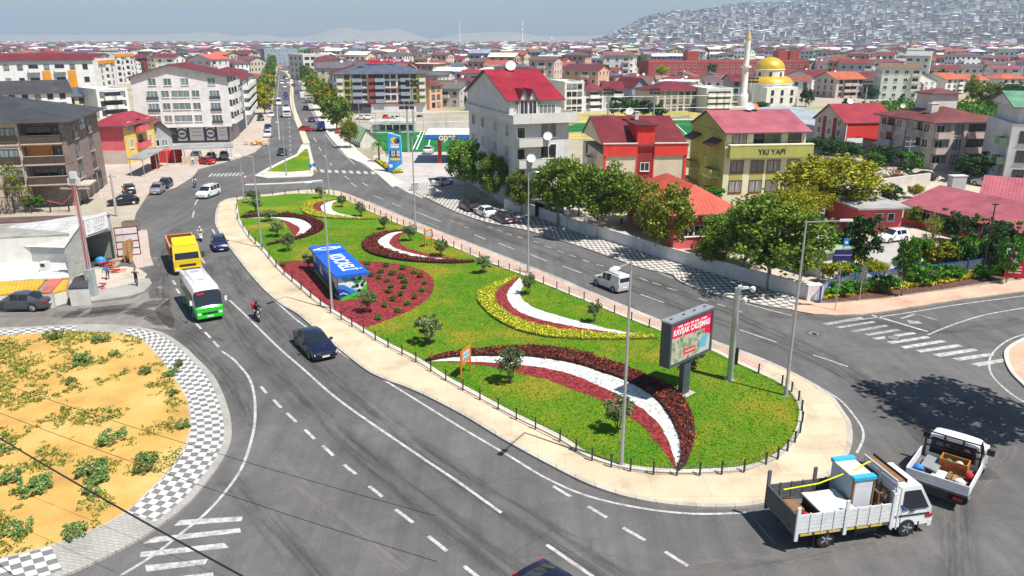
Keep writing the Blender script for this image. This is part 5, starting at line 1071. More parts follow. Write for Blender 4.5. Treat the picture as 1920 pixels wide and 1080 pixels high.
B.win('F',W0*0.17,hh+0.35,2.2,1.7,FRB,GW,1,inset=0.36);B.win('F',W0*0.86,hh+.35,2.0,1.7,FRB,GD,1,inset=0.96);B.win('F',W0*0.5,hh+.2,1.6,1.9,FRB,GD,0,inset=3.16)
us=[W0*0.155,W0*0.40,W0*0.60,W0*0.845]
for k in range(3):
    z=hh-1.5-3.05*(k+1)+0.7
    for u in us:
        B.win('F',u,z,2.0,1.8,FRB,GW,1);B.fbox('F',u-1.05,u+1.05,z-1.25,z-0.15,0.0,0.05,OLV,'panel')
    B.balcony('L',1.0,4.6,z-0.8,1.6,OLV,slab=OLVL);B.win('L',3,z-0.7,1.6,2.2,FRD,GD);B.balcony('L',9.6,13.8,z-0.8,1.6,OLV,slab=OLVL);B.win('L',11.6,z-.7,2,2.2,FRD,GD);B.win('L',7.5,z,1,1.3)
for u in(3,11.7):mb=MB();p_,r_=B.T('L',u,hh+0.2,0.0);mb.add([(-2,0,.9),(2,0,.9),(2,-1.7,0),(-2,-1.7,0),(-2,0,0.7),(2,0,.7),(2,-1.7,-.2),(-2,-1.7,-.2)],[(3,2,1,0),(4,5,6,7),(0,4,7,3),(1,2,6,5),(2,3,7,6)],RMAR);mb.build('canopy',B.root,loc=p_,rz=r_)
text(B.root,'name_sign','YKI YAPI',1.15,LETD,TX((W0*0.53,-1.03,hh-0.62),(1,0,0),(0,0,1)),0.05)
B.dish(W0*0.50,7.5,hh+4.7,0.85,-0.4,0.8);B.dish(W0*0.58,7.8,hh+4.7,0.75,0.6,0.7,M('orange_dish',(0.72,0.2,0.04),0.5,0.05,2))
# --- red and beige house with crimson gable roof
B=Bld('apartment_house','beige house with crimson gable roof and a bright red upper front',(69.4,163.2,0),(69.4+11.6*math.cos(.2),163.2+11.6*math.sin(.2),0),11,hgt(1582,292,231),world=True);W0=B.W;hh=B.h
B.walls(BEI);B.gable(RCRIM,3.2,ov=0.5,axis='x',wallmat=BEI,ridge=0.55);B.fbox('F',0.1,W0-0.1,hh-3.6,hh-0.1,0,0.3,REDW,'red_front');B.fbox('F',0.1,0.35,0,hh-.1,0.0,0.36,WHITE2,'edge_trim');B.win('F',W0*0.8,hh-2.6,1.8,1.5,FRW,GW,1,out=0.3);B.grid('F',[W0*.2,W0*0.8],[hh-6.3],1.5,1.5)
B.grid('L',[1.8,5.5,9],lin(0.6,hh,3),1.1,1.3)
for u in(3.6,7.4):B.fbox('L',u-.5,u+.5,0.2,hh+0.6,0,0.12,DKRED,'panel')
B.dish(W0*0.4,6,hh+3.2,0.85,-0.4,0.6)
# --- big hip roofed apartment
hh=hgt(1737,317,231);B=Bld('apartment_house','large rose beige apartment house with wide brown hip roof and roof tower',(77.8,144.2,0),(77.8+13.2*math.cos(.14),144.2+13.2*math.sin(.14),0),17,hh,world=True);W0=B.W;D0=17
B.walls(PNK);B.hip(RBRN,2.2,ov=1.0);fh=hh/3
mb=MB();mb.box(W0*0.35,W0*0.75,8,13,hh+0.5,hh+4.6,WHITE2);B.part('stair_tower',mb);B.hip(RBRN,0.9,z=hh+4.6,ov=0.5,x0=W0*.35,x1=W0*.75,y0=8,y1=13);B.chimney(W0*0.26,6,hh+0.8,2.2,1.4,WHITE2);B.dish(W0*.05,11,hh+1.4,0.6)
for k in range(3):
    z=fh*k+0.2
    if k==9:B.grid('F',[W0*.12,W0*.3],[1.1],1.6,1.4);continue
    B.fbox('F',W0*0.02,W0*0.24,z+.9,z+fh-.3,-0.01,0.03,GREYM,'recess');B.balcony('F',0.2,W0*0.25,z,1.3,PNK);B.win('F',W0*.10,z+.2,1.6,2.0,FRW,GD,1,out=.03);B.win('F',W0*0.38,z+0.3,2.4,2.2,FRW,GT,2)
    B.balcony('F',W0*0.5,W0*0.92,z,1.3,PNK);B.win('F',W0*0.62,z+.2,2.2,2.1,FRD,GD,1);B.win('F',W0*0.82,z+.2,2.6,2.1,FRD,GD,1)
    for u in(2,6.8,10.4,15.4):B.win('L',D0-u,z+0.8,1.6,1.5,FRW,None,1)
    for u in(4.4,13):B.balcony('L',D0-u-1.6,D0-u+1.6,z,0.9,GREYM);B.win('L',D0-u,z+.2,2,2.1,FRD,GD)
for u in(W0*0.27,W0*0.47,W0*0.955):B.fbox('F',u-0.35,u+0.35,0,hh,0,0.45,PNK,'pillar')
for u in(8.6,12):B.fbox('L',u-.5,u+.5,0,hh,0,0.35,PNK,'pillar')
# --- white house at right edge with green roof
p0=G(1877,348);h_=hgt(1877,348,232);B=Bld('apartment_house','pale white apartment house with green roof cut by the right edge',(p0.x,p0.y,0),(p0.x+17,p0.y-5.5,0),16,h_,world=True);B.walls(GREYL)
B.grid('F',lin(0.5,16.5,5),[0.9,4.0,7.1],1.6,1.8,FRD,GD,1);mb=MB();mb.box(1.0,B.W-.5,1.0,15,h_,h_+2.6,GREYL);B.part('attic_wall',mb);B.gable(RGRN,2.0,z=h_+2.6,ov=0.5,axis='x',wallmat=GREYL);B.grid('F',lin(1.5,16,6),[h_+0.9],1.8,1.3,FRD,GW,1,inset=0.96);B.flat
for z in(3.6,6.7):B.balcony('L',12,15.5,z,1.2,GREENW)
# --- warehouse
WARE=1
B=simple('small dark red service building with red roof beside the far pitch',(1371,238),(1414,237),222,8,DKRED,'gable',RRED,0.9,2,1,1,FRD,name='hut',hm=0.8)
# --- small pink building, red tiled house, pink roofed halls on the right
B=Bld('small_house','small pink house with flat white sheet roof beside the round dark tree',(1612,440),(1686,438),9,3.3);B.walls(PINKW);mb=MB();mb.box(-1.2,B.W+0.6,-0.9,9.4,3.3,3.5,RWHT);B.part('roof',mb);B.grid('F',[B.W*.42,B.W*.72],[1.7],0.8,0.9,FRW,GD,0)
B=Bld('house','low house with bright red tiled roof behind the white boundary wall',(1262,468),(1375,462),16,4.0);B.walls(PINKW);B.hip(RRED,2.6,ov=0.9);B.grid('F',lin(1,B.W-1,4),[1.5],1.2,1.2,FRW,GD)
B=Bld('hall','wide hall with faded pink red sheet roof at the right',(1697,382),(1935,440),12,2.5,pz=2.5);B.walls(PINKW);B.gable(RPINK,1.9,ov=0.5,axis='x',wallmat=PINKW);B.grid('F',lin(1,B.W-1,9),[1.0],1.2,1.0,FRW,GD)
B=Bld('hall','second hall with faded pink red roof cut by the right edge',(1842,374),(1990,388),11,3.5,pz=3.5);B.walls(PINKW);B.gable(RPINK,2.2,ov=0.5,axis='x',wallmat=PINKW)
B=Bld('small_house','white garden kiosk with pale green roof behind the direction sign',(1538,522),(1600,508),3.5,2.7);B.walls(WHITE);mb=MB();mb.box(-0.4,B.W+.4,-.5,3.9,2.7,2.9,GREENW);B.part('roof',mb);B.win('F',B.W*0.45,1.0,1.4,1.1,FRD,GD,1)
# --- mosque with golden dome, minarets
GOLD=M('gilded_dome',(0.78,0.50,0.05),0.32,0.12,0.6,metal=0.35);LEAD=M('lead_dome',(0.42,0.44,0.48),0.5,0.12,0.5);STW=plaster('mosque_stone',(0.80,0.78,0.73))
def dome(mb,c,r,m,n=24,sq=1.0):mb.lathe([(r*math.cos(t),r*sq*math.sin(t))for t in[pi/2*i/8 for i in range(8)]]+[(0.02,r*sq)],m,n,c)
B=Bld('mosque','white mosque with a large golden dome',(1416,200),(1495,198),13,8.0);W0=B.W;cx,cy=W0/2,6.5;mb=MB();mb.lathe([(8.6,-.3),(8.6,7.6),(8.9,7.7),(8.9,8.0)],STW,8,(0,0,0),Matrix.Translation((cx,cy,0))@Matrix.Rotation(pi/8,4,'Z'));mb.box(cx-6.4,cx+6.4,cy-9.2,cy+8,-.3,6.8,STW);B.part('wall',mb)
mb=MB();mb.lathe([(8.8,8.0),(8.5,8.9),(7.6,9.7),(6.4,10.2),(5.3,10.4)],GOLD,8,(0,0,0),Matrix.Translation((cx,cy,0))@Matrix.Rotation(pi/8,4,'Z'));B.part('roof',mb,60,'golden lower roof');mb=MB();mb.lathe([(5.2,10.2),(5.2,12.6),(5.5,12.7),(5.4,12.9)],STW,20,(cx,cy,0));B.part('drum',mb)
mb=MB();dome(mb,(cx,cy,12.9),5.3,GOLD,28,0.8);mb.tube((cx,cy,16.9),(cx,cy,19.2),0.12,0.04,GOLD,6);B.part('dome',mb,True)
B.grid('F',[cx-4,cx,cx+4],[1.5,4.2],1.0,1.6,FRD,GD,0,False,inset=-2.7)
for k in range(8):a=k*pi/4+.3;o_=link('window',winmesh(0.7,1.6,FRD,GD,0,False)[0],B.root,(cx+5.22*math.sin(a),cy-5.22*math.cos(a),10.2),a)
def minaret(b,top_y,r,label,balconies=2,tipm=None,z=0.0,base=None):
    p=G(b[0],b[1],z)if base is None else base;h=base and top_y or hgt(b[0],b[1],top_y,z)-z;t=empty('minaret',p,0,label,'minaret')
    mb=MB();mb.lathe([(r*1.5,0),(r*1.5,h*0.14),(r,h*0.18),(r*0.92,h*0.50),(r*0.92,h*0.52),(r*0.85,h*0.53),(r*0.8,h*0.86)],STW,14);mb.build('shaft',t,50)
    for k in range(balconies):
        z_=h*(0.50+0.17*k);mb=MB();mb.lathe([(r*0.9,z_-h*.02),(r*1.65,z_),(r*1.65,z_+h*0.022),(r*0.85,z_+h*.022)],STW,16);mb.build('balcony',t)
    mb=MB();mb.lathe([(r*0.95,h*0.86),(r*0.5,h*0.94),(0.03,h)],tipm or LEAD,14);mb.build('spire',t,50)
minaret((1392,198),53,1.2,'tall white minaret with golden tip beside the gold domed mosque',1,M('minaret_tip',(0.5,0.38,0.2),0.5,0.1,1))
minaret((979,86),30,3.2,'distant slim minaret left of the twin minarets',2);minaret((1019,78),32,3.0,'left one of the distant twin minarets');minaret((1047,78),30,3.0,'right one of the distant twin minarets');minaret((862,86),34,2.2,'distant lone minaret above the roofs in the middle');minaret((640,82),62,2.0,'small distant minaret above the lettered block');minaret((118,88),72,2.0,'tiny minaret near the left horizon');minaret((1560,100),70,1.4,'thin minaret among the roofs below the stadium');minaret((1547,84),48,2.4,'small distant minaret at the foot of the hillside')
B=Bld('mosque','distant pale mosque with one dome between the twin minarets',(1024,81),(1042,81),40,22);B.walls(STW);mb=MB();dome(mb,(B.W/2,20,22),B.W*0.36,LEAD,20,0.9);B.part('dome',mb,True)
B=Bld('mosque','distant pale domed mosque left of the hillside above the red school',(1441,96),(1468,96),22,7);B.walls(STW);mb=MB();dome(mb,(B.W/2,11,7),B.W*0.38,LEAD,20,0.8);B.part('dome',mb,True)
# --- red school
B=Bld('school','long red brick school with white window bands',(1215,142),(1515,140),22,hgt(1400,140,114));B.walls(SCHOOL);B.flat(GREYL,par=SCHOOL,ph=0.6);B.grid('F',lin(3,B.W-3,24),[1.4,B.h*0.58],2.2,1.4,FRW,GD,1,False)
for a_,b_,y_ in((.24,.31,2),(.80,.86,.3),(.88,.94,2)):mb=MB();mb.box(B.W*a_,B.W*b_,y_,y_+9,B.h-2,B.h+6.5,SCHOOL);B.part('stair_tower',mb)
# --- houses beyond the far pitch, named by hand
B=simple('white apartment house at the left end of the row beyond the pitch',(1058,213),(1094,212),156,15,WHITE,'flat',GREYL,2,3,4,2,FRD)
B=simple('white apartment house with maroon roof right of the first one beyond the pitch',(1094,208),(1132,207),170,15,WHITE,'hip',RMAR,2.6,3,3,2,FRD,balc=(1,),dish=1)
B=simple('white apartment house with dark red roof third beyond the pitch',(1133,206),(1166,206),168,14,WHITE,'gable',RMAR,2.4,3,3,2,FRD,balc=(2,),dish=1)
B=simple('grey gabled narrow house beyond the pitch',(1184,196),(1214,195),162,14,BLUEG,'gable',RMAR,3,2,3,0,FRD,axis='y')
B=simple('long beige apartment block with maroon roof beyond the pitch',(1230,211),(1320,208),170,15,BEI,'hip',RMAR,2.8,7,3,2,FRD,dish=2)
B=simple('white stepped apartment house with wide white balconies beyond the pitch',(1322,212),(1370,211),168,14,WHITE,'flat',WHITE,2,3,4,2,FRD,balc=(0,1,2))
B=simple('grey apartment house behind the minaret of the gold domed mosque',(1370,190),(1398,190),152,14,GREYM,'gable',RMAR,2.4,2,3,0,FRD)
B=simple('white apartment house with crimson roof above the stepped white one',(1300,162),(1340,161),144,14,WHITE,'hip',RCRIM,2.6,3,2,2,FRD)
B=simple('white stepped apartment house with grey side right of the gold domed mosque',(1520,174),(1560,172),142,15,WHITE,'gable',RMAR,2.6,4,4,3,FRD,face2='L',dish=1)
B=simple('rose apartment house with red roof beyond the hedge',(1565,184),(1618,183),148,15,PNK,'gable',RORG,2.6,4,3,3,FRD,balc=(1,2),face2='L',dish=1)
B=simple('white apartment house with red balconies beyond the hedge',(1622,176),(1655,175),146,15,WHITE,'gable',RMAR,2.2,3,4,3,FRD,balc=(1,),face2='L')
B=simple('wide white gabled block with brown window columns beyond the orchard',(1658,182),(1752,180),152,16,WHITE,'gable',RBROWN,5.0,8,3,2,FRW,gl=GW,axis='y',ov=0.3)
for u in(0.25,0.43,0.5,0.72):B.fbox('F',B.W*u-0.6,B.W*u+0.6,2,B.h-1,0.1,0.2,M('brown_panel',(0.22,0.07,0.04),0.7,0.1,1),'panel')
B=simple('white apartment house with grey side wall right of the wide gabled block',(1770,176),(1805,175),148,16,WHITE,'gable',RORG,2.4,3,3,0,FRD,balc=(2,));B.walls
B=simple('white apartment house with brown roof behind the tall thin tree',(1810,174),(1850,173),150,14,WHITE,'gable',RORG,2.2,3,3,0,FRD)
B=simple('white low apartment house at the right edge behind the orchard',(1875,168),(1930,167),148,14,WHITE2,'hip',RORG,2.2,4,2,0,FRD)
B=simple('green roofed house in the roofs left of the far pitch',(1002,196),(1046,195),158,15,BEI,'gable',RGRN,2,4,3,2,FRD)
B=simple('blue grey roofed house behind the crimson roofed one',(905,196),(985,194),158,14,GREYL,'hip',RBLU,2,6,3,2,FRD)
B=simple('white house with dark slate roof in front of the school trees',(1124,142),(1162,141),120,13,WHITE,'hip',RBLU,2.0,5,2,2,FRD,w_=2.2)
B=simple('two tone warehouse hall with bright blue wall amid the roofs',(858,136),(884,135),118,14,plaster('bright_blue_plaster',(0.05,0.15,0.5)),'hip',RORG,1.6,4,2,0,FRD)
B=simple('yellow apartment block far behind the red school',(1262,88),(1282,88),76,16,plaster('strong_yellow',(0.75,0.55,0.06)),'flat',BEI,1,4,4,0,FRD,hm=1.4)
B=simple('yellow topped grey house in the middle distance',(905,80),(932,80),68,16,YEL,'flat',GREYM,1,5,4,0,FRD)
# stadium: dark blue end screen and long roofed stand on the hillside foot
p=G(1680,78);st=empty('stadium_screen',G(1683,84),-0.45,'huge dark blue stadium end wall on the hillside','building');mb=MB();mb.box(-38,38,0,16,-2,46,M('navy_cladding',(0.03,0.07,0.2),0.4,0.1,0.02));mb.build('wall',st);mb=MB();mb.box(-39,39,-1,17,46,48,GREYL);mb.build('roof',st)
st=empty('stadium_stand',G(1720,82),-0.2,'long dark stadium stand with pale roof edge beside the blue wall','building');mb=MB();mb.box(0,190,0,30,0,16,M('stand_dark',(0.05,0.06,0.1),0.6,0.2,0.05));mb.build('wall',st);mb=MB();mb.box(-2,192,-6,32,16,19,GREYL);mb.build('roof',st)
# ------------------------------------------------------------------ the town: single houses, then the distant mass
def facade(name):
    """wall of a distant house: rows of windows as surface pattern, tone from the mesh"""
    m,nt,b,o=newmat(name);uv=N(nt,'UVMap').outputs[0];sx=N(nt,'SeparateXYZ');nt.links.new(uv,sx.inputs[0])
    def band(s,per,lo,hi):
        a=N(nt,'Math',operation='MULTIPLY');a.inputs[1].default_value=1/per;nt.links.new(sx.outputs[s],a.inputs[0]);f=N(nt,'Math',operation='FRACT');nt.links.new(a.outputs[0],f.inputs[0])
        g=N(nt,'Math',operation='GREATER_THAN');g.inputs[1].default_value=lo;nt.links.new(f.outputs[0],g.inputs[0]);l=N(nt,'Math',operation='LESS_THAN');l.inputs[1].default_value=hi;nt.links.new(f.outputs[0],l.inputs[0])
        k=N(nt,'Math',operation='MULTIPLY');nt.links.new(g.outputs[0],k.inputs[0]);nt.links.new(l.outputs[0],k.inputs[1]);return k.outputs[0]
    k=N(nt,'Math',operation='MULTIPLY');nt.links.new(band(0,3.1,0.3,0.72),k.inputs[0]);nt.links.new(band(1,3.0,0.3,0.75),k.inputs[1])
    at=N(nt,'Attribute');at.attribute_name='tone'
    col=mixc(nt,k.outputs[0],at.outputs['Color'],(0.07,0.075,0.085));nt.links.new(col,b.inputs['Base Color']);b.inputs['Roughness'].default_value=0.85;return m
FAC=facade('distant_facade')
m_,nt_,b_,o_=newmat('distant_roof');at_=N(nt_,'Attribute');at_.attribute_name='tone';nn_=noise(nt_,0.4,5,0.7,wpos(nt_));nt_.links.new(mixc(nt_,0.8,at_.outputs['Color'],ramp(nt_,nn_,[(0.3,(0.7,)*3),(0.7,(1.2,)*3)]),'MULTIPLY'),b_.inputs['Base Color']);b_.inputs['Roughness'].default_value=0.75;DROOF=m_
WC=[('white',(0.80,0.79,0.76),14),('off white',(0.70,0.68,0.63),8),('cream',(0.68,0.58,0.42),4),('beige',(0.54,0.45,0.38),4),('rose',(0.62,0.40,0.35),3),('light grey',(0.55,0.55,0.56),3),('peach',(0.68,0.44,0.28),2),('pale yellow',(0.70,0.60,0.28),1),('pale blue',(0.38,0.46,0.58),1),('dull pink',(0.56,0.28,0.26),2)]
RC=[('dark red',(0.22,0.03,0.035),5),('maroon',(0.14,0.03,0.032),7),('brown',(0.14,0.09,0.078),10),('brick red',(0.28,0.085,0.06),3),('orange red',(0.42,0.14,0.08),1.2),('slate grey',(0.10,0.115,0.15),3),('white sheet',(0.72,0.72,0.71),3),('grey',(0.30,0.29,0.29),3),('green',(0.08,0.25,0.13),0.3)]
def pick(r,L):return r.choices(L,[x[2]for x in L])[0]
def house_geo(mw,mr,x,y,z,a,w_,d,h,rise,rt,wc,rc,ov=0.6):
    ca,sa=math.cos(a),math.sin(a)
    def P(u,v,q):return(x+u*ca-v*sa,y+u*sa+v*ca,z+q)
    c=[(-w_/2,-d/2),(w_/2,-d/2),(w_/2,d/2),(-w_/2,d/2)]
    for i in range(4):
        p,q=c[i],c[(i+1)%4];L=math.hypot(p[0]-q[0],p[1]-q[1]);mw.face([P(*p,-1.5),P(*q,-1.5),P(*q,h),P(*p,h)],FAC,[(0,-1.5),(L,-1.5),(L,h),(0,h)],wc)
    W,D=w_/2+ov,d/2+ov
    if rt=='flat':
        mr.face([P(-W,-D,h),P(W,-D,h),P(W,D,h),P(-W,D,h)],DROOF,None,rc)
        for s_,t_ in(((-W,-D),(W,-D)),((W,-D),(W,D)),((W,D),(-W,D)),((-W,D),(-W,-D))):mr.face([P(*s_,h-.3),P(*t_,h-.3),P(*t_,h+.0),P(*s_,h+.0)],DROOF,None,wc)
        return
    if rt=='hip':
        k=min(W,D)*0.95;A,Bq=((-W+k,0),(W-k,0))if W>=D else((0,-D+k),(0,D-k));cs=[(-W,-D),(W,-D),(W,D),(-W,D)];t1,t2=P(*A,h+rise),P(*Bq,h+rise);q=[P(*s_,h-0.1)for s_ in cs]
        F=[(q[0],q[1],t2,t1),(q[1],q[2],t2),(q[2],q[3],t1,t2),(q[3],q[0],t1)]if W>=D else[(q[0],q[1],t1),(q[1],q[2],t2,t1),(q[2],q[3],t2),(q[3],q[0],t1,t2)]
        for f in F:mr.face(list(f),DROOF,None,rc)
    else:
        t1,t2=P(-W,0,h+rise),P(W,0,h+rise);q=[P(-W,-D,h-.1),P(W,-D,h-.1),P(W,D,h-.1),P(-W,D,h-.1)]
        mr.face([q[0],q[1],t2,t1],DROOF,None,rc);mr.face([q[2],q[3],t1,t2],DROOF,None,rc)
        for s_ in(-1,1):mw.face([P(s_*w_/2,-d/2,h),P(s_*w_/2,d/2,h),P(s_*w_/2,0,h+rise*0.95)],FAC,[(0,0.1),(0.1,0.1),(0.1,0.2)],wc)
# areas kept free: roads, pitches, fields (world polygons from the ground plan)
FREE=[[tuple(G(*q).xy)for q in P]for P in(
    [(450,300),(468,215),(484,140),(490,103),(560,103),(585,132),(625,180),(690,235),(760,262),(905,225),(1065,214),(1230,213),(1400,212),(1520,176),(1700,186),(1930,170),(2300,180),(2500,560),(1500,560),(900,420),(700,330)],
    [(900,262),(905,222),(990,198),(1060,212),(1400,212),(1400,300),(900,300)],[(-900,330),(-900,700),(500,500),(500,300),(260,290),(100,240),(-600,250)],[(640,215),(810,215),(905,196),(905,290),(640,290)],[(1360,225),(1382,186),(1520,182),(1560,196),(1570,225)],[(1195,143),(1530,141),(1545,166),(1180,166)],[(-600,330),(-600,172),(188,168),(262,142),(300,137),(305,290)],[(300,290),(300,192),(480,188),(480,245)])]
def clash(x,y,rad):
    for P in FREE:
        if inpoly(x,y,P):return True
    for a,rz,w_,d in FOOT:
        dx,dy=x-a.x,y-a.y;u=dx*math.cos(rz)+dy*math.sin(rz);v=-dx*math.sin(rz)+dy*math.cos(rz)
        if-rad<u<w_+rad and-rad<v<d+rad:return True
    return False
USED={}
def uniq(a,b):
    k=a+', '+b;n=USED.get(k,0);USED[k]=n+1
    return k if n==0 else a+', '+['right neighbour','far neighbour','another neighbour','fourth lookalike','fifth lookalike'][min(n-1,4)]+' '+b
def region(px,py,y):
    side='at far left' if px<240 else 'left of boulevard' if px<500 else 'right of boulevard' if px<640 else 'behind lettered block' if px<810 else 'above crimson roof' if px<950 else 'below twin minarets' if px<1090 else 'left of school' if px<1230 else 'behind school' if px<1390 else 'behind golden dome' if px<1500 else 'right of golden dome' if px<1700 else 'at far right'
    dep='nearest row' if y<330 else 'second row' if y<380 else 'third row' if y<430 else 'fourth row' if y<480 else 'fifth row' if y<540 else 'sixth row' if y<600 else 'seventh row' if y<660 else 'back row'
    return dep+' '+side
def town():
    r=random.Random(21);spots=[];sp=17.2;row=0;y=185
    while y<4300:
        st_=sp if y<900 else sp*(1+(y-900)/2600);hw=30+y*0.74;x=-hw
        while x<hw:
            xx=x+r.uniform(-.28,.28)*st_;yy=y+r.uniform(-.28,.28)*st_
            x+=st_*(1.0 if y<900 else 0.95)
            if y<1300 and r.random()<0.035:continue
            if clash(xx,yy,7):continue
            if y>900:
                az=math.degrees(math.atan2(xx,yy))
                if r.random()<0.10 or(az<4 and y>2600 and r.random()<0.8):continue
            spots.append((xx,yy,st_))
        y+=st_*(1.06 if y<900 else 1.0);row+=1
    spots.sort(key=lambda s:s[1]);near=[];far=[]
    for s in spots:
        p=pix((s[0],s[1],6));(near if len(near)<292 and p and-40<p[0]<1960 else far).append(s)
    used={}
    for(x,y,st_)in near:
        wn,wc,_=pick(r,WC);rn,rc,_=pick(r,RC);nf=r.choice([2,3,3,3,4,4,4,5]);p=pix((x,y,0));nf=min(nf,2)if 1180<p[0]<1540 and y>300 and p[1]>141 else nf;h=nf*3.0+r.uniform(0,.8);w_=r.uniform(9.5,15);d=r.uniform(9,12.5);a=r.choice([-0.32,-0.32,-0.32+pi/2,r.uniform(-.6,.2)])+r.gauss(0,.06)
        rt='flat' if rn=='white sheet' and r.random()<.5 else r.choice(['hip','gable','gable']);rise=r.uniform(1.1,2.1)
        mw=MB();mr=MB();wc=tuple(min(1,c*r.uniform(.9,1.06))for c in wc);rc=tuple(c*r.uniform(.75,1.3)for c in rc)
        house_geo(mw,mr,0,0,0,0,w_,d,h,rise,rt,wc,rc)
        p=pix((x,y,5));lab=uniq('%s %s storey house, %s %s roof'%(wn,{2:'two',3:'three',4:'four',5:'five'}[nf],rn,rt),region(p[0],p[1],y))
        t=empty('town_house',(x,y,0),a,lab,'house','houses of the town');
        if y<420: # real windows on the nearer ones
            for f in mw.uv:
                pass
            mw.uv=[[(0.05,0.05)]*len(f)for f in mw.f]
        mw.build('wall',t);ro=mr.build('roof',t)
        if y<420:
            fr=r.choice([FRW,FRW,FRD]);gl=r.choice([GD,GD,GT])
            zs=[3.0*k+1.0 for k in range(nf)]
            for(face,L,off,rz_)in(('F',w_,-d/2,0),('L',d,-w_/2,-pi/2),('R',d,-w_/2,pi/2)):
                # only sides turned to the street in front
                nx,ny={'F':(math.sin(a),-math.cos(a)),'L':(-math.cos(a),-math.sin(a)),'R':(math.cos(a),math.sin(a))}[face]
                if nx*(0-x)+ny*(0-y)<0:continue
                n=max(2,int(L/3.4));bal=r.randint(0,n-1)if face=='F' else-1
                for i in range(n):
                    u=-L/2+L*(i+.5)/n
                    for z in zs:
                        pos=(u,off,z)if face=='F' else((-w_/2,-u,z)if face=='L' else(w_/2,u,z))
                        if i==bal and z>2:link('window',winmesh(2.2,1.9,fr,GD,1,False)[0],t,(pos[0],pos[1],z-.6),rz_);link('balcony',BALM[0],t,(pos[0],pos[1],z-.75),rz_)
                        else:link('window',winmesh(1.3,1.35,fr,gl,1,False)[0],t,pos,rz_)
        elif nf>2 and r.random()<.5:
            for k in range(1,nf):link('balcony',BALM[0],t,(r.choice([-1,1])*w_*.22,-d/2,3.0*k+.25),0)
        if r.random()<.45:B_=MB();B_.lathe([(0.02,0.0),(.5,.05),(.62,.16),(.6,.18),(.03,.05)],DISHM,12,T=Matrix.Rotation(math.radians(60),4,'X'));B_.tube((0,0,-1.2),(0,0,0),.05,.05,DKM,5);B_.build('satellite_dish',t,loc=(r.uniform(-3,3),0,h+rise*.7+.8))
        if r.random()<.3:B_=MB();B_.box(-.35,.35,-.35,.35,-.5,1.6,WHITE2);B_.box(-.42,.42,-.42,.42,1.6,1.75,WHITE2);B_.build('chimney',t,loc=(r.uniform(-2,2),r.uniform(-2,2),h+rise*.4))
    mw=MB();
    for(x,y,st_)in far:
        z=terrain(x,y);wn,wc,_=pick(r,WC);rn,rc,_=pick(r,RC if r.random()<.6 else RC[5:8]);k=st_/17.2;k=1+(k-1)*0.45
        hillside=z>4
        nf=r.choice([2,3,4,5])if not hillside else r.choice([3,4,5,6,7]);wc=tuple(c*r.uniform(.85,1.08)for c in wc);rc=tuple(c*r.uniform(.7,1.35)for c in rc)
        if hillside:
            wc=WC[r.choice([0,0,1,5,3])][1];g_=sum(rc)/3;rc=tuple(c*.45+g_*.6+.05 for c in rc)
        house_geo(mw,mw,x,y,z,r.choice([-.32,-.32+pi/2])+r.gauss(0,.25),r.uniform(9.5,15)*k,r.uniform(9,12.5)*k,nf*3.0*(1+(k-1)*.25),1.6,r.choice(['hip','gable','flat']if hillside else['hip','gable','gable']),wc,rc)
    tag(mw.build('distant_houses'),kind='stuff');print('houses',len(near),len(far))
    # trees between the houses
    n=0;r=random.Random(9);k=0
    while n<70 and k<4000:
        k+=1;y=190+560*r.random()**1.2;x=r.uniform(-1,1)*(30+y*.70)
        if clash(x,y,3):continue
        if min((x-s[0])**2+(y-s[1])**2 for s in spots)<72:continue
        p=pix((x,y,3));n+=1;tree('far:%d'%(n%4),Vector((x,y,0)),r.uniform(5,10),r.uniform(2,4.2),uniq('%s green tree among the houses'%r.choice(['dark','small dark','broad','narrow','rounded']),region(p[0],p[1],y)),'town_tree','trees among the town houses')
    mb=MB();n=0
    while n<760: # farther greenery as one mass
        y=r.uniform(750,3600);x=r.uniform(-1,1)*y*.72
        if clash(x,y,2):continue
        n+=1;R_=r.uniform(4,9);z=terrain(x,y)
        for _ in range(26):leaf(mb,Vector((x+r.gauss(0,R_*.6),y+r.gauss(0,R_*.6),z+abs(r.gauss(3.5,2.2)))),3.2,r,LF['far'],.3)
    tag(mb.build('distant_greenery'),kind='stuff')
BM=MB();BM.box(-1.6,1.6,-1.2,0,-.15,0,WHITE2);BM.box(-1.6,1.6,-1.2,-1.1,0,.95,WHITE2);BM.box(-1.6,-1.5,-1.1,0,0,.95,WHITE2);BM.box(1.5,1.6,-1.1,0,0,.95,WHITE2);BALM=[BM.mesh('balcony')]
town()
# ------------------------------------------------------------------ pitches, fields, orchard hedge
TURF=grassm('artificial_turf',(0.012,0.13,0.035),(0.016,0.16,0.045),(0.02,0.19,0.055),0.1)
sheet('dry_field',[(900,250),(1000,205),(1060,213),(1560,200),(1700,192),(1930,176),(2200,190),(2200,250),(1900,250),(1540,262),(1180,262),(1060,262)],0.03,GRASSD,kind='stuff')
sheet('football_pitch',[(1065,232),(1246,262),(1395,262),(1400,224),(1270,226)],0.06,TURF);sheet('football_pitch',[(698,249),(905,244),(912,284),(722,285)],0.06,TURF)
sheet('football_pitch',[(1056,236),(1100,233),(1115,246),(1066,248)],0.062,TURF)
sheet('lane',[(1190,222),(1290,217),(1300,222),(1200,228)],0.05,ASPH_NEW)
mb=MB()
for a,b in(((1265,233),(1390,231)),((1280,252),(1392,250)),((1268,234),(1290,254)),((1330,232),(1345,253)),((796,246),(781,281)),((790,246),(774,281)),((806,262),(802,282))):ribbon(mb,[G(*a),G(*b)],0.25,0.066,LET)
tag(mb.build('pitch_markings'),kind='structure')
oh=[tuple(G(*q).xy)for q in[(1585,210),(1700,200),(1760,204),(1930,200),(2050,205),(2050,226),(1900,226),(1720,219),(1640,219),(1590,220)]]
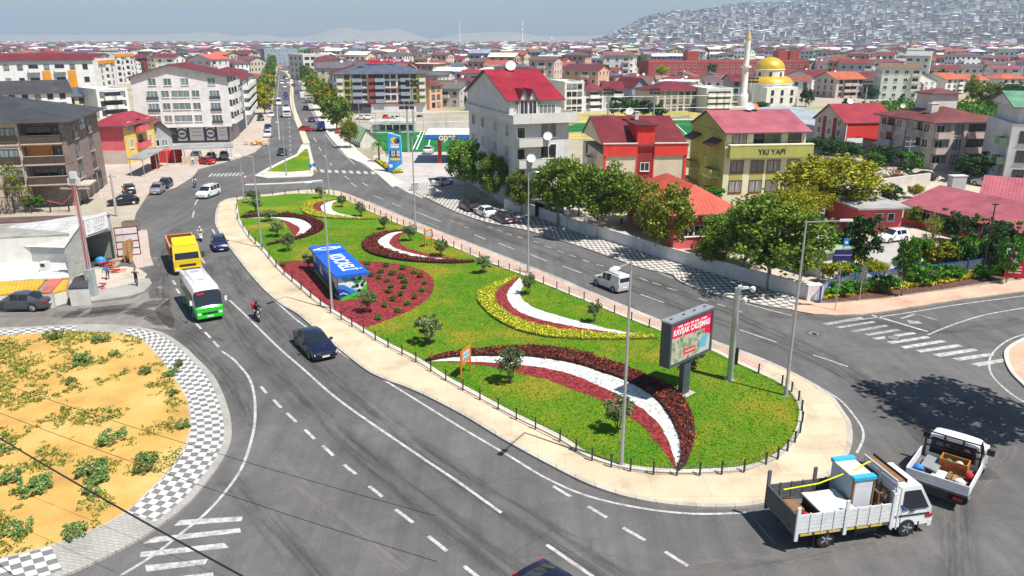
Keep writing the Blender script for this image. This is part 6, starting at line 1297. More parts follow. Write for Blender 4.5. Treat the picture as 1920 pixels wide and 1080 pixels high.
fill('orchard_hedge',oh,9000,3.6,LF['green'],0.95,None,None,'stuff',z=0.0,seed=8)
gh=[tuple(G(*q).xy)for q in[(1500,312),(1560,304),(1600,312),(1690,330),(1640,342),(1560,330),(1500,328)]]
fill('garden_greenery',gh,1500,1.6,LF['yellow'],0.45,None,None,'stuff',z=0.0,seed=4)
gh=[tuple(G(*q).xy)for q in[(1250,372),(1345,366),(1352,380),(1285,394),(1250,388)]]
fill('garden_greenery',gh,1800,1.0,LF['green'],0.4,None,None,'stuff',z=0.0,seed=6)
sheet('gravel_yard',[(1600,322),(1690,322),(1740,322),(1900,350),(1960,400),(1700,372),(1600,352)],0.05,YARD);sheet('gravel_yard',[(850,372),(905,372),(1000,402),(1130,440),(1250,478),(1380,508),(1560,552),(1700,500),(1900,495),(1900,440),(1620,400),(1400,380),(1100,372)],0.03,YARD)
sheet('yard',[(200,330),(260,312),(330,300),(430,285),(440,262),(480,230),(300,262),(180,300),(190,380)],0.03,YARD)
sheet('car_park',[(660,230),(905,236),(905,246),(690,244)],0.05,concrete('upper_car_park',(0.36,0.33,0.31)))
# ------------------------------------------------------------------ vehicles
WD=M('brown_wood',(0.24,0.12,0.05),0.7,0.25,5);TYRE=M('tyre_rubber',(0.018,0.018,0.02),0.85,0.15,6);RIM=M('alloy_rim',(0.45,0.46,0.48),0.35,0.1,5,metal=0.7);VG=M('vehicle_glass',(0.015,0.02,0.028),0.06,0.0,spec=0.9);BLK=M('black_plastic',(0.02,0.02,0.022),0.5,0.1,5)
HEADL=M('headlight_glass',(0.75,0.78,0.8),0.15,0.0,spec=0.9);TAIL=M('tail_light_red',(0.5,0.01,0.012),0.2,0.0);PLATE=M('number_plate',(0.78,0.78,0.76),0.5,0.0);SEAM=M('door_seam',(0.03,0.03,0.03),0.6,0.0);CHR=M('bright_trim',(0.6,0.61,0.62),0.2,0.0,metal=0.8)
PC=dict(white=paint('white_car_paint',(0.78,0.79,0.80)),navy=paint('navy_car_paint',(0.012,0.018,0.10)),midnight=paint('midnight_blue_paint',(0.008,0.010,0.035)),black=paint('black_car_paint',(0.010,0.010,0.013)),silver=paint('silver_car_paint',(0.42,0.43,0.45),0.3,0.5),grey=paint('grey_car_paint',(0.10,0.105,0.12),0.3,0.4),dkgrey=paint('dark_grey_paint',(0.035,0.037,0.045),0.3,0.4),red=paint('red_car_paint',(0.45,0.01,0.02)),blue=paint('blue_car_paint',(0.02,0.05,0.4)),purple=paint('plum_car_paint',(0.06,0.03,0.12)),green=paint('green_bus_paint',(0.03,0.55,0.03)),yellow=paint('yellow_truck_paint',(0.80,0.55,0.01)),orange=paint('orange_truck_paint',(0.75,0.3,0.05)),fio=paint('silver_white_paint',(0.60,0.63,0.67)))
def wheel_meshes(r,w_):
    k=(r,w_)
    if k in WM:return WM[k]
    a=MB();T=Matrix.Rotation(pi/2,4,'X');a.lathe([(r*0.62,-w_/2),(r*0.94,-w_/2),(r,-w_*.32),(r,w_*.32),(r*.94,w_/2),(r*.62,w_/2)],TYRE,18,T=T)
    b=MB();b.lathe([(r*.63,-w_/2-.004),(r*.60,-w_/2-0.01),(r*.55,-w_*.3),(r*.16,-w_*.42),(0.02,-w_*.45)],RIM,18,T=T)
    for i in range(5):t=i*2*pi/5;b.tube((r*.12*math.cos(t),w_*.5,r*.12*math.sin(t)),(r*.6*math.cos(t),w_*.49,r*.6*math.sin(t)),.045,.035,RIM,5);b.tube((r*.12*math.cos(t),-w_*.5,r*.12*math.sin(t)),(r*.6*math.cos(t),-w_*.49,r*.6*math.sin(t)),.045,.035,RIM,5)
    b.lathe([(r*.63,w_/2+.002),(r*.5,w_*.4),(.02,w_*.4)],M('rim_dark',(0.05,0.05,0.055),0.5,0.0),14,T=T);WM[k]=(a.mesh('tyre',40),b.mesh('rim',40));return WM[k]
def add_wheel(root,x,y,r=0.32,w_=0.21):
    t,m=wheel_meshes(r,w_);o=link('wheel',t,root,(x,y,r));link('rim',m,o);return o
def car_body(root,st,col,glass_from,glass_to,roofcol=None):
    """st: stations (x, halfwidth, zbottom, zbelt, roof halfwidth, ztop); glass where x lies between the given stations"""
    bod=MB();gl=MB();rings=[]
    for(x,w_,zb,zl,wr,zt)in st:
        zm=zb+(zl-zb)*0.5
        h=[(0,zb),(w_*.86,zb),(w_*.985,zb+.10),(w_,zm),(w_*.965,zl),(wr,zt-.035),(wr*.86,zt+.005),(wr*.4,zt+.03),(0,zt+.035)]
        rings.append([(x,-a,z)for a,z in h]+[(x,a,z)for a,z in reversed(h[1:-1])])
    n=len(rings[0])
    for i in range(len(rings)-1):
        for j in range(n):
            j2=(j+1)%n;q=[rings[i][j],rings[i+1][j],rings[i+1][j2],rings[i][j2]];jj=j if j<8 else 15-j
            side=jj==4;top=jj>=5;kind=st_kind(i,glass_from,glass_to)
            if side and kind in('cab','wind','rear'):tgt='g' if kind=='cab' else 'b'
            elif top and kind in('wind','rear')and jj>=5:tgt='g'
            else:tgt='b'
            if tgt=='g':gl.face(q,VG)
            else:bod.face(q,(roofcol or col)if(top and kind=='cab')else col)
    bod.face(rings[0][::-1],col);bod.face(rings[-1],col)
    b=bod.build('body',root,smooth=32,weld=True);g=gl.build('windows',root,smooth=25,weld=True);return b,g
def st_kind(i,kinds,_):
    return kinds.get(i,'body')
SHAPES={
 # stations front (x+) to rear
 'sedan':(4.85,0.92,[(2.42,.70,.32,.62,.60,.64),(2.30,.86,.20,.70,.74,.73),(1.7,.92,.18,.80,.78,.84),(1.05,.93,.18,.90,.80,.95),(0.25,.93,.18,.93,.66,1.40),(-.35,.93,.18,.94,.67,1.44),(-.42,.93,.18,.94,.67,1.44),(-1.1,.93,.18,.96,.64,1.38),(-1.95,.92,.2,.98,.72,1.03),(-2.3,.88,.25,.96,.72,.99),(-2.42,.74,.35,.86,.62,.88)],{3:'wind',4:'cab',6:'cab',7:'rear'},1.45,-1.42,.34),
 'hatch':(4.2,0.89,[(2.1,.66,.32,.62,.55,.64),(1.98,.82,.2,.72,.70,.76),(1.4,.88,.18,.84,.76,.88),(0.95,.89,.18,.92,.78,.97),(0.2,.89,.18,.95,.66,1.44),(-.4,.89,.18,.96,.67,1.48),(-.47,.89,.18,.96,.67,1.48),(-1.35,.89,.18,.98,.64,1.43),(-1.85,.88,.2,1.0,.70,1.10),(-2.0,.85,.25,.95,.66,.98),(-2.1,.72,.35,.8,.6,.82)],{3:'wind',4:'cab',6:'cab',7:'rear'},1.28,-1.28,.32),
 'suv':(4.5,0.93,[(2.25,.72,.38,.75,.62,.78),(2.13,.88,.24,.9,.76,.93),(1.5,.93,.22,1.0,.82,1.05),(1.0,.94,.22,1.05,.82,1.1),(0.4,.94,.22,1.08,.72,1.60),(-.3,.94,.22,1.08,.73,1.66),(-.37,.94,.22,1.08,.73,1.66),(-1.6,.94,.22,1.1,.71,1.62),(-2.05,.92,.25,1.1,.76,1.2),(-2.18,.88,.3,1.0,.7,1.05),(-2.25,.76,.4,.85,.6,.9)],{3:'wind',4:'cab',6:'cab',7:'rear'},1.38,-1.38,.36),
 'mpv':(4.5,0.92,[(2.25,.7,.36,.72,.6,.74),(2.12,.87,.22,.86,.74,.9),(1.6,.92,.2,.98,.8,1.02),(1.25,.93,.2,1.04,.8,1.1),(0.55,.93,.2,1.06,.74,1.66),(-.25,.93,.2,1.06,.76,1.76),(-.32,.93,.2,1.06,.76,1.76),(-1.25,.93,.2,1.06,.76,1.78),(-1.32,.93,.2,1.06,.76,1.78),(-2.05,.92,.22,1.06,.75,1.74),(-2.22,.9,.25,1.04,.78,1.1),(-2.25,.86,.3,.9,.7,.95)],{3:'wind',4:'cab',6:'cab',8:'cab',9:'rear'},1.4,-1.4,.33),
 'van':(4.0,0.86,[(2.0,.66,.36,.72,.58,.74),(1.88,.82,.22,.86,.7,.9),(1.4,.86,.2,.96,.74,1.0),(1.05,.87,.2,1.02,.76,1.08),(0.45,.87,.2,1.04,.7,1.6),(-.12,.87,.2,1.04,.72,1.72),(-.2,.87,.2,1.04,.72,1.72),(-.8,.87,.2,1.04,.73,1.76),(-.86,.87,.2,1.04,.73,1.76),(-1.88,.86,.2,1.04,.72,1.74),(-1.97,.84,.24,1.04,.70,1.70),(-2.0,.82,.3,1.0,.68,1.64)],{3:'wind',4:'cab',6:'cab'},1.3,-1.25,.31)}
VP={}
def vehicle_proto(shape,colr):
    k=(shape,colr)
    if k in VP:return VP[k]
    L,hw,st,kinds,xf,xr,wr=SHAPES[shape];root=empty('parked_car');c=PC[colr]
    car_body(root,[(x,a,zb,zl,r_,zt)for x,a,zb,zl,r_,zt in st],c,kinds,None)
    for x in(xf,xr):
        for s_ in(-1,1):add_wheel(root,x,s_*(hw-.10),wr)
    ar=MB();T=Matrix.Rotation(pi/2,4,'X')
    for x in(xf,xr):
        for s_ in(-1,1):ar.lathe([(wr+.06,-.004),(wr+.06,.004)],BLK,18,T=Matrix.Translation((x,s_*(hw+.002),wr+.02))@T)
    zt=max(q[5]for q in st);fr=st[1];re=st[-3]
    for s_ in(-1,1):ar.box(-L*.29,L*.29,s_*hw-.012,s_*hw+.012,.2,.3,BLK)
    ar.build('wheel_arch_trim',root)
    for s_ in(-1,1):
        h=MB();z=st[1][4-1]-.10;h.box(L/2-.26,L/2-.03,min(s_*hw*.5,s_*hw*.86),max(s_*hw*.5,s_*hw*.86),z-.08,z+.05,HEADL,tx=.05);h.build('headlight',root)
        h=MB();zz=st[-2][3]-.12;tall=.34 if shape in('van','mpv')else.09
        h.box(-L/2-.01,-L/2+.16,min(s_*hw*.58,s_*hw*.93)+(0.22 if tall>.2 and s_>0 else 0),max(s_*hw*.58,s_*hw*.93)-(0.22 if tall>.2 and s_<0 else 0),zz-tall,zz+.06,TAIL);h.build('tail_light',root)
        h=MB();mx=st[3][0]-.35;h.box(mx-.1,mx+.06,min(s_*hw*1.0,s_*(hw+.2)),max(s_*hw*1.0,s_*(hw+.2)),st[3][3]-.02,st[3][3]+.13,c if shape!='van' else BLK);h.build('mirror',root)
    g=MB();g.box(L/2-.12,L/2-.005,-.42,.42,.30,.52,BLK);g.box(L/2-.13,L/2-.002,-.46,.46,.525,.555,CHR);g.build('grille',root)
    pl=MB();pl.box(L/2-.02,L/2+.015,-.26,.26,.34,.45,PLATE);pl.build('number_plate',root);pl=MB();pl.box(-L/2-.015,-L/2+.03,-.26,.26,.5,.62,PLATE);pl.build('number_plate',root)
    if shape in('van',):g=MB();g.box(-2.02,-1.96,-.62,.62,1.12,1.52,VG);g.build('rear_window',root);g=MB();[g.box(-1.8,.3,y-.025,y+.025,1.79,1.84,BLK)for y in(-.6,.6)];g.build('roof_rails',root)
    if shape in('mpv','suv'):g=MB();[g.box(-1.7,.3,y-.025,y+.025,zt+.02,zt+.07,BLK if shape=='suv' else CHR)for y in(-.62,.62)];g.build('roof_rails',root)
    g=MB()
    for s_ in(-1,1):
        for x in((.95,0.0-.38,-1.15)if shape!='hatch' else(.85,-.43)):g.box(x-.008,x+.008,s_*hw-.004,s_*hw+.006,.32,st[5][3]-.04,SEAM)
        for x in(-.2,-1.0):g.box(x-.08,x+.08,s_*hw-.01,s_*hw+.03,st[5][3]-.16,st[5][3]-.12,c)
    g.build('door_seams',root)
    VP[k]=root;return root
USEDV=set()
def car(shape,colr,at,to,label,name='car',group=None,z=ZR,s=1.0,center=True):
    a=G(at[0],at[1]);b=G(to[0],to[1]);rz=math.atan2(b.y-a.y,b.x-a.x);pr=vehicle_proto(shape,colr);k=(shape,colr)
    if k in USEDV:o=dup(pr)
    else:o=pr;USEDV.add(k)
    o.name=name;o.location=(a.x,a.y,z);o.rotation_euler=(0,0,rz);o.scale=(s,s,s);tag(o,label,'car' if shape!='van' else 'van',group);return o
car('sedan','midnight',(591,657),(612,678),'dark blue sedan driving alone beside the island pavement',s=1.08)
car('suv','navy',(413,466),(419,480),'dark blue compact car with bright trim following the curve beside the yellow truck',s=0.88)
car('mpv','white',(391,369),(372,376),'white people carrier turning at the upper end of the island')
car('van','fio',(1146,540),(1124,531),'silver white panel van driving away on the right carriageway',name='van')
PKG='cars parked along the right kerb'
car('van','black',(880,394),(868,388),'black van parked first in line under the plane trees',name='van',group=PKG,s=1.06);car('hatch','white',(909,405),(894,398),'white hatchback parked between two dark vehicles',group=PKG);car('sedan','dkgrey',(943,416),(926,408),'dark grey sedan parked last in line at the right kerb',group=PKG,s=.95)
car('sedan','grey',(40,579),(-60,580),'dark grey sedan waiting in the side street at the left edge',s=1.12)
car('sedan','midnight',(1058,1150),(1110,1192),'dark car cut by the bottom edge of the picture')
car('suv','silver',(296,362),(286,370),'silver car parked on the left forecourt in front of a black one',s=.9);car('suv','black',(311,352),(301,359),'black car parked behind the silver one on the left forecourt',s=.9);car('hatch','black',(232,384),(214,386),'black hatchback parked by the brown apartment house');car('suv','black',(243,362),(236,352),'black car half hidden behind a round bush beside the brown house',s=.9)
car('hatch','silver',(368,297),(358,305),'silver hatchback under the left end of the white canopy');car('sedan','black',(397,299),(397,306),'black car under the middle of the white canopy');car('hatch','silver',(421,297),(421,305),'silver hatchback under the right end of the white canopy');car('hatch','red',(385,308),(372,307),'small red car in front of the white canopy')
car('suv','white',(804,288),(812,280),'white car standing at the filling station forecourt');car('sedan','dkgrey',(530,290),(528,302),'dark sedan driving towards the planted islet')
BV=[('sedan','purple',(585,228),(583,220),'plum coloured sedan on the right carriageway of the boulevard'),('hatch','red',(576,246),(586,246),'red car beside the median near the islet'),('sedan','black',(573,206),(571,198),'black sedan ahead on the right carriageway'),
      ('sedan','black',(537,204),(537,212),'black car just behind the white truck on the left carriageway'),('hatch','blue',(537,186),(537,194),'bright blue car on the left carriageway'),('sedan','purple',(536,179),(536,186),'plum car right behind the bright blue one'),('sedan','white',(534,165),(535,172),'white sedan in the middle of the left carriageway'),('hatch','white',(541,157),(541,163),'white car by the median further up the boulevard'),('suv','black',(534,147),(534,152),'small dark car far up the left carriageway'),('hatch','white',(538,149),(538,154),'small white car far up near the median'),('sedan','grey',(557,175),(555,168),'grey car on the right carriageway level with the white office'),('sedan','navy',(550,162),(549,156),'dark blue car close to the median on the right side'),('van','white',(563,160),(561,154),'white van far up the right carriageway'),('hatch','white',(538,136),(537,131),'tiny white car at the bend of the boulevard'),('sedan','silver',(545,133),(544,129),'tiny silver car at the far bend'),('sedan','navy',(542,128),(541,124),'tiny dark blue car at the far bend'),('suv','black',(549,137),(547,132),'tiny black car below the far bend'),('sedan','silver',(561,147),(559,141),'silver car under the far right street trees')]
for sh,c_,a,b,l in BV:
    if(sh,c_)==('sedan','grey')or True:car(sh,c_,a,b,l,group='traffic on the boulevard')
car('hatch','white',(509,219),(507,230),'white car parked at the left kerb of the boulevard');car('suv','black',(503,205),(502,214),'black car parked behind the white one at the left kerb');car('sedan','silver',(582,190),(590,189),'silver car parked under the trees right of the boulevard');car('sedan','black',(597,196),(606,195),'black car in the shade under the right street trees');car('hatch','red',(636,250),(630,243),'dark red car parked before the striped tent');car('suv','green' if False else 'dkgrey',(489,226),(490,236),'dark car parked beside the white balcony house');car('suv','navy',(503,245),(506,254),'dark blue car parked behind the white van at left');car('van','white',(503,257),(496,263),'white van parked by the orange building material',name='van')
car('sedan','white',(681,224),(690,224),'white sedan parked below the olive block at its left');car('hatch','white',(692,224),(699,221),'second white car parked below the olive block');car('hatch','red',(723,224),(723,216),'dark red car parked below the olive block');car('sedan','white',(742,226),(752,227),'long white car parked below the middle of the olive block');car('suv','black',(787,226),(787,218),'black car parked below the right end of the olive block')
car('hatch','white',(1672,452),(1650,455),'white car half hidden by the dark round tree at the car park');car('sedan','white',(1846,478),(1815,478),'white sedan parked in the right car park');car('sedan','dkgrey',(1728,336),(1712,334),'dark sedan parked beside the rubble heap');car('suv','silver',(1848,350),(1830,347),'silver estate car parked before the large apartment house');car('hatch','white',(830,348),(842,345),'white car hidden under the first plane tree');car('sedan','black',(1910,352),(1895,350),'dark car at the right edge beside the green roofed house')
car('sedan','grey',(1408,214),(1416,214),'car seen beyond the pitch fence');
def cab_box(mb,x0,x1,hw,z0,z1,m,slope=0.35,rnd=0.08):
    """cab forward of x0; front leans back above the waist"""
    zm=z0+(z1-z0)*0.42;v=[]
    for s_ in(-1,1):v+=[(x0,s_*hw,z0),(x1,s_*hw,z0),(x1+.03,s_*hw,zm),(x1-slope,s_*(hw-rnd),z1),(x0,s_*(hw-rnd),z1)]
    mb.add(v,[(0,1,2,3,4),(9,8,7,6,5),(0,5,6,1),(1,6,7,2),(2,7,8,3),(3,8,9,4),(4,9,5,0)],m);return zm
def lorry(label,at,to,name='truck',kind='dump',colr='yellow',L=7.0,hw=1.2,zr=3.0,bedc=None,bed_h=1.0,cat='truck',s=1.0):
    a=G(*at);b=G(*to);rz=math.atan2(b.y-a.y,b.x-a.x);t=empty(name,(a.x,a.y,ZR),rz,label,cat);t.scale=(s,s,s);c=PC[colr]
    mb=MB();xc=L/2-1.75;zm=cab_box(mb,xc,L/2,hw,.55,zr,c);mb.build('cab',t)
    g=MB();g.add([(L/2+.035,-hw*.88,zm+.06),(L/2+.035,hw*.88,zm+.06),(L/2-.30,hw*.84,zr-.22),(L/2-.30,-hw*.84,zr-.22)],[(0,1,2,3)],VG);g.build('windscreen',t)
    for s_ in(-1,1):g=MB();q=[(xc+.35,s_*(hw+.006),zm+.05),(L/2-.12,s_*(hw+.006),zm+.05),(L/2-.45,s_*(hw-.05),zr-.3),(xc+.35,s_*(hw-.05),zr-.3)];g.face(q if s_<0 else q[::-1],VG);g.build('side_window',t)
    g=MB();g.box(L/2-.02,L/2+.10,-hw,hw,.42,.72,c if kind=='dump' else PC['white']);g.box(L/2+.02,L/2+.05,-hw*.6,hw*.6,.85,1.05,BLK);g.build('bumper',t)
    for s_ in(-1,1):
        h=MB();h.box(L/2+.09,L/2+.12,min(s_*hw*.62,s_*hw*.92),max(s_*hw*.62,s_*hw*.92),.5,.66,HEADL);h.build('headlight',t);h=MB();h.tube((L/2-.1,s_*hw,zm+.5),(L/2+.1,s_*(hw+.22),zm+.45),.02,.02,BLK,5);h.box(L/2+.04,L/2+.12,min(s_*(hw+.12),s_*(hw+.3)),max(s_*(hw+.12),s_*(hw+.3)),zm+.1,zm+.62,BLK);h.build('mirror',t)
    ch=MB();[ch.box(-L/2+.1,L/2-.4,y-.06,y+.06,.55,.75,BLK)for y in(-.4,.4)];ch.box(-.6,.6,-hw*.9,-hw*.5,.4,.85,BLK);ch.build('chassis',t)
    for x,r_ in((L/2-1.05,.44 if zr>2.6 else.38),(-L/2+1.6,.44 if zr>2.6 else.38)):
        for s_ in(-1,1):add_wheel(t,x,s_*(hw-.14),r_,.28)
    bw=hw+.02;x0,x1=-L/2,xc-.12;zb=.95;bc=bedc or c;mb=MB();th=.07
    mb.box(x0,x1,-bw,bw,zb-.12,zb,BLK);mb.build('bed_floor',t)
    return t,(x0,x1,bw,zb,xc)
# yellow tipper with brown body
t,(x0,x1,bw,zb,xc)=lorry('yellow tipper truck with rusty brown body behind the green bus',(347,497),(354,513),L=7.4,hw=1.22,zr=2.75,s=1.08)
RUST=M('rusty_brown_paint',(0.22,0.06,0.035),0.8,0.3,3);mb=MB();ht=1.35
for q in((x0,x1,-bw,-bw+.08),(x0,x1,bw-.08,bw),(x0,x0+.08,-bw+.08,bw-.08),(x1-.08,x1,-bw+.08,bw-.08)):mb.box(*q,zb,zb+ht,RUST)
for i in range(7):x=x0+.3+i*(x1-x0-.6)/6;mb.box(x-.05,x+.05,-bw-.05,-bw,zb,zb+ht,PC['orange']);mb.box(x-.05,x+.05,bw,bw+.05,zb,zb+ht,PC['orange'])
mb.box(x0-.02,x1+.02,-bw-.06,bw+.06,zb+ht,zb+ht+.08,PC['orange'])if False else[mb.box(*q,zb+ht,zb+ht+.08,PC['orange'])for q in((x0,x1,-bw-.05,-bw+.09),(x0,x1,bw-.09,bw+.05),(x0,x0+.1,-bw+.09,bw-.09),(x1-.1,x1,-bw+.09,bw-.09))]
mb.build('tipper_body',t);mb=MB();mb.add([(xc+.05,-1.05,2.75),(xc+.05,1.05,2.75),(xc+1.25,1.0,2.78),(xc+1.25,-1.0,2.78),(xc+.1,-1.05,3.35),(xc+.1,1.05,3.35)],[(4,3,2,5),(0,4,5,1),(0,3,4),(1,5,2)],PC['yellow']);mb.box(xc+.65,xc+.72,-.5,.5,3.02,3.06,BLK);mb.build('roof_spoiler',t)
# green and white minibus
def bus():
    L,hw,zr=7.4,1.15,2.95;a=G(380,581);b=G(399,608);t=empty('minibus',(a.x,a.y,ZR),math.atan2(b.y-a.y,b.x-a.x),'green and white minibus leading the yellow truck down the left carriageway','bus')
    st=[(L/2+.02,hw*.9,.42,1.25,hw*.86,1.28),(L/2-.10,hw*.98,.32,1.35,hw*.9,1.42),(L/2-.45,hw,.30,1.3,hw*.9,zr-.25),(L/2-.85,hw,.30,1.3,hw*.92,zr),(-L/2+.25,hw,.30,1.3,hw*.92,zr),(-L/2,hw*.96,.38,1.3,hw*.88,zr-.12)]
    mb=MB();GN=PC['green'];WH=PC['white'];rings=[]
    for(x,w_,zb,zl,wr,zt)in st:
        h=[(0,zb),(w_*.92,zb),(w_,zb+.1),(w_,zl-.05),(w_,zl),(w_*.97,min(zt-.04,zl+(zt-zl)*.8)),(wr*.93,zt),(wr*.5,zt+.04),(0,zt+.05)]
        rings.append([(x,-q,z)for q,z in h]+[(x,q,z)for q,z in reversed(h[1:-1])])
    n=len(rings[0]);gl=MB()
    for i in range(len(rings)-1):
        for j in range(n):
            j2=(j+1)%n;q=[rings[i][j],rings[i+1][j],rings[i+1][j2],rings[i][j2]];jj=j if j<8 else 15-j
            if i==1 and jj>=5:gl.face(q,VG)
            else:mb.face(q,GN if jj<=3 or i==0 else WH)
    mb.face(rings[0][::-1],GN);mb.face(rings[-1],WH);mb.build('body',t,smooth=32,weld=True);gl.build('windscreen',t)
    g=MB()
    for s_ in(-1,1):
        for k in range(5):x1=L/2-.95-k*1.22;y=s_*(hw+.008);q=[(x1-1.12,y,1.42),(x1,y,1.42),(x1,y-s_*.03,2.32),(x1-1.12,y-s_*.03,2.32)];g.face(q if s_<0 else q[::-1],VG)
    g.build('side_windows',t);g=MB();g.box(-2.6,1.6,-.62,.62,zr+.05,zr+.12,WH);[g.box(x,x+.09,-.35,.35,zr+.12,zr+.14,BLK)for x in(-2.2,-1.8,.9)];g.build('roof_hatch_panel',t)
    g=MB();g.box(-L/2+.1,-L/2+.5,-.8,.8,zr+.03,zr+.06,VG);g.build('rear_roof_window',t)
    g=MB();g.box(L/2+.0,L/2+.05,-.62,.62,.78,.92,BLK);g.box(L/2-.02,L/2+.045,-.26,.26,.50,.62,PLATE);g.build('grille',t)
    g=MB();g.box(L/2-.34,L/2-.31,-.85,-.25,2.42,2.58,M('red_destination_sign',(0.6,0.03,0.02),0.5,0));g.build('destination_sign',t)
    for s_ in(-1,1):
        h=MB();h.box(L/2-.06,L/2+.035,min(s_*.72,s_*1.0),max(s_*.72,s_*1.0),.72,.92,HEADL);h.build('headlight',t);h=MB();h.tube((L/2-.3,s_*hw,2.2),(L/2-.05,s_*(hw+.3),2.15),.025,.025,BLK,5);h.box(L/2-.1,L/2+.02,min(s_*(hw+.16),s_*(hw+.36)),max(s_*(hw+.16),s_*(hw+.36)),1.72,2.12,WH);h.build('mirror',t)
        for x in(L/2-1.5,-L/2+1.7):add_wheel(t,x,s_*(hw-.12),.40,.26)
    g=MB();g.box(1.2,2.1,-hw-.012,-hw+.01,.4,2.3,VG);g.build('door',t)
bus()
def minivan(label,at,to,colr='white',s=1.0,L=5.6):
    a=G(*at);b=G(*to);t=empty('van',(a.x,a.y,ZR),math.atan2(b.y-a.y,b.x-a.x),label,'van','traffic on the boulevard');t.scale=(s,s,s);hw=.98;zr=2.5
    car_body(t,[(L/2,.8,.35,.8,.6,.84),(L/2-.15,.95,.25,1.0,.78,1.05),(L/2-.75,hw,.25,1.2,.85,1.3),(L/2-1.3,hw,.25,1.3,.82,2.3),(L/2-1.9,hw,.25,1.3,.85,zr),(-L/2+.2,hw,.25,1.3,.85,zr),(-L/2,.94,.3,1.3,.8,zr-.1)],PC[colr],{2:'wind',3:'cab'},None)
    for x in(L/2-.95,-L/2+1.1):
        for s_ in(-1,1):add_wheel(t,x,s_*(hw-.1),.35,.24)
    for s_ in(-1,1):h=MB();h.box(L/2-.12,L/2+.01,min(s_*.55,s_*.8),max(s_*.55,s_*.8),.72,.88,HEADL);h.build('headlight',t);h=MB();h.box(-L/2-.02,-L/2+.05,min(s_*.8,s_*.93),max(s_*.8,s_*.93),.9,1.4,TAIL);h.build('tail_light',t)
minivan('white minibus coming down the left lane of the boulevard',(523,197),(523,206));minivan('white van seen from behind on the right carriageway',(567,184),(565,176));minivan('second white van further up the left lane',(529,158),(529,165),s=.9)
t,(x0,x1,bw,zb,xc)=lorry('white truck near the median coming down the boulevard',(538,219),(540,228),colr='white',L=6.6,hw=1.15,zr=2.8);mb=MB();mb.box(x0,x1,-bw,bw,zb,2.9,PC['white']);mb.build('cargo_box',t)
t,(x0,x1,bw,zb,xc)=lorry('small truck with blue tarpaulin on the right carriageway',(602,245),(598,238),colr='white',L=5.6,hw=1.0,zr=2.2);mb=MB();mb.box(x0,x1,-bw,bw,zb,2.45,PC['blue'],tx=.05,ty=.1);mb.build('tarpaulin',t)
t,(x0,x1,bw,zb,xc)=lorry('orange construction truck at the far bend of the boulevard',(527,131),(524,128),colr='orange',L=8,hw=1.25,zr=3.0);mb=MB();mb.box(x0,x1,-bw,bw,zb,2.6,PC['orange'],tx=.2,ty=.1);mb.build('tipper_body',t)
# ------------------------------------------------------------------ flatbed truck with furniture, lower right
rr=G(1540,1022);ff=G(1690,1001);dirv=(ff-rr).normalized();ang=math.atan2(dirv.y,dirv.x)
hw=1.06;L=6.3;wbc=(rr+ff)/2;nrm=Vector((-dirv.y,dirv.x,0));cen=wbc+nrm*(hw-.1)
S_=(ff-rr).length/3.65
t=empty('flatbed_truck',(cen.x,cen.y,ZR),ang,'white flatbed truck with slatted sides loaded with old furniture and appliances','truck');t.scale=(S_,S_,S_)
c=PC['white'];XF=1.825+1.02;XR=-1.825-1.45;xc=XF-1.75
mb=MB();zm=cab_box(mb,xc,XF,1.0,.5,2.28,c,slope=.55,rnd=.1);mb.build('cab',t)
g=MB();g.add([(XF+.04,-.86,zm+.05),(XF+.04,.86,zm+.05),(XF-.5,.82,2.16),(XF-.5,-.82,2.16)],[(0,1,2,3)],VG);g.build('windscreen',t)
for s_ in(-1,1):g=MB();q=[(xc+.45,s_*1.008,zm+.02),(XF-.12,s_*1.008,zm+.02),(XF-.58,s_*.93,2.1),(xc+.45,s_*.93,2.1)];g.face(q if s_<0 else q[::-1],VG);g.build('side_window',t)
g=MB();g.box(xc+.1,XF-.05,-1.012,-1.0,.98,1.04,BLK);g.box(xc+.75,xc+1.0,-1.014,-1.0,1.16,1.2,BLK);g.box(xc+.38,xc+.395,-1.01,-1.0,.6,2.0,SEAM);g.build('door_trim',t)
g=MB();g.box(XF-.06,XF+.12,-1.0,1.0,.38,.66,c);g.build('bumper',t);g=MB();g.box(XF-.02,XF+.13,-.99,-.66,.66,.82,HEADL);g.build('headlight',t);g=MB();g.box(XF-.02,XF+.13,.66,.99,.66,.82,HEADL);g.build('headlight',t);g=MB();g.box(XF-.2,XF+.08,-1.02,-.98,.82,.96,TAIL);g.build('indicator',t)
for x in(1.825,-1.825):
    for s_ in(-1,1):add_wheel(t,x,s_*(hw-.16),.40,.25)
ch=MB();[ch.box(XR+.1,xc+.2,y-.06,y+.06,.5,.72,BLK)for y in(-.38,.38)];ch.box(-.5,.5,-.95,-.5,.42,.75,BLK);[ch.box(x-.02,x+.02,-1.02,-.75,.15,.65,BLK)for x in(-2.35,2.35)];ch.build('chassis',t)
bx0,bx1,zb=XR,xc-.1,.92;WG=M('grey_weathered_board',(0.12,0.12,0.125),0.8,0.25,4);WP=M('white_truck_board',(0.72,0.73,0.74),0.5,0.12,3)
mb=MB();mb.box(bx0,bx1,-1.12,1.12,zb-.14,zb,WG);mb.build('bed_floor',t)
def side(y,outm,inm,s_):
    mb=MB();n=5
    for k in range(n):z0=zb+k*.17;mb.box(bx0,bx1,y-.02,y+.02,z0+.015,z0+.165,outm)
    for i in range(9):x=bx0+.05+i*(bx1-bx0-.1)/8;mb.box(x-.03,x+.03,y-.045,y+.045,zb,zb+.87,outm)
    return mb
side(-1.12,WP,WP,-1).build('drop_side',t);side(1.12,WG,WG,1).build('drop_side',t)
mb=MB();
for k in range(5):mb.box(bx0-.04,bx0,-1.1,1.1,zb+k*.17+.015,zb+k*.17+.165,WG)
mb.build('tailgate',t)
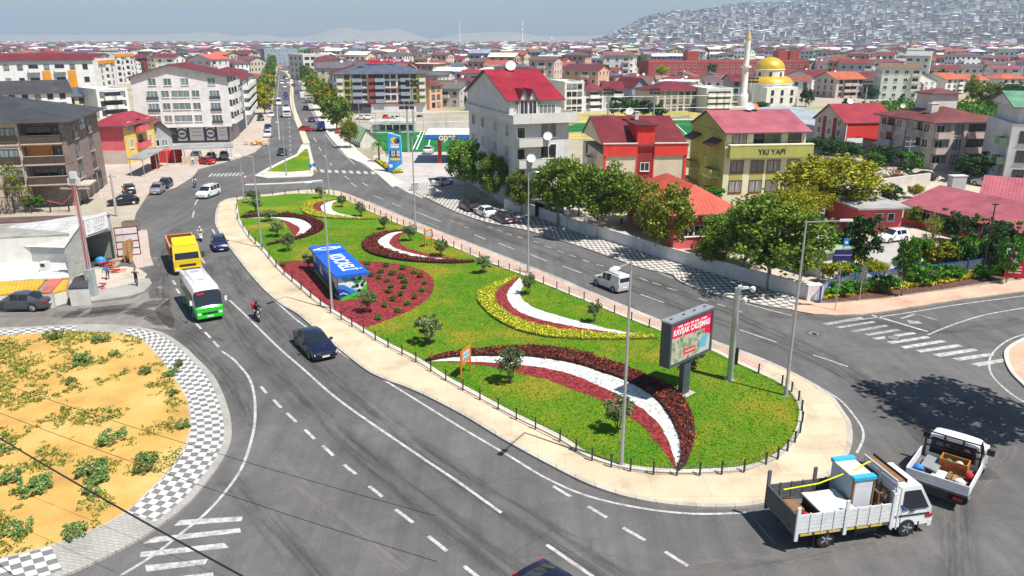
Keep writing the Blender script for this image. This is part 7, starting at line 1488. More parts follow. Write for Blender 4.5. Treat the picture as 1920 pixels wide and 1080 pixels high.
for x,y,h in((bx0+.02,-1.14,1.2),(bx0+.02,1.14,1.5),((bx0+bx1)/2,-1.14,1.25),((bx0+bx1)/2,1.14,1.4),(bx1-.05,-1.14,1.3),(bx1-.05,1.14,1.4)):mb=MB();mb.box(x-.07,x+.07,y-.04,y+.04,zb-.3,zb+h,WP if y<0 else WG);mb.build('stake',t)
mb=MB();YS=M('yellow_side_marker',(0.62,0.48,0.08),0.5,0.1,2)
for i in range(6):x=bx0+.2+i*.62;mb.box(x,x+.5,-1.15,-1.13,zb-.12,zb-.03,YS)
mb.build('side_markers',t)
mb=MB();[mb.box(bx1+.02,bx1+.08,y-.04,y+.04,.6,2.62,WP)for y in(-1.05,0,1.05)];[mb.box(bx1+.02,bx1+.08,-1.05,1.05,z,z+.06,WP)for z in(1.6,2.1,2.56)];mb.box(bx1+.05,bx1+.42,-1.0,1.0,2.62,2.66,WD);mb.box(bx1+.42,bx1+.46,-1.05,1.05,2.58,2.74,BLK);mb.box(bx1+.0,bx1+.04,-1.05,1.05,2.62,2.74,WP);mb.build('headboard_rack',t)
mb=MB();[mb.box(bx1+.1,bx1+.16,-1.09,-1.05,.6+i*.27,.64+i*.27,WP)for i in range(7)];mb.box(bx1+.0,bx1+.04,-1.12,-1.06,.5,2.4,WP);mb.box(bx1+.22,bx1+.26,-1.12,-1.06,.5,2.4,WP);mb.build('ladder',t)
def onbed(name,label,cat,fn):
    o=empty(name,(cen.x,cen.y,ZR),ang,label,cat);o.scale=(S_,S_,S_);mb=MB();fn(mb,o);
    if mb.v:mb.build('body',o)
    return o
CARD=M('pale_board',(0.62,0.60,0.55),0.8,0.15,3);ICE=M('pale_blue_panel',(0.33,0.42,0.50),0.4,0.2,2);BLUEP=M('sky_blue_film',(0.05,0.42,0.65),0.3,0.1,3)
def f_(mb,o):mb.box(-2.15,-.75,-.95,.35,zb+.01,zb+.70,BLK);m2=MB();m2.box(-2.2,-.7,-1.0,.4,zb+.70,zb+.78,CARD);m2.build('lid',o)
onbed('chest_freezer','low white topped chest freezer lying on the flatbed behind the tall cabinet','freezer',f_)
def f_(mb,o):
    mb.box(-.55,.35,-.55,.95,zb+.01,zb+1.75,ICE);m2=MB();m2.box(-.57,.37,-.57,.97,zb+1.75,zb+1.80,CARD);m2.box(-.60,.40,-.62,-.35,zb+1.70,zb+1.84,BLUEP);m2.box(-.6,.4,.75,1.0,zb+1.72,zb+1.9,BLUEP);m2.build('wrapped_top',o)
    m3=MB();m3.box(-.50,.30,-.57,-.55,zb+.1,zb+1.65,M('white_panel',(0.66,0.68,0.72),0.4,0.1,2));m3.box(.31,.38,-.6,-.5,zb,zb+1.75,WD);m3.box(-.6,-.53,-.6,-.5,zb,zb+1.75,WD);m3.build('door',o)
onbed('tall_cabinet','tall pale blue cabinet wrapped with blue film standing on the flatbed','cabinet',f_)
def f_(mb,o):
    for x,y in((.55,-.7),(1.0,-.7),(.55,-.2),(1.0,-.2)):mb.box(x-.03,x+.03,y-.03,y+.03,zb+.01,zb+(1.25 if y>-.5 else 1.1),WD)
    for z in(.45,1.05):mb.box(.55,1.0,-.73,-.68,zb+z,zb+z+.07,WD);mb.box(.55,1.0,-.22,-.17,zb+z,zb+z+.07,WD);mb.box(.52,.58,-.7,-.2,zb+z,zb+z+.06,WD);mb.box(.97,1.03,-.7,-.2,zb+z,zb+z+.06,WD)
    mb.tube((.55,-.7,zb+.5),(1.0,-.7,zb+1.05),.03,.03,WD,6)
onbed('wooden_chair','brown wooden chair frame standing upright behind the truck cab','chair frame',f_)
def f_(mb,o):
    mb.box(.5,1.05,.1,.95,zb+.01,zb+.9,WD);mb.box(.5,1.05,.15,.9,zb+.9,zb+1.4,M('dark_wood',(0.07,0.035,0.02),0.7,0.2,4));mb.tube((.6,.0,zb+1.0),(1.0,.9,zb+1.55),.03,.03,WD,6)
onbed('chest_of_drawers','dark wooden drawers stacked behind the cab of the flatbed','drawers',f_)
def f_(mb,o):
    pts=[Vector((-2.95,.5,zb+.95)),Vector((-1.6,.2,zb+1.25)),Vector((-.1,0,zb+1.86)),Vector((.6,.3,zb+1.9)),Vector((1.0,.6,zb+1.72))]
    YB_=M('yellow_strap',(0.75,0.80,0.02),0.5,0.1,3)
    for a,b in zip(pts,pts[1:]):mb.add([a+Vector((0,-.035,0)),b+Vector((0,-.035,0)),b+Vector((0,.035,0)),a+Vector((0,.035,0)),a+Vector((0,-.035,.012)),b+Vector((0,-.035,.012)),b+Vector((0,.035,.012)),a+Vector((0,.035,.012))],[(3,2,1,0),(4,5,6,7),(0,1,5,4),(2,3,7,6),(1,2,6,5),(3,0,4,7)],YB_)
onbed('ratchet_strap','bright yellow strap stretched over the load of the flatbed','strap',f_)
def f_(mb,o):mb.box(-2.85,-2.35,-.2,.7,zb+.01,zb+.4,WD);mb.ball((-2.5,-.5,zb+.25),(.2,.25,.22),M('red_cloth',(0.5,0.02,0.02),0.9,0.2,4))
onbed('scrap_crate','brown crate with red bag at the tail of the flatbed','crate',f_)
# ------------------------------------------------------------------ pickup
pa=G(1748,945);pb=G(1806,850);dv=(pb-pa).normalized();an_=math.atan2(dv.y,dv.x);Lp=5.2;PS=(1.2,1.5,1.32);ctr=pa+dv*Lp*PS[0]/2
t=empty('pickup_truck',(ctr.x,ctr.y,ZR),an_,'white dropside pickup carrying tools and a wooden box','pickup');t.scale=PS;hw=.93;c=PC['white']
st=[(2.6,.78,.42,.85,.66,.88),(2.45,.90,.3,1.0,.78,1.04),(1.9,.93,.28,1.08,.82,1.14),(1.45,.94,.28,1.12,.82,1.22),(.95,.94,.28,1.15,.76,1.78),(.1,.94,.28,1.15,.78,1.86),(-.02,.94,.28,1.15,.78,1.84)]
car_body(t,st[::1],c,{3:'wind',4:'cab'},None)
g=MB();g.face([(-.03,.76,1.0),(-.03,-.76,1.0),(-.03,-.72,1.72),(-.03,.72,1.72)],VG);g.build('rear_window',t)
for x in(1.75,-1.55):
    for s_ in(-1,1):add_wheel(t,x,s_*(hw-.13),.37,.24)
b0,b1,zb2=-2.6,-.12,.80;mb=MB();mb.box(b0,b1,-.98,.98,zb2-.1,zb2,WG);mb.box(b0,b1,-.4,.4,.45,zb2-.1,BLK);mb.build('bed_floor',t)
for s_ in(-1,1):mb=MB();y=s_*.98;[mb.box(b0,b1,y-.02,y+.02,zb2+k*.14+.01,zb2+k*.14+.135,WP)for k in range(3)];mb.build('drop_side',t);h=MB();h.box(1.05,1.2,min(s_*.93,s_*1.18),max(s_*.93,s_*1.18),1.12,1.36,BLK);h.build('mirror',t);h=MB();h.box(b0-.01,b0+.05,min(s_*.55,s_*.85),max(s_*.55,s_*.85),.48,.6,TAIL);h.build('tail_light',t);h=MB();h.box(2.4,2.6,min(s_*.6,s_*.85),max(s_*.6,s_*.85),.78,.94,HEADL);h.build('headlight',t)
mb=MB();[mb.box(b0-.04,b0,-.98,.98,zb2+k*.14+.01,zb2+k*.14+.135,WP)for k in range(3)];mb.build('tailgate',t)
g=MB();[g.box(b1+.0,b1+.05,y-.03,y+.03,zb2,1.95,BLK)for y in(-.9,-.3,.3,.9)];[g.box(b1,b1+.05,-.9,.9,z,z+.05,BLK)for z in(1.3,1.6,1.92)];g.build('headboard_rack',t)
g=MB();g.box(b0+.02,b0+.06,-.25,.25,.5,.62,PLATE);g.box(b0+.0,b0+.1,-.85,.85,.36,.46,BLK);g.build('rear_bumper',t)
def inbed(name,label,cat,fn):o=empty(name,(ctr.x,ctr.y,ZR),an_,label,cat);o.scale=PS;mb=MB();fn(mb,o);mb.build('body',o)if mb.v else None;return o
OB=M('orange_brown_box',(0.45,0.17,0.03),0.8,0.25,5)
def f_(mb,o):
    for q in((-1.0,-.35,-.65,-.61),(-1.0,-.35,.21,.25),(-1.0,-.96,-.61,.21),(-.39,-.35,-.61,.21)):mb.box(*q,zb2+.01,zb2+.5,OB)
    mb.box(-.96,-.39,-.61,.21,zb2+.02,zb2+.06,WD);m2=MB();m2.ball((-.7,-.35,zb2+.3),(.14,.16,.18),CARD);m2.ball((-.65,0,zb2+.28),(.15,.14,.16),M('green_bottle',(0.03,0.2,0.06),0.4,0.1,3));m2.build('contents',o);text(o,'lettering','AZRA',.34,M('red_stencil',(0.55,0.02,0.02),0.7,0),TX((-1.012,-.2,zb2+.24),(0,-1,0),(0,0,1)),.004)
inbed('wooden_box','orange wooden box with red stencil in the pickup bed','box',f_)
def f_(mb,o):mb.ball((-1.9,.72,zb2+.18),(.2,.2,.2),M('blue_bag',(0.02,0.22,0.6),0.6,0.2,4));mb.ball((-2.1,.6,zb2+.12),(.22,.2,.14),BLK)
inbed('tool_bag','blue and black tool bag in the corner of the pickup bed','bag',f_)
def f_(mb,o):mb.box(-1.7,-.5,.3,.85,zb2+.1,zb2+.16,METAL,T=Matrix.Rotation(.15,4,'X'));mb.box(-1.9,-1.2,-.2,.3,zb2+.01,zb2+.08,CARD)
inbed('metal_sheet','grey metal sheet lying slanted in the pickup bed','sheet',f_)
def f_(mb,o):[mb.box(-2.3+i*.14,-1.5+i*.1,-.8+i*.18,-.7+i*.18,zb2+.02+i*.03,zb2+.07+i*.03,m)for i,m in enumerate((WD,CARD,OB,WD))];mb.ball((-2.0,-.6,zb2+.2),(.2,.2,.14),CARD);mb.ball((-1.2,-.78,zb2+.2),(.18,.16,.16),M('red_cloth',(0.5,0.02,0.02),0.9,0.2,4))
inbed('timber_scrap','pile of timber offcuts and rags in the pickup bed','timber',f_)
# ------------------------------------------------------------------ people
SKIN=M('skin',(0.50,0.30,0.21),0.6,0.05,6);HAIR=M('dark_hair',(0.015,0.012,0.01),0.7,0.1,8);SHOE=M('shoe_black',(0.02,0.02,0.02),0.6,0.1,6)
CLO=dict(black=M('black_cloth',(0.015,0.015,0.018),0.9,0.2,9),white=M('white_cloth',(0.72,0.72,0.74),0.9,0.1,9),blue=M('work_blue_cloth',(0.03,0.12,0.42),0.9,0.15,9),jeans=M('denim',(0.05,0.07,0.12),0.9,0.2,9),red=M('red_jacket',(0.55,0.02,0.04),0.8,0.15,9),grey=M('grey_cloth',(0.2,0.2,0.22),0.9,0.15,9))
POSE={
 'stand':dict(pelvis=(0,0,.95),chest=(0.02,0,1.28),neck=(0,0,1.50),head=(.02,0,1.66),sh=(0,.19,1.43),el=(.02,.27,1.16),wr=(.16,.24,.96),sh2=(0,-.19,1.43),el2=(.02,-.27,1.16),wr2=(.14,-.24,.95),hip=(0,.10,.92),kn=(.03,.12,.50),an=(0,.12,.08),to=(.15,.13,.04),kn2=(.06,-.13,.50),an2=(-.04,-.15,.08),to2=(.12,-.16,.04)),
 'arms':dict(pelvis=(0,0,.95),chest=(0,0,1.28),neck=(0,0,1.50),head=(.02,0,1.66),sh=(0,.19,1.43),el=(.02,.42,1.36),wr=(.18,.30,1.46),sh2=(0,-.19,1.43),el2=(.02,-.42,1.34),wr2=(.18,-.30,1.42),hip=(0,.10,.92),kn=(.05,.12,.50),an=(.10,.12,.08),to=(.25,.13,.04),kn2=(0,-.13,.50),an2=(-.14,-.14,.08),to2=(.02,-.16,.04)),
 'bend':dict(pelvis=(-.15,0,.90),chest=(.18,0,1.08),neck=(.36,0,1.18),head=(.48,0,1.22),sh=(.28,.19,1.12),el=(.40,.24,.86),wr=(.55,.16,.70),sh2=(.28,-.19,1.12),el2=(.42,-.24,.88),wr2=(.58,-.14,.72),hip=(-.15,.10,.88),kn=(.02,.13,.48),an=(-.08,.13,.08),to=(.07,.14,.04),kn2=(.06,-.13,.48),an2=(.05,-.15,.08),to2=(.2,-.16,.04)),
 'ride':dict(pelvis=(-.25,0,.86),chest=(-.12,0,1.18),neck=(-.04,0,1.40),head=(.03,0,1.55),sh=(-.06,.20,1.33),el=(.14,.32,1.12),wr=(.38,.28,1.05),sh2=(-.06,-.20,1.33),el2=(.14,-.32,1.12),wr2=(.38,-.28,1.05),hip=(-.22,.12,.82),kn=(.20,.22,.72),an=(.08,.20,.34),to=(.24,.21,.30),kn2=(.20,-.22,.72),an2=(.08,-.20,.34),to2=(.24,-.21,.30))}
PB={}
def body_mesh(pose,top,leg,helmet=None,sleeves=True):
    k=(pose,top,leg,sleeves)
    if k in PB:return PB[k]
    P=POSE[pose];vs=[];rad=[];tagv=[];ed=[];idx={}
    def v(n,p,r,tg):idx[n]=len(vs);vs.append(Vector(p));rad.append(r);tagv.append(tg);return idx[n]
    v('pelvis',P['pelvis'],.145,leg);v('chest',P['chest'],.155,top);v('neck',P['neck'],.058,'skin');v('head',P['head'],.088,'skin');hd=Vector(P['head'])+(Vector(P['head'])-Vector(P['neck'])).normalized()*.09;v('crown',hd,.075,'hair')
    ed+=[(0,1),(1,2),(2,3),(3,4)]
    for s in('','2'):
        v('sh'+s,P['sh'+s],.068,top);v('el'+s,P['el'+s],.047,top if sleeves else 'skin');v('wr'+s,P['wr'+s],.030,'skin');d=(Vector(P['wr'+s])-Vector(P['el'+s])).normalized();v('pa'+s,Vector(P['wr'+s])+d*.07,.036,'skin')
        v('hip'+s,P['hip'+s]if s=='' else(P['hip'][0],-P['hip'][1],P['hip'][2]),.095,leg);v('kn'+s,P['kn'+s],.062,leg);v('an'+s,P['an'+s],.042,leg);v('to'+s,P['to'+s],.040,'shoe')
        ed+=[(1,idx['sh'+s]),(idx['sh'+s],idx['el'+s]),(idx['el'+s],idx['wr'+s]),(idx['wr'+s],idx['pa'+s]),(0,idx['hip'+s]),(idx['hip'+s],idx['kn'+s]),(idx['kn'+s],idx['an'+s]),(idx['an'+s],idx['to'+s])]
        sd=d.cross(Vector((0,0,1))).normalized()if abs(d.z)<.95 else Vector((0,1,0));pa=vs[idx['pa'+s]]
        for q in range(4):
            o=sd*(-.027+q*.018);ln=(.075,.085,.08,.062)[q];a_=v('f%d%s'%(q,s),pa+o+d*.035,.011,'skin');b_=v('g%d%s'%(q,s),pa+o+d*(.03+ln*.6)+Vector((0,0,-.012)),.0095,'skin');c_=v('h%d%s'%(q,s),pa+o*.95+d*(.02+ln)+Vector((0,0,-.035)),.008,'skin');ed+=[(idx['pa'+s],a_),(a_,b_),(b_,c_)]
        a_=v('t'+s,pa-sd*.045+d*.0,.012,'skin');b_=v('u'+s,pa-sd*.055+d*.045,.009,'skin');ed+=[(idx['wr'+s],a_),(a_,b_)]
    me=bpy.data.meshes.new('skeleton');me.from_pydata([tuple(p)for p in vs],ed,[]);o=bpy.data.objects.new('skeleton',me);COL.objects.link(o)
    m=o.modifiers.new('skin','SKIN');sv=me.skin_vertices[0].data
    for i,r in enumerate(rad):sv[i].radius=(r,r)
    sv[0].use_root=True;m2=o.modifiers.new('sub','SUBSURF');m2.levels=1;m2.render_levels=1
    r_=bpy.data.meshes.new_from_object(o.evaluated_get(bpy.context.evaluated_depsgraph_get()));bpy.data.objects.remove(o)
    mm={'skin':SKIN,'hair':HAIR,'shoe':SHOE};mm.update(CLO);names=[];r_.materials.clear()
    for p in r_.polygons:
        c=p.center;best=min(range(len(vs)),key=lambda i:(c-vs[i]).length-rad[i]);t=tagv[best]
        if t=='skin' and best>3 and not sleeves is None:pass
        if t not in names:names.append(t);r_.materials.append(mm[t])
        p.material_index=names.index(t);p.use_smooth=True
    r_.name='person';PB[k]=r_;return r_
def person(label,at,to,pose,top,leg,helmet=None,sleeves=True,z=0.06,parent_loc=None,rz=None,sc=1.0):
    if parent_loc is None:a=G(at[0],at[1],z);b=G(to[0],to[1],z);rz=math.atan2(b.y-a.y,b.x-a.x);loc=(a.x,a.y,z)
    else:loc=parent_loc
    o=link('person',body_mesh(pose,top,leg,sleeves=sleeves),None,loc,rz);o.scale=(sc,)*3;tag(o,label,'person');h=Vector(POSE[pose]['head'])
    mb=MB()
    if helmet:mb.ball((h.x-.005,h.y,h.z+.03),(.145,.125,.15),helmet,14,8);mb.box(h.x+.08,h.x+.142,-.075,.075,h.z-.01,h.z+.07,VG);mb.build('helmet',o,smooth=60)
    else:
        mb.ball((h.x-.02,h.y,h.z+.045),(.105,.092,.10),HAIR,12,7);mb.build('hair',o,smooth=60)
        f=MB();[f.ball((h.x+.083,s*.032,h.z+.01),(.012,.013,.009),BLK,6,4)for s in(-1,1)];f.ball((h.x+.097,0,h.z-.018),(.018,.013,.02),SKIN,6,4);f.box(h.x+.078,h.x+.09,-.022,.022,h.z-.052,h.z-.044,M('lips',(0.35,0.1,0.09),0.6,0));[f.ball((h.x-.005,s*.09,h.z),(.018,.01,.028),SKIN,6,4)for s in(-1,1)];f.build('face_features',o)
    return o
person('man in black clothes standing at the kerb with both hands raised to his chest',(257,536),(232,548),'arms','black','black',z=0.13)
person('worker in blue shirt bending over red steel parts in front of the workshop',(203,524),(188,520),'bend','blue','jeans',sleeves=False)
person('pedestrian in white and blue walking beside the road near the canopy',(362,310),(372,318),'stand','white','blue')
def bike(label,at,to,colr,plabel,top,leg,helm,box=None,scooter=True,plate=True):
    a=G(*at);b=G(*to);rz=math.atan2(b.y-a.y,b.x-a.x);t=empty('scooter' if scooter else 'motorcycle',(a.x,a.y,ZR),rz,label,'scooter' if scooter else 'motorcycle');c=PC[colr]
    T=Matrix.Rotation(pi/2,4,'X')
    for x in(.68,-.62):
        r=.27;m=MB();m.lathe([(r*.66,-.055),(r*.95,-.055),(r,0),(r*.95,.055),(r*.66,.055)],TYRE,18,T=Matrix.Translation((x,0,r))@T);w_=m.build('wheel',t,smooth=50);m=MB();m.lathe([(r*.68,-.03),(.05,-.05),(.05,.05),(r*.68,.03)],RIM,14,T=Matrix.Translation((x,0,r))@T);m.build('rim',w_)
    m=MB();m.box(-.75,-.05,-.16,.16,.42,.70,c,tx=.08,ty=.04);m.box(-.05,.40,-.15,.15,.28,.38,c);m.tube((.38,0,.3),(.46,0,.95),.10,.07,c,8);m.box(.34,.50,-.20,.20,.40,.92,c,tx=.04,ty=.05);m.box(.44,.86,-.08,.08,.52,.60,c,tx=.06);m.box(-.95,-.70,-.10,.10,.56,.66,c);m.build('body',t)
    m=MB();m.box(-.72,-.02,-.14,.14,.70,.78,BLK,tx=.03,ty=.02);m.build('seat',t);m=MB();m.tube((.46,0,.95),(.40,0,1.05),.03,.03,BLK,6);m.tube((.36,-.34,1.06),(.36,.34,1.06),.018,.018,BLK,6);m.tube((.38,.25,1.06),(.42,.30,1.26),.008,.008,BLK,5);m.tube((.38,-.25,1.06),(.42,-.30,1.26),.008,.008,BLK,5);m.box(.41,.43,.24,.36,1.24,1.31,BLK);m.box(.41,.43,-.36,-.24,1.24,1.31,BLK);m.build('handlebar',t)
    m=MB();[m.tube((.68,s*.09,.27),(.46,s*.07,.80),.025,.03,METAL,6)for s in(-1,1)];m.box(-.62,-.1,-.11,.11,.22,.42,BLK);m.build('fork_and_engine',t);m=MB();m.ball((.52,0,.86),(.05,.10,.07),HEADL,8,5);m.build('headlight',t)
    if box:m=MB();m.box(-1.05,-.62,-.24,.24,.82,1.28,box,tx=.02,ty=.02);m.box(-1.0,-.6,-.1,.1,.76,.82,BLK);m.build('delivery_box',t)
    m=MB();m.box(-.98,-.95,-.09,.09,.42,.54,PLATE);m.build('number_plate',t)
    person(plabel,None,None,'ride',top,leg,helm,parent_loc=(a.x,a.y,ZR),rz=rz)
bike('motorcycle with red top box riding down the left carriageway',(483,600),(487,606),'black','rider in dark clothes and helmet on the motorcycle with the red box','black','black',M('black_helmet',(0.02,0.02,0.022),0.2,0.0),M('red_delivery_box',(0.55,0.02,0.04),0.5,0.05,3),False)
bike('white scooter beside the yellow tipper truck',(377,451),(381,461),'white','rider in white shirt on the scooter beside the yellow truck','white','grey',M('white_helmet',(0.7,0.7,0.7),0.2,0.0))
bike('scooter at the upper bend with a rider in white',(366,351),(362,358),'black','rider in white shirt on the scooter at the upper bend','white','jeans',MATS['black_helmet'])
dr=link('person',body_mesh('ride','blue','jeans'),None,(cen.x,cen.y,ZR),ang);dr['label']='driver in blue resting an arm on the door of the flatbed truck';dr['category']='person';q_=Matrix.Rotation(ang,3,'Z')@Vector(((xc+.75)*1,-.55,.28));
ft=[o for o in COL.objects if o.name.startswith('flatbed_truck')][0];loc_=Vector((ft.location.x,ft.location.y,0))+Matrix.Rotation(ft.rotation_euler.z,3,'Z')@Vector((1.5*S_,-.74*S_,.25));dr.location=(loc_.x,loc_.y,.46);dr.rotation_euler=(0,0,ft.rotation_euler.z)
# ------------------------------------------------------------------ island railing
PPX=[(1466,722),(1422,700),(1376,680),(1332,657),(1290,641),(1252,626),(1217,614),(1184,600),(1152,587),(1122,575),(1095,562),(1067,552),(1044,542),(1019,532),(995,523),(975,515),(955,507),(935,500),(916,492),(899,484),(882,476),(866,470),(851,464),(830,454),(811,445),(796,439),(781,434),(769,427),(757,422),(745,419),(734,415),(724,410),(714,404),(703,400),(693,394),(680,388),(666,381),(657,377),(641,370),(626,365),(605,362),(585,360),(560,362),(535,365),(511,366),(487,370),(462,374),(445,377),(444,392),(446,410),(456,427),(467,444),(479,457),(492,468),(505,484),(518,500),(533,514),(548,527),(565,542),(583,557),(601,572),(620,586),(640,599),(660,611),(682,623),(704,637),(728,650),(754,664),(780,677),(808,695),(836,712),(868,730),(900,748),(934,766),(968,785),(1004,803),(1050,826),(1080,845),(1110,862),(1146,874),(1182,882),(1225,888),(1269,890),(1312,890),(1353,888),(1395,884),(1436,870),(1458,860),(1476,846),(1490,830),(1500,812),(1504,792),(1503,770),(1497,752),(1484,735)]
RL=empty('low_railing',G(1466,722,.15),0,'low black wire railing running all round the planted island','railing');o0=RL.location.copy()
pm=MB();pm.box(-.045,.045,-.045,.045,0,.72,DKM);pm.box(-.055,.055,-.055,.055,.72,.76,DKM);pme=pm.mesh('post');PW=[G(x,y,.22)for x,y in PPX]
for p in PW:link('post',pme,RL,(p.x-o0.x,p.y-o0.y,0.05))
mb=MB()
for i in range(len(PW)):
    a=PW[i]-o0;b=PW[(i+1)%len(PW)]-o0;near=72<i<95;
    for z in((.12,.3,.5,.68)if near else(.25,.45,.66)):mb.tube((a.x,a.y,z+.05),(b.x,b.y,z+.05),.008,.008,DKM,4,False)
    if near:
        n=int((b-a).length/.16)
        for k in range(1,n):q=a.lerp(b,k/n);mb.tube((q.x,q.y,.1),(q.x,q.y,.73),.004,.004,DKM,3,False)
mb.build('wires',RL)
# ------------------------------------------------------------------ lamp posts
LAMPW=M('lamp_head_grey',(0.62,0.64,0.66),0.4,0.05,2);LENS=M('lamp_lens',(0.75,0.75,0.72),0.2,0.0)
def lamp(base,top,head,label,z=0.2,r=.11,d=None):
    b=G(base[0],base[1],z);h=hgt(base[0],base[1],top[1],z)-z;t=empty('street_lamp',b,0,label,'street lamp','street lamps')
    hd=G(head[0],head[1],z+h+.25)-Vector((b.x,b.y,0));v=Vector((hd.x,hd.y));L=min(2.2,max(1.2,v.length));v=v.normalized()*L if d is None else Vector(d).normalized()*L
    m=MB();m.lathe([(r*1.25,0),(r*1.2,.5),(r*1.0,.6),(r*.5,h)],METAL,10);m.box(-.2,.2,-.2,.2,0,.03,METAL);m.build('pole',t,smooth=40)
    m=MB();m.tube((0,0,h-.05),(v.x,v.y,h+.22),.045,.04,METAL,7);m.build('arm',t);an=math.atan2(v.y,v.x)
    m=MB();T=Matrix.Translation((v.x,v.y,h+.22))@Matrix.Rotation(an,4,'Z')@Matrix.Rotation(-.1,4,'Y');m.box(-.05,.75,-.17,.17,-.02,.09,LAMPW,T=T,tx=.06,ty=.04);m.box(.1,.7,-.14,.14,-.035,-.02,LENS,T=T);m.build('lamp_head',t)
    return t
lamp((1165,872),(1181,490),(1155,503),'tall street lamp nearest the camera at the lower edge of the island');lamp((1473,742),(1510,415),(1575,413),'tall street lamp at the right end of the island with its arm to the right')
lamp((623,580),(604,342),(582,341),'street lamp in front of the blue roofed cabin');lamp((491,464),(470,293),(450,291),'street lamp on the left rim of the island above the left crescent');lamp((458,378),(448,297),(436,296),'street lamp at the upper left corner of the island');lamp((617,365),(604,247),(612,246),'street lamp at the upper tip of the island')
lamp((779,428),(767,256),(781,255),'street lamp on the right rim near the far orange sign');lamp((990,510),(986,323),(1000,321),'street lamp on the right rim beside the broad yellow hedge');lamp((537,328),(527,230),(521,229),'street lamp on the planted islet of the boulevard');lamp((508,318),(502,255),(498,254),'street lamp left of the planted islet');lamp((551,225),(546,160),(541,160),'street lamp on the boulevard median');lamp((676,262),(672,188),(680,187),'street lamp beside the striped tent')
# camera mast
b=G(1368,712,.22);h=hgt(1368,712,540,.22)-.22;t=empty('camera_mast',b,0,'thick grey mast carrying white surveillance cameras near the billboard','camera mast');m=MB();m.lathe([(.24,0),(.22,h)],METAL,8);m.box(-.35,.35,-.35,.35,0,.04,METAL);m.build('pole',t);m=MB();m.tube((0,0,h-.1),(.9,-.1,h+.05),.05,.05,METAL,6);m.tube((0,0,h-.1),(.1,-.3,h+.3),.04,.04,METAL,6);m.build('bracket',t)
CW=M('camera_white',(0.8,0.8,0.8),0.35,0.05,3)
for(x,y,z)in((.95,-.15,h-.12),(.45,-.2,h-.9)):m=MB();m.lathe([(.03,.30),(.17,.22),(.19,.05),(.12,-.1),(.02,-.14)],CW,12,(x,y,z));m.build('dome_camera',t,smooth=50)
m=MB();m.box(.2,.6,-.35,-.22,h+.05,h+.2,CW);m.box(-.15,.1,-.5,-.36,h+.2,h+.32,CW);m.build('bullet_camera',t);m=MB();m.box(.22,.42,-.12,.12,1.2,2.4,DKM);m.build('cabinet',t)
# ------------------------------------------------------------------ billboard
bp=G(1281,738,.22);ht=hgt(1281,738,590,.22);hb=hgt(1281,738,671,.22);P0_=G(1246,605,ht);P1_=G(1326.5,574,ht);dxy=Vector((P1_.x-P0_.x,P1_.y-P0_.y));rz=math.atan2(dxy.y,dxy.x);Wb=dxy.length
t=empty('billboard',(bp.x,bp.y,.22),rz,'large billboard with a road works poster on one thick grey leg','billboard');SLT=M('slate_grey_metal',(0.06,0.075,0.10),0.45,0.1,1)
z0,z1=hb-.22,ht-.22;x0,x1=-Wb/2,Wb/2;fy=-.30
m=MB();m.box(-.38,.38,-.18,.18,0,z0+.05,SLT);m.box(-.7,.7,-.5,.5,-.02,.05,KERB);m.build('leg',t)
m=MB();m.box(x0,x1,fy+.04,.42,z0,z1,SLT);m.build('case',t);m=MB();m.box(x0-.03,x1+.03,fy-.0,.46,z1,z1+.10,METAL);[m.box(x0+Wb*k-.15,x0+Wb*k+.1,.05,.12,z1+.1,z1+.15,BLK)for k in(.12,.4,.65,.9)];m.build('top_cover',t)
fr=.17;m=MB()
for q in((x0,x1,z0,z0+fr),(x0,x1,z1-fr,z1),(x0,x0+fr,z0+fr,z1-fr),(x1-fr,x1,z0+fr,z1-fr)):m.box(q[0],q[1],fy-.06,fy+.04,q[2],q[3],SLT)
m.build('frame',t)
def flatm(n,c):return M(n,c,0.4,0.0)
PR=flatm('poster_red',(0.72,0.0,0.06));PX0,PX1,PZ0,PZ1=x0+fr,x1-fr,z0+fr,z1-fr;pw,ph=PX1-PX0,PZ1-PZ0
mm_,nt_,b_,o_=newmat('aerial_view_print');co=ocoord(nt_);v_=N(nt_,'TexVoronoi');v_.inputs['Scale'].default_value=3.2;nt_.links.new(co,v_.inputs['Vector']);s_=N(nt_,'SeparateColor');nt_.links.new(v_.outputs['Color'],s_.inputs[0]);n_=noise(nt_,1.1,4,.6,co)
nt_.links.new(mixc(nt_,ramp(nt_,n_,[(.45,(0,)*3),(.55,(1,)*3)]),ramp(nt_,s_.outputs[0],[(0,(.06,.16,.05)),(.4,(.14,.28,.10)),(.7,(.35,.36,.28)),(1,(.5,.5,.45))]),ramp(nt_,s_.outputs[1],[(0,(.2,.3,.15)),(.6,(.48,.48,.45)),(1,(.6,.4,.35))])),b_.inputs['Base Color']);AER=mm_
m=MB();m.box(PX0,PX1,fy+.0,fy+.03,PZ0,PZ1,AER);po=m.build('poster',t)
m=MB();m.face([(PX0,fy-.004,PZ0+ph*.66),(PX1,fy-.004,PZ0+ph*.60),(PX1,fy-.004,PZ1),(PX0,fy-.004,PZ1)],PR);m.face([(PX1-pw*.16,fy-.004,PZ0+ph*.48),(PX1,fy-.004,PZ0+ph*.42),(PX1,fy-.004,PZ0+ph*.60),(PX1-pw*.16,fy-.004,PZ0+ph*.618)],PR);m.face([(PX0+pw*.33,fy-.004,PZ0+ph*.12),(PX0+pw*.62,fy-.004,PZ0+ph*.12),(PX0+pw*.62,fy-.004,PZ0+ph*.27),(PX0+pw*.33,fy-.004,PZ0+ph*.27)],flatm('poster_red_box',(0.6,0.05,0.05)))
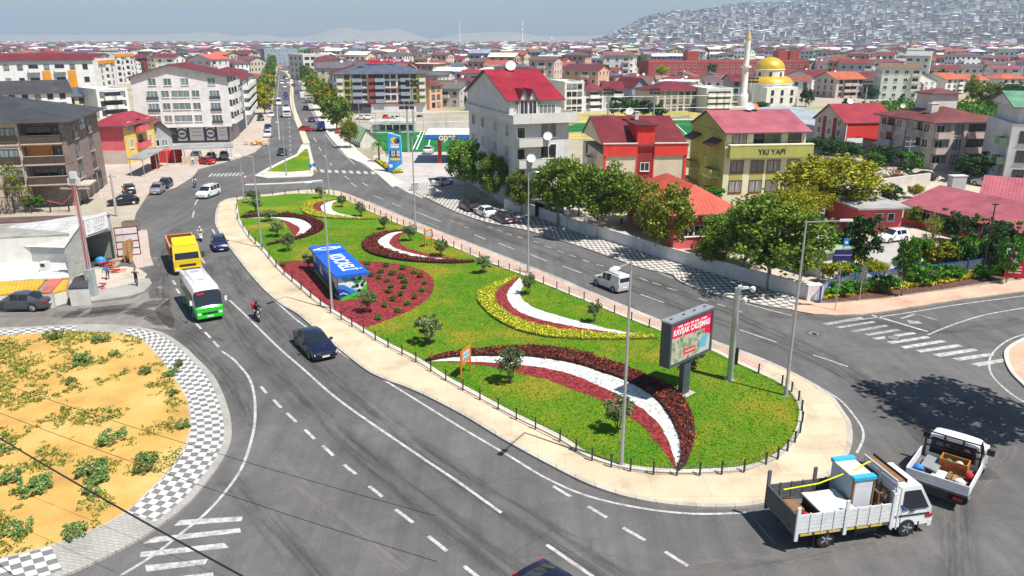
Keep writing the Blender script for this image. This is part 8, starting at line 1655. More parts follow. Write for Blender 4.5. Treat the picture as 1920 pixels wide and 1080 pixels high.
PBL=flatm('poster_blue',(0.12,0.42,0.62));m.face([(PX0+pw*.72,fy-.005,PZ0+ph*.12),(PX0+pw*.90,fy-.005,PZ0+ph*.12),(PX0+pw*.94,fy-.005,PZ0+ph*.46),(PX0+pw*.80,fy-.005,PZ0+ph*.44),(PX0+pw*.73,fy-.005,PZ0+ph*.3)],PBL);m.face([(PX0+pw*.68,fy-.003,PZ0),(PX1,fy-.003,PZ0),(PX1,fy-.003,PZ0+ph*.38),(PX0+pw*.74,fy-.003,PZ0+ph*.12)],flatm('poster_pale',(0.5,0.52,0.46)))
m.build('poster_print',po)
text(po,'headline','KAVŞAK ÇALIŞMASI',ph*.2,LET,TX((PX0+pw*.5,fy-.012,PZ0+ph*.765),(1,0,-.02),(0,0,1)),.003,.02,sx=.82);marks(po,'small_lettering',(PX0+pw*.5,fy-.012,PZ0+ph*.905),(1,0,-.02),(0,0,1),pw*.72,ph*.05,LET,4,.2);marks(po,'small_lettering',(PX0+pw*.475,fy-.012,PZ0+ph*.2),(1,0,0),(0,0,1),pw*.22,ph*.035,LET,6,.2)
# ------------------------------------------------------------------ orange information signs
SO=M('orange_painted_wood',(0.70,0.20,0.02),0.6,0.12,5);SB_=M('sign_pale_blue',(0.35,0.60,0.68),0.5,0.1,3)
TEAL=M('sign_teal',(0.03,0.30,0.26),0.5,0)
def osign(la,lb,ty,label,z=.22):
    a=G(*la,z);b=G(*lb,z);rz=math.atan2(b.y-a.y,b.x-a.x);L=(b-a).length;h=hgt(la[0],la[1],ty,z)-z;t=empty('information_sign',a,rz,label,'sign');m=MB()
    for x in(0,L):m=MB();m.box(x-.05,x+.05,-.05,.05,-.05,h,SO);m.build('leg',t)
    m=MB();m.box(.05,L-.05,-.03,.03,h*.45,h*.98,SO);m.build('board',t);m=MB();m.box(.05+L*.12,L-.05-L*.12,-.045,-.03,h*.60,h*.88,SB_);m.build('panel',t)
    for i,(z_,c_)in enumerate(((.84,LET),(.77,TEAL),(.70,LET),(.64,TEAL),(.53,LET))):marks(t,'lettering',(L/2,-.052,h*z_),(1,0,0),(0,0,1),L*(.6 if i<4 else.3),h*.035,c_,i)
osign((865,711),(882,696),659,'orange wooden information sign at the tip of the long crescent near the pavement');osign((797,464),(810,460),432,'orange wooden information sign between two olive trees on the far side')
# ------------------------------------------------------------------ painted cabin
h=hgt(635.6,567,523,.23);c0=G(631,521.5,h);c1=G(690.5,511.5,h);c3=G(590,467,h);ex=(c1-c0);ey=(c3-c0);rz=(math.atan2(ex.y,ex.x)+3*(math.atan2(ey.y,ey.x)-pi/2))/4;W=ex.length*.95;D=ey.length
t=empty('cabin',(c0.x,c0.y,.23),rz,'small cabin with bright blue lettered roof and walls painted with olives and waves','cabin');h-=.23;BLR=M('bright_blue_roof',(0.01,0.11,0.62),0.5,0.1,1.5);MW_=M('mural_white',(0.70,0.75,0.78),0.6,0.08,3);MDB=M('mural_deep_blue',(0.01,0.05,0.28),0.6,0.15,3);MBL=M('mural_blue',(0.02,0.22,0.62),0.6,0.15,3);MCY=M('mural_cyan',(0.08,0.5,0.72),0.6,0.15,3);MGR=M('mural_green',(0.06,0.5,0.03),0.6,0.15,3);MDG=M('mural_dark_green',(0.02,0.22,0.05),0.6,0.15,3)
m=MB();m.box(.15,W-.15,.15,D-.15,0,h,MW_);m.build('wall',t);m=MB();m.box(-.12,W+.12,-.12,D*.74,h,h+.22,BLR);m.box(-.12,W+.12,D*.74+.02,D+.1,h+.04,h+.30,BLR);m.build('roof',t)
def mural(t,face,shapes,Wf,off):
    """shapes: (material, [(u, v)] in 0..1 of the face)"""
    m=MB()
    for i,(mt,pts)in enumerate(shapes):
        o=off-.003*(i+1)
        P3=[(.15+u*Wf,o,v*h)if face=='F' else(o,.15+(1-u)*Wf,v*h)for u,v in pts]
        m.face(P3,mt)
    ob=m.build('mural',t);tri(ob);return ob
def ell(cx,cy,a,b,r=0,n=14):return[(cx+a*math.cos(k*2*pi/n)*math.cos(r)-b*math.sin(k*2*pi/n)*math.sin(r),cy+a*math.cos(k*2*pi/n)*math.sin(r)+b*math.sin(k*2*pi/n)*math.cos(r))for k in range(n)]
def leafp(cx,cy,L,w_,r):return[(cx+L*(q[0])*math.cos(r)-w_*q[1]*math.sin(r),cy+L*q[0]*math.sin(r)+w_*q[1]*math.cos(r))for q in((0,0),(.3,-.5),(.7,-.45),(1,0),(.7,.45),(.3,.5))]
OLB=flatm('mural_olive_black',(0.012,0.012,0.02))
mural(t,'F',[(MCY,[(.1,.99),(.3,.99),(.45,.75),(.35,.8),(.25,.7)]),(MCY,[(.35,.9),(.62,.99),(.5,.72)]),(MCY,[(0,.0),(0,.62),(.25,.6),(.5,.42),(.8,.36),(1,.5),(1,0)]),(MBL,[(0,0),(0,.68),(.2,.66),(.42,.46),(.62,.30),(.9,.2),(1,0)]),(MDB,[(0,.0),(0,.50),(.2,.45),(.4,.26),(.7,.14),(1,0)]),(MW_,[(.02,.28),(.15,.33),(.32,.24),(.3,.21),(.15,.29),(.03,.25)]),(MGR,[(0,0),(.1,.12),(.35,.20),(.6,.26),(.82,.40),(1,.62),(1,0)]),(MDG,[(.3,0),(.5,.12),(.8,.22),(1,.35),(1,.2),(.7,.08)]),(MDG,leafp(.68,.62,.32,.14,2.1)),(MDG,leafp(.72,.64,.34,.15,1.35)),(MDG,leafp(.8,.6,.28,.13,.7)),(MDG,leafp(.66,.55,.24,.12,3.3)),(OLB,ell(.66,.56,.065,.075)),(OLB,ell(.84,.57,.06,.08,.3)),(OLB,ell(.72,.34,.075,.06))],W-.3,.15)
mural(t,'L',[(MBL,[(0,0),(0,1),(1,1),(1,0)]),(MDB,[(0,0),(0,.6),(.3,.5),(.6,.62),(1,.4),(1,0)]),(MW_,[(.28,.35),(.34,.75),(.36,.5),(.44,.3),(.40,.3)]),(MW_,[(.06,.55),(.06,.98),(.12,.98),(.12,.5)]),(MCY,[(.45,.7),(.6,.9),(.9,.85),(.8,.7)]),(MGR,[(.0,0),(.1,.2),(.5,.1),(1,.15),(1,0)]),(M('mural_grey',(0.45,0.47,0.5),.6,.1,3),[(.80,.45),(.82,.9),(.98,.85),(.97,.4)])],D-.3,.15)
text(t,'roof_lettering','KOCAELİ',1.95,LET,TX((W*.52,D*.38,h+.235),(0,-1,0),(1,0,0)),.008,.04,sx=.74)
m=MB();cx,cy,rz_=W*.50,D*.87,h+.305;n=26
for k in range(n):
    a0,a1=2*pi*k/n,2*pi*(k+1)/n
    m.face([(cx+.42*math.cos(a0)*1.9,cy+.42*math.sin(a0),rz_),(cx+.62*math.cos(a0)*1.9,cy+.62*math.sin(a0),rz_),(cx+.62*math.cos(a1)*1.9,cy+.62*math.sin(a1),rz_),(cx+.42*math.cos(a1)*1.9,cy+.42*math.sin(a1),rz_)],LET)
m.face([(cx-1.5,cy-.2,rz_+.003),(cx-1.0,cy-.3,rz_+.003),(cx-1.0,cy+.2,rz_+.003),(cx-1.4,cy+.15,rz_+.003)],LET);m.face([(cx-.7,cy-.2,rz_+.003),(cx+.9,cy+.0,rz_+.003),(cx+1.4,cy+.5,rz_+.003),(cx+.4,cy+.15,rz_+.003)],LET);m.face([(cx+1.0,cy-.3,rz_+.003),(cx+1.35,cy-.3,rz_+.003),(cx+1.35,cy+.4,rz_+.003),(cx+1.0,cy+.4,rz_+.003)],LET);m.build('roof_emblem',t)
# ------------------------------------------------------------------ boundary wall, fences, signs, shelter
BW=plaster('whitewashed_wall',(0.74,0.74,0.73));wl=[Vector((p.x,p.y,0))for p in smoothpts([G(x,y)for x,y in[(946,393),(985,401),(1028,415),(1077,434),(1120,447),(1160,459),(1210,475),(1243,486),(1280,497),(1332,512),(1435,541),(1500,560),(1512,562)]],4)]
mb=MB();wall_strip(mb,wl,.22,0,1.55,BW,WHITE2);tag(mb.build('boundary_wall'),'long white boundary wall behind the checkered pavement','wall')
g_=G(1520,564);mb=MB();mb.box(-.55,.9,-.35,.5,0,1.6,BW,T=Matrix.Translation((g_.x,g_.y,0))@Matrix.Rotation(.1,4,'Z'));tag(mb.build('wall_pier'),'thick white pier at the right end of the boundary wall','wall')
BF=M('blue_painted_steel',(0.02,0.07,0.40),0.45,0.1,3);WF=M('grey_painted_bars',(0.42,0.43,0.47),0.45,0.1,3)
def fence(pts,h,nb,label,rail,bar,name='fence',posts=None,zb=.15,step=None):
    P=[G(x,y,zb)for x,y in pts];t=empty(name,P[0],0,label,'fence');o=P[0];rl=MB();br=MB()
    for a,b in zip(P,P[1:]):
        a=a-o;b=b-o
        for z in(.12,h):rl.tube((a.x,a.y,z),(b.x,b.y,z),.045 if z>.5 else.03,.045 if z>.5 else.03,rail,5)
        n=max(2,int((b-a).length/nb))
        for k in range(1,n):q=a.lerp(b,k/n);br.box(q.x-.018,q.x+.018,q.y-.018,q.y+.018,.1,h-.03,bar)
    rl.build('rails',t);br.build('bars',t)
    for p in P:m=MB();q=p-o;m.box(q.x-.07,q.x+.07,q.y-.07,q.y+.07,-.05,h+.05,rail);m.build('post',t)
fence([(1536,566),(1550,553),(1600,541),(1655,536),(1700,528),(1722,525),(1770,520),(1812,515),(1862,506),(1890,502)],1.45,.16,'blue railed fence with pale slanting bars behind the flower border',BF,WF)
def signpost(at,top,label,panels,z=.15,r=.045,mat=None):
    b=G(at[0],at[1],z);h=hgt(at[0],at[1],top,z)-z;t=empty('signpost',b,0,label,'sign');m=MB();m.tube((0,0,0),(0,0,h),r,r,mat or METAL,8);m.build('pole',t)
    for(nm,x0,x1,z0,z1,mt)in panels:m=MB();m.box(x0,x1,-.09,-.05,h+z0,h+z1,mt);m.build(nm,t)
    return t,h
NVY=M('navy_sign',(0.02,0.015,0.13),0.4,0.1,2);SBL=M('traffic_sign_blue',(0.02,0.2,0.62),0.4,0.05,3)
t,h=signpost((1566,581),452,'tall signpost with navy boards and a small blue bicycle sign on top',[('board',-.75,.75,-1.75,-.75,NVY),('board',-.1,.38,-.45,.25,SBL)]);m=MB();m.box(-.75,.75,-.1,-.092,h-1.25,h-1.22,LET);m.build('divider_line',t);m=MB();m.lathe([(.13,0),(.13,.01)],LET,12,T=Matrix.Translation((.14,-.1,h-.1))@Matrix.Rotation(pi/2,4,'X'));m.build('emblem',t)
t,h=signpost((1611,563),497,'traffic sign seen from its grey back in the flower border',[]);m=MB();m.lathe([(.30,0),(.30,.03)],M('sign_back',(0.12,0.14,0.14),.6,.1,3),18,T=Matrix.Translation((0,-.06,h-.3))@Matrix.Rotation(pi/2,4,'X'));m.box(-.32,.32,-.09,-.05,h-1.3,h-.68,MATS['sign_back']);m.build('sign_plate',t)
t,h=signpost((591,333),308,'blue round keep right sign with yellow black marker on the islet tip',[('marker',-.25,.25,-1.7,-1.0,M('yellow_black_marker',(0.5,0.35,0.02),.5,.5,9))]);m=MB();m.lathe([(.32,0),(.32,.03)],SBL,18,T=Matrix.Translation((0,-.08,h-.1))@Matrix.Rotation(pi/2,4,'X'));m.build('sign_plate',t)
t,h=signpost((583,325),308,'blue pedestrian sign on the islet beside the keep right sign',[('sign_plate',-.3,.3,-.6,0,SBL)])
t,h=signpost((461,343),329,'round red rimmed speed sign at the crossing beside the lamp posts',[]);m=MB();m.lathe([(.35,0),(.35,.03)],MATS['red_lettering'],18,T=Matrix.Translation((0,-.06,h-.2))@Matrix.Rotation(pi/2,4,'X'));m.lathe([(.24,0),(.24,.01)],LET,18,T=Matrix.Translation((0,-.092,h-.2))@Matrix.Rotation(pi/2,4,'X'));m.build('sign_plate',t)
t,h=signpost((1064,428),392,'white and blue bus stop sign right of the shelter',[('sign_plate',-.22,.22,-.7,0,LET),('sign_top',-.22,.22,0,.2,SBL)])
# bus shelter
a=G(1003,408,.14);b=G(1037,419,.14);rz=math.atan2(b.y-a.y,b.x-a.x);L=(b-a).length+.6;t=empty('bus_shelter',a,rz,'glass bus shelter with dark panel under the plane trees','bus shelter');SHG=M('shelter_glass',(0.16,0.24,0.24),0.1,0.1,2,spec=.9)
m=MB();m.box(-.3,L+.2,-.6,1.5,2.4,2.5,M('shelter_roof',(0.22,0.26,0.25),.4,.3,2));m.build('roof',t)
for x in(0,L/2,L-.1):m=MB();m.box(x,x+.09,1.2,1.3,0,2.4,DKM);m.build('post',t)
m=MB();m.box(.1,L-.12,1.23,1.26,.3,2.2,SHG);m.build('glass_back',t);m=MB();m.box(0,.08,0,1.2,.1,2.3,DKM);m.build('side_panel',t);m=MB();m.box(.4,L-.4,.85,1.15,.42,.48,WD);m.box(.5,.58,.9,1.1,0,.42,DKM);m.box(L-.6,L-.52,.9,1.1,0,.42,DKM);m.build('bench',t)
# red totem at the right edge
a=G(1899,520,.15);t=empty('red_totem',a,-.3,'red sign pillar with a white round emblem at the right edge','sign');m=MB();m.box(-.85,.95,-.15,.15,0,2.2,M('totem_red',(0.50,0.01,0.03),.5,.1,2));m.build('pillar',t);m=MB();T=Matrix.Translation((0,-.16,2.35))@Matrix.Rotation(pi/2,4,'X');m.lathe([(.75,0),(.75,.05)],LET,24,T=T);m.build('emblem',t);m=MB();m.lathe([(.52,0),(.52,.02)],M('emblem_grey',(0.3,0.25,0.25),.5,.1,4),20,T=Matrix.Translation((0,-.215,2.35))@Matrix.Rotation(pi/2,4,'X'));m.lathe([(.42,0),(.42,.02)],LET,20,T=Matrix.Translation((0,-.24,2.35))@Matrix.Rotation(pi/2,4,'X'));m.lathe([(.2,0),(.2,.02)],MATS['totem_red'],20,T=Matrix.Translation((0,-.265,2.35))@Matrix.Rotation(pi/2,4,'X'));m.build('emblem_rings',t)
for i in range(3):m=MB();m.box(-.6,.6,-.16,-.15,.5+i*.3,.58+i*.3,LET);m.build('text_line',t)
# ------------------------------------------------------------------ filling station, sports ground
cb=G(824,308,.1);hb=hgt(824,308,262,.1);c0=G(797,262,hb);t=empty('filling_station_canopy',(c0.x,c0.y,0),0.02,'flat white filling station canopy with bright blue lettered edge','canopy');OB_=M('station_blue',(0.01,0.22,0.70),.4,.08,1);L=24;m=MB();m.box(0,L,0,11,hb+.02,hb+.9,OB_);m.build('fascia',t);m=MB();m.box(-.1,L+.1,-.1,11.1,hb+.9,hb+1.0,M('canopy_top',(0.66,0.64,0.62),.6,.1,.5));m.build('roof',t);m=MB();m.box(0,L,-.03,0,hb+.02,hb+.3,M('station_dark_blue',(0.01,0.06,0.35),.4,.05,1));m.build('stripe',t)
for x in(cb.x-c0.x,cb.x-c0.x+12):m=MB();m.box(x-.35,x+.35,3.2 if x>10 else 1.4,3.9 if x>10 else 2.1,0,hb,M('station_red',(0.5,0.03,0.02),.5,.1,1));m.build('column',t)
text(t,'lettering','opet',1.7,M('station_yellow_white',(0.80,0.74,0.45),.5,0),TX((4.2,-.06,hb+.45),(1,0,0),(0,0,1)),.02,.05)
b=G(743,322,.1);h=hgt(743,322,252,.1);t=empty('price_sign',b,0.05,'tall blue price sign of the filling station with yellow emblem','sign');w_=1.25;m=MB();pr=[(-w_,0),(w_,0),(w_*.85,h*.94),(-w_*1.0,h*1.04)];PSB=M('price_sign_blue',(0.03,0.34,0.80),0.4,0.05,1);m.face([(x,-.3,z)for x,z in pr],PSB);m.face([(x,.3,z)for x,z in reversed(pr)],PSB)
for i in range(4):a,c=pr[i],pr[(i+1)%4];m.face([(a[0],-.3,a[1]),(a[0],.3,a[1]),(c[0],.3,c[1]),(c[0],-.3,c[1])],LET)
m.build('body',t);m=MB();T_=lambda x,z:Matrix.Translation((x,-.31,z))@Matrix.Rotation(pi/2,4,'X');m.lathe([(.55,0),(.55,.05)],M('sign_yellow',(0.8,0.6,0.05),.5,0),18,T=T_(-.2,h*.84));m.lathe([(.5,0),(.5,.05)],NVY,18,T=T_(.35,h*.82));m.build('emblem',t)
m=MB();m.box(-.9,.85,-.35,-.302,h*.40,h*.58,BLK);[m.box(x,x+.28,-.37,-.35,h*z,h*(z+.025),LET)for x in(-.7,-.3,.25,.55)for z in(.42,.46,.50,.54)];m.build('price_panel',t);m=MB();m.box(-.9,.85,-.34,-.302,h*.31,h*.37,MATS['sign_yellow']);m.box(-.8,.7,-.34,-.302,h*.64,h*.70,LET);m.box(-.8,.7,-.34,-.302,h*.72,h*.75,LET);m.build('text_band',t);m=MB();m.face([(-w_+.05,-.305,.05),(w_-.05,-.305,.05),(w_-.1,-.305,h*.22),(0,-.305,h*.1)],LET);m.build('white_wave',t)
m=MB();b=G(734,323,.1);t=empty('info_box',b,0,'small blue information box beside the foot of the price sign','sign');m.box(-.5,.5,-.2,.2,0,1.9,SBL);m.build('body',t);m=MB();m.box(-.3,.3,-.22,-.2,.9,1.5,LET);m.build('panel',t)
fh_=[tuple(G(*q).xy)for q in[(703,303),(712,303),(735,318),(752,322),(756,325),(738,327),(728,322)]];fill('forecourt_hedge',fh_,900,.7,LF['yhedge'],.25,'clipped yellow green hedge round the foot of the price sign','hedge',z=.1,under=UY)
B=Bld('sports_tent','sports tent with green and white striped roof beside the boulevard',(676,277),(712,275),15,hgt(690,276,264));STR=newmat('striped_tent');nt_=STR[1];uv_=N(nt_,'UVMap').outputs[0];sx_=N(nt_,'SeparateXYZ');nt_.links.new(uv_,sx_.inputs[0]);ma_=N(nt_,'Math',operation='MULTIPLY');ma_.inputs[1].default_value=.62;nt_.links.new(sx_.outputs[0],ma_.inputs[0]);fr_=N(nt_,'Math',operation='FRACT');nt_.links.new(ma_.outputs[0],fr_.inputs[0]);gt_=N(nt_,'Math',operation='GREATER_THAN');gt_.inputs[1].default_value=.5;nt_.links.new(fr_.outputs[0],gt_.inputs[0]);nt_.links.new(mixc(nt_,gt_.outputs[0],(0.12,0.48,0.05),(0.72,0.75,0.68)),STR[2].inputs['Base Color'])
B.walls(WHITE2);B.gable(STR[0],2.6,ov=.3,axis='y',wallmat=WHITE2,ridge=.35)
B=simple('low white service building beside the small pitch',(694,249),(780,248),231,6,WHITE2,'flat',GREYL,1,6,1,0,FRD,name='service_building',hm=1.2)
B=Bld('retaining_wall','long pale concrete wall behind the small pitch',(780,243),(906,240),.4,3.2,cat='wall');B.walls(LIGHTC)
def mast(at,top,label):
    b=G(*at);h=hgt(at[0],at[1],top);t=empty('floodlight_mast',b,0,label,'floodlight mast','floodlight masts of the pitches');m=MB();m.tube((0,0,0),(0,0,h),.28,.14,METAL,8);m.build('pole',t);m=MB();[m.box(x-.45,x+.45,-.3,.1,h-.6-z,h-z,DKM)for x in(-1.1,0,1.1)for z in(0,1.0)];m.box(-1.6,1.6,-.05,.05,h-1.4,h-1.3,METAL);m.build('floodlights',t)
mast((766,285),190,'near floodlight mast rising behind the price sign');mast((776,252),150,'floodlight mast in front of the olive block right end');mast((1139,230),166,'left floodlight mast of the far pitch');mast((1225,226),166,'middle floodlight mast of the far pitch');mast((1406,222),145,'floodlight mast in front of the minaret');mast((1619,214),152,'lattice mast behind the crimson gable house')
def netting(pts,h,label):
    P=[G(x,y)for x,y in pts];t=empty('pitch_fence',P[0],0,label,'fence');o=P[0];m=MB()
    for a,b in zip(P,P[1:]):
        a=a-o;b=b-o;n=max(2,int((b-a).length/6))
        for k in range(n+1):q=a.lerp(b,k/n);m.tube((q.x,q.y,0),(q.x,q.y,h),.06,.06,METAL,5)
        for z in(.1,h/2,h):m.tube((a.x,a.y,z),(b.x,b.y,z),.04,.04,METAL,4)
    m.build('frame',t)
netting([(1065,228),(1180,226),(1400,222)],7,'tall wire fence along the far side of the far pitch');netting([(706,250),(880,245),(905,260)],5,'tall wire fence behind the small pitch')
# ------------------------------------------------------------------ left side: canopies, workshop, sheds, poles
def leanto(name,label,corners,z,mat,posts,th=.12,inner=None,dz=0.0):
    P=[G(x,y,z+(dz if i>1 else 0))for i,(x,y)in enumerate(corners)];c=sum(P,Vector())/4;t=empty(name,(c.x,c.y,0),0,label,'canopy');m=MB();q=[(p.x-c.x,p.y-c.y,p.z)for p in P]
    if(Vector(q[1])-Vector(q[0])).cross(Vector(q[2])-Vector(q[0])).z<0:q.reverse()
    m.face([(a,b,z_+th)for a,b,z_ in q],mat);m.face(list(reversed(q)),mat)
    for i in range(4):a,b=q[i],q[(i+1)%4];m.face([a,b,(b[0],b[1],b[2]+th),(a[0],a[1],a[2]+th)],mat)
    m.build('roof',t)
    for i,j,k in posts:m=MB();p=Vector(q[i]).lerp(Vector(q[j]),k);m.tube((p.x*.96,p.y*.96 if abs(p.y)>.1 else p.y,0),(p.x*.96,p.y*.96,p.z),.06,.06,METAL,6);m.build('post',t)
    return t,q
WS=roofmat('white_corrugated_sheet',(0.66,0.66,0.63),.25);t,q=leanto('parking_canopy','long white car canopy in front of the logo poster shops',[(317,281),(438,277),(436,268),(331,271)],2.8,WS,[(0,1,.05),(0,1,.35),(0,1,.65),(0,1,.97),(2,3,.1),(2,3,.9)],dz=.35)
t,q=leanto('lean_to_canopy','white sheet lean-to with dark open inside beside the yellow house',[(239,299),(268,301),(313,278),(282,276)],3.0,WS,[(0,1,.05),(0,1,.95),(1,2,.5),(1,2,.98)],dz=.4);m=MB();[m.box(q[0][0]*.8,q[2][0]*.55,q[2][1]*.4,q[2][1]*.5,0,2.8,DKRED)];m.build('back_wall',t)
b=G(320,305);m=MB();t=empty('red_container',b,.1,'bright red container box between the two white canopies','container');m.box(-1.9,1.6,-.5,2.6,.05,2.4,REDW);m.build('body',t);m=MB();[m.box(-1.8+i*.45,-1.65+i*.45,-.54,-.5,.1,2.35,DKRED)for i in range(8)];m.build('ribs',t)
B=Bld('low_wall','pale low wall panel right of the red container',(342,309),(373,309),.3,1.6,cat='wall');B.walls(CREAM)
# workshop shed
CORR=roofmat('pale_green_grey_sheet',(0.46,0.48,0.45),.2);h=hgt(173,505,414);A_=G(131,522);B_=G(173,505);C_=G(213,486)
dv_=(C_-A_).normalized();W=(B_-A_).dot(dv_);W2=(C_-A_).length+.6;D=8.0
t=empty('workshop',(A_.x,A_.y,0),math.atan2(dv_.y,dv_.x),'corrugated metal workshop with a large white sign over its open doorway','workshop')
def sheet_wall(m,p0,p1,z0,z1,z0b=None,z1b=None):
    L=(Vector(p1)-Vector(p0)).length;z0b=z0 if z0b is None else z0b;z1b=z1 if z1b is None else z1b;m.face([(*p0,z0),(*p1,z0b),(*p1,z1b),(*p0,z1)],CORR,[(0,z0),(L,z0b),(L,z1b),(0,z1)])
lo=h*.62;m=MB();sheet_wall(m,(0,0),(W,0),0,lo,None,h);sheet_wall(m,(W,0),(W2,0),h*.64,h,h*.60,h*.94);sheet_wall(m,(W2-.3,0),(W2,0),0,h*.6);sheet_wall(m,(W2,0),(W2,D),0,h*.94,None,h*.8);sheet_wall(m,(W2,D),(0,D),0,h*.8,None,lo);sheet_wall(m,(0,D),(0,0),0,lo);m.build('wall',t)
m=MB();m.face([(-.2,-.15,lo+.02),(W+.05,-.15,h+.03),(W+.05,D+.2,h*.85),(-.2,D+.2,lo)],WS,[(0,0),(W,0),(W,D),(0,D)]);m.face([(W+.05,-.15,h+.03),(W2+.2,-.15,h*.94+.03),(W2+.2,D+.2,h*.8),(W+.05,D+.2,h*.85)],WS,[(0,0),(W,0),(W,D),(0,D)]);m.build('roof',t)
m=MB();m.box(.1,W2-.1,.1,D-.1,.01,.03,M('oily_floor',(0.05,0.045,0.04),.8,.3,1));m.build('floor',t)
sw=W2-W-.8;m=MB();m.box(W+.1,W+.1+sw,-.12,-.05,h*.66,h*1.02,LET);m.box(W+.2,W+sw,-.125,-.12,h*.67,h*.69,NVY);sg=m.build('sign',t);SGP=M('sign_grey_print',(0.45,0.45,0.50),.5,0);cxs=W+.1+sw*.58;marks(sg,'lettering',(cxs,-.13,h*.925),(1,0,0),(0,0,1),sw*.62,h*.10,M('sign_pale_print',(0.6,0.56,0.62),.5,0),2);marks(sg,'lettering',(cxs,-.13,h*.80),(1,0,0),(0,0,1),sw*.5,h*.045,SGP,5);marks(sg,'lettering',(cxs,-.13,h*.74),(1,0,0),(0,0,1),sw*.4,h*.04,SGP,8);m=MB();m.box(W+.3,W+sw-.1,-.128,-.122,h*.855,h*.862,SGP);[m.lathe([(h*k,0),(h*k,.004)],c_,18,T=Matrix.Translation((W+.1+sw*.13,-.121-.005*q_,z_))@Matrix.Rotation(pi/2,4,'X'))for q_,(k,c_,z_)in enumerate(((.055,SGP,h*.93),(.04,LET,h*.93),(.045,SGP,h*.80),(.03,LET,h*.80)))];m.build('emblem',sg)
RF=M('red_lead_steel',(0.28,0.035,0.03),.6,.2,3);T=Matrix.Translation((W2+.02,-.1,0))@Matrix.Rotation(-1.0,4,'Z');m=MB();dw=2.4;dh=h*.66
for k in range(5):m.box(0,dw,-.04,.04,.12+k*(dh-.25)/4,.22+k*(dh-.25)/4,RF,T=T)
for x in(0,dw-.1):m.box(x,x+.1,-.045,.045,.1,dh,RF,T=T)
m.box(.1,dw-.1,-.01,.02,.2,dh-.1,GREYL,T=T);m.build('door',t)
def redpile(label,at,n,seed,z=.05,sp=1.0,cat='steel parts',name='steel_parts'):
    r=random.Random(seed);b=G(*at,z);t=empty(name,b,0,label,cat);m=MB()
    for i in range(n):a=r.uniform(0,pi);L=r.uniform(.5,1.5)*sp;x,y,z0=r.gauss(0,.4*sp),r.gauss(0,.3*sp),.04+i*.05;m.box(-L/2,L/2,-.05,.05,0,.09,RF if i%3 else REDW,T=Matrix.Translation((x,y,z0))@Matrix.Rotation(a,4,'Z')@Matrix.Rotation(r.uniform(-.15,.15),4,'Y'))
    m.build('beams',t)
redpile('heap of red steel beams at the workshop doorway',(203,500),12,3,sp=.95);redpile('red steel parts bundle on the pavement beside the grey cable box',(193,541),10,5,sp=.55);redpile('low stack of red beams right of the worker',(217,510),8,7,sp=1.1)
b=G(190,497,.05);m=MB();m.ball((0,0,.5),(.6,.5,.5),M('blue_tarpaulin',(0.02,0.25,0.6),.5,.2,3));tag(m.build('blue_sack',loc=(b.x,b.y,0)),'bright blue sack at the workshop doorway','sack')
b=G(248,432,.1);m=MB();t=empty('waste_container',b,.1,'open grey metal waste container beside the workshop lane','container');m.box(-1,1,-.5,.5,.2,.3,METAL);[m.box(*q,.3,1.2,M('dirty_metal',(0.22,0.21,0.16),.6,.3,3))for q in((-1,1,-.5,-.46),(-1,1,.46,.5),(-1,-.96,-.46,.46),(.96,1,-.46,.46))];[m.box(x-.05,x+.05,y-.05,y+.05,0,.2,BLK)for x in(-.8,.8)for y in(-.4,.4)];m.build('body',t)
# timber leaning at the shed
b=G(236,492,.1);m=MB();r=random.Random(2);[m.box(-.03,.03,-.3,.3,0,2.2,M('raw_timber',(0.5,0.28,0.12),.8,.2,4),T=Matrix.Translation((r.gauss(0,.25),i*.35,0))@Matrix.Rotation(r.uniform(.0,.3),4,'Y'))for i in range(6)];tag(m.build('timber_boards',loc=(b.x,b.y,0.1)),'raw timber boards leaning against the far side of the workshop','timber')
# white sheds and coloured shacks
def slab(name,label,px,z,mat,zb=0.0,th=.12,wallm=None,cat='shed',zz=None):
    P=[G(x,y,z if zz is None else zz[i])for i,(x,y)in enumerate(px)];c=sum(P,Vector())/len(P);t=empty(name,(c.x,c.y,0),0,label,cat);q=[(p.x-c.x,p.y-c.y,p.z)for p in P]
    ar=sum(q[i][0]*q[(i+1)%len(q)][1]-q[(i+1)%len(q)][0]*q[i][1]for i in range(len(q)))
    if ar<0:q.reverse()
    m=MB();ux=(Vector(q[1])-Vector(q[0])).normalized();uy=Vector((0,0,1)).cross(ux);m.face([(a*1.01,b*1.01,z_+th)for a,b,z_ in q],mat,[((Vector(p)-Vector(q[0])).dot(ux),(Vector(p)-Vector(q[0])).dot(uy))for p in q]);m.face([(a*1.01,b*1.01,z_)for a,b,z_ in reversed(q)],mat)
    for i in range(len(q)):a,b=q[i],q[(i+1)%len(q)];m.face([(a[0]*1.01,a[1]*1.01,a[2]),(b[0]*1.01,b[1]*1.01,b[2]),(b[0]*1.01,b[1]*1.01,b[2]+th),(a[0]*1.01,a[1]*1.01,a[2]+th)],mat)
    m.build('roof',t);m=MB()
    for i in range(len(q)):a,b=q[i],q[(i+1)%len(q)];m.face([(a[0],a[1],-.1),(b[0],b[1],-.1),b,a],wallm or WHITE2)
    m.build('wall',t);return t
slab('shed','wide low shed with white sheet roof at the left edge behind the side street',[(-120,476),(112,459),(129,521),(-120,537)],1.5,RWHT);slab('shed','narrow white roofed shed above the wide low one',[(-120,452),(110,444),(113,458),(-120,466)],2.6,RWHT);slab('shed','long shed with grey sheet roof behind the workshop',[(-120,425),(136,415),(128,441),(-120,452)],4.2,roofmat('grey_green_sheet',(0.42,0.41,0.36),.3));slab('shed','long brown roofed strip shed below the brown apartment house fence',[(-120,414),(140,405),(140,414),(-120,424)],4.4,RBROWN)
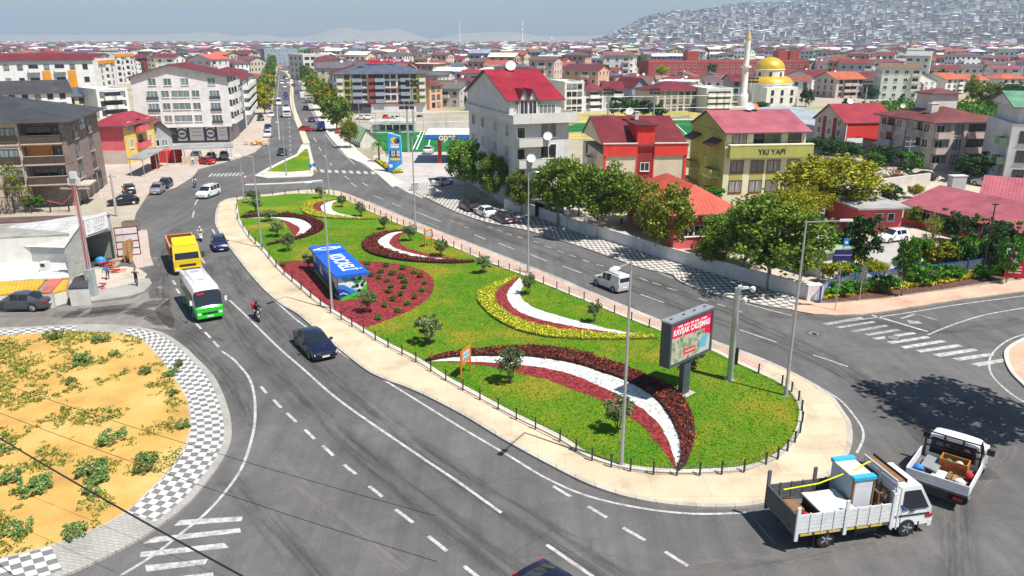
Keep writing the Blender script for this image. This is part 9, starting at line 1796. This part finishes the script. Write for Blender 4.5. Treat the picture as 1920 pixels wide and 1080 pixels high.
a=G(86,508,1.6);m=MB();t=empty('roof_vent',(a.x,a.y,1.62),0,'small white roof vent box on the wide low shed','vent');m.box(-.35,.35,-.35,.35,0,.9,WHITE2);m.build('box',t);m=MB();m.box(-.2,.2,-.37,-.35,.5,.8,BLK);m.build('opening',t)
slab('warehouse','long low warehouse with pale grey sheet roof behind the olive house',[(1375,206),(1530,237),(1543,208),(1465,199)],4.5,RGREY,wallm=BLUEG,cat='warehouse')
slab('shack','shack with yellow orange sheet roof by the parked sedan',[(-10,531),(85,526),(70,546),(-10,556)],1.5,roofmat('yellow_orange_sheet',(0.72,0.42,0.03),.3));slab('shack','shack with salmon red sheet roof beside the yellow one',[(90,526),(118,524),(96,550),(78,551)],1.4,roofmat('salmon_sheet',(0.62,0.16,0.12),.3));slab('shack','sloping yellow sheet between the salmon roof and the tiled hut',[(119,524),(130,523),(124,545),(100,551)],1.2,MATS['yellow_orange_sheet']);slab('hut','tiny hut with dark grey tiled roof at the foot of the cable pole',[(140,522),(164,515),(166,541),(128,543)],1.6,RDK)
# utility poles
CP=M('concrete_pole',(0.42,0.40,0.36),.85,.15,3);RC_=M('red_cable',(0.6,0.1,0.14),.5,.1,3)
b=G(176,554,.1);h=hgt(176,554,330,.1);t=empty('cable_pole',b,0,'tall concrete pole wrapped in red cables with a grey box at its foot','utility pole');m=MB();m.tube((0,0,0),(0,0,h),.22,.13,CP,8);m.build('pole',t);m=MB();m.box(-.35,.35,-.42,.25,0,2.6,M('grey_cable_box',(0.36,0.40,0.43),.5,.1,2));m.box(-.1,.1,-.44,-.42,1.9,2.15,MATS['sign_yellow']);m.build('cable_box',t)
m=MB();[m.path([Vector((x,-.24,2.6)),Vector((x*1.4+.1,-.26,5)),Vector((x*.8,-.22,8)),Vector((x,-.2,h-.8))],.022,RC_,5)for x in(-.15,0,.17)];m.path([Vector((-.1,-.2,h-1.6)),Vector((-1.2,-.3,h-2.6)),Vector((-2.6,-.2,h-2.3))],.03,RC_,5);m.build('red_cables',t);m=MB();m.box(-.5,.5,-.15,.15,h-.9,h-.3,LAMPW);m.box(-1.3,1.3,-.06,.06,h-1.3,h-1.15,CP);m.box(-.15,.35,-.3,.1,h-.3,h+.3,LAMPW);m.build('junction_boxes',t)
b=G(219,404,.1);h=hgt(219,404,328,.1);t=empty('utility_pole',b,0,'plain concrete pole at the corner of the brown apartment house','utility pole');m=MB();m.tube((0,0,0),(0,0,h),.2,.14,CP,8);m.build('pole',t);m=MB();m.box(-.7,.7,-.05,.05,h-.4,h-.3,CP);m.build('crossarm',t)
b=G(1840,520,.15);h=hgt(1840,520,385,.15);t=empty('utility_pole',b,0,'dark thin pole rising in the right garden','utility pole');m=MB();m.tube((0,0,0),(0,0,h),.09,.06,DKM,8);m.build('pole',t);m=MB();m.box(-.3,.3,-.1,.1,h-.1,h,DKM);m.build('cap',t)
b=G(1697,330);h=hgt(1697,330,262);t=empty('utility_pole',b,0,'concrete pole with insulators before the large hip roofed house','utility pole');m=MB();m.tube((0,0,0),(0,0,h),.16,.1,CP,8);m.build('pole',t);m=MB();[m.box(-.9,.9,-.05,.05,z,z+.1,CP)for z in(h-.4,h-1.2)];[m.tube((x,0,h-.3),(x,0,h-.05),.05,.05,LAMPW,6)for x in(-.8,0,.8)];m.build('crossarm',t)
# fence before the brown house
fence([(-60,404),(0,401),(28,399),(60,398),(95,397),(130,396)],2.2,6,'dark framed screen fence in front of the brown apartment house',DKM,DKM,name='screen_fence')
# overhead wires across the sandy lot
def wire(p,q,za,zb,sag,r,label):
    a=G(*p,za);b=G(*q,zb);d=b-a;a=a-d*.35;b=b+d*.5;pts=[a.lerp(b,k/20)-Vector((0,0,sag*4*(k/20)*(1-k/20)))for k in range(21)];m=MB();m.path(pts,r,BLK,5);tag(m.build('power_cable'),label,'cable')
wire((0,815),(480,1082),8.0,8.0,0.3,.035,'thick black overhead cable crossing the lower left corner');wire((0,712),(480,862),7.2,7.2,.3,.012,'thin upper overhead wire above the sandy lot');wire((0,768),(480,935),7.2,7.2,.3,.012,'thin lower overhead wire above the sandy lot')
# rubble heap and its wall
b=G(1655,335);r=random.Random(4);t=empty('rubble_heap',b,.2,'heap of white rubble bags, boards and blocks beside the bright green tree','rubble');m=MB()
for i in range(70):s=r.uniform(.25,.8);x,y=r.gauss(0,3.0),r.gauss(0,1.3);m.box(-s,s,-s*.6,s*.6,0,s*.7,r.choice([WHITE2,LIGHTC,BEI,GREYL,YARD,WD]),T=Matrix.Translation((x,y,r.uniform(0,.9)))@Matrix.Rotation(r.uniform(0,3),4,'Z')@Matrix.Rotation(r.uniform(-.5,.5),4,'X'))
m.build('debris',t)
B=Bld('retaining_wall','rough concrete retaining wall below the rubble heap',(1606,368),(1742,350),.5,2.2,cat='wall');B.walls(LIGHTC)
b=G(1792,355);m=MB();t=empty('grey_cabinet',b,.1,'dark grey utility cabinet on the lane before the large apartment house','cabinet');m.box(-1.2,1.2,-.6,.6,0,2.2,GREYM);m.build('body',t);m=MB();m.box(-1.3,1.3,-.7,.7,2.2,2.3,GREYL);m.build('roof',t)
b=G(1598,296);m=MB();t=empty('notice_board',b,.2,'white panel on a post among the bushes before the red and beige house','sign');m.box(-1.8,1.8,-.05,.05,2.4,4.0,LET);m.build('panel',t);m=MB();m.tube((0,.1,0),(0,.1,3),.08,.08,METAL,6);m.build('post',t)
# bench-high box and cabinet on the kerb near the forecourt corner
for(x,y,l)in((778,356,'pale grey waste container at the kerb by the forecourt corner'),(811,366,'grey electric cabinet on the checkered corner')):
    b=G(x,y,.14);m=MB();t=empty('street_cabinet',b,.2,l,'cabinet');m.box(-.5,.5,-.35,.35,0,1.1,M('cabinet_grey',(0.4,0.44,0.42),.6,.1,2));m.build('body',t);m=MB();m.box(-.55,.55,-.4,.4,1.1,1.18,GREYL);m.build('lid',t)
# orange building material heap at the left kerb
b=G(487,272,.06);r=random.Random(8);t=empty('brick_pile',b,0,'pile of orange bricks and planks beside the white van','bricks');m=MB();[m.box(-.6,.6,-.4,.4,0,.5,r.choice([ORG,PEACH,CREAM]),T=Matrix.Translation((r.gauss(0,1.4),r.gauss(0,.8),r.uniform(0,.5)))@Matrix.Rotation(r.uniform(0,3),4,'Z'))for i in range(14)];m.build('bricks',t)
# ------------------------------------------------------------------ air
hm,nt,b,o=newmat('haze');nt.nodes.remove(b);pv=nt.nodes.new('ShaderNodeVolumePrincipled');pv.inputs['Color'].default_value=(0.50,0.72,1.0,1);pv.inputs['Density'].default_value=0.00014;pv.inputs['Anisotropy'].default_value=0.0;nt.links.new(pv.outputs[0],o.inputs['Volume'])
m=MB();m.box(-9500,9500,-120,9300,-2.5,330,hm);tag(m.build('haze'),kind='stuff')
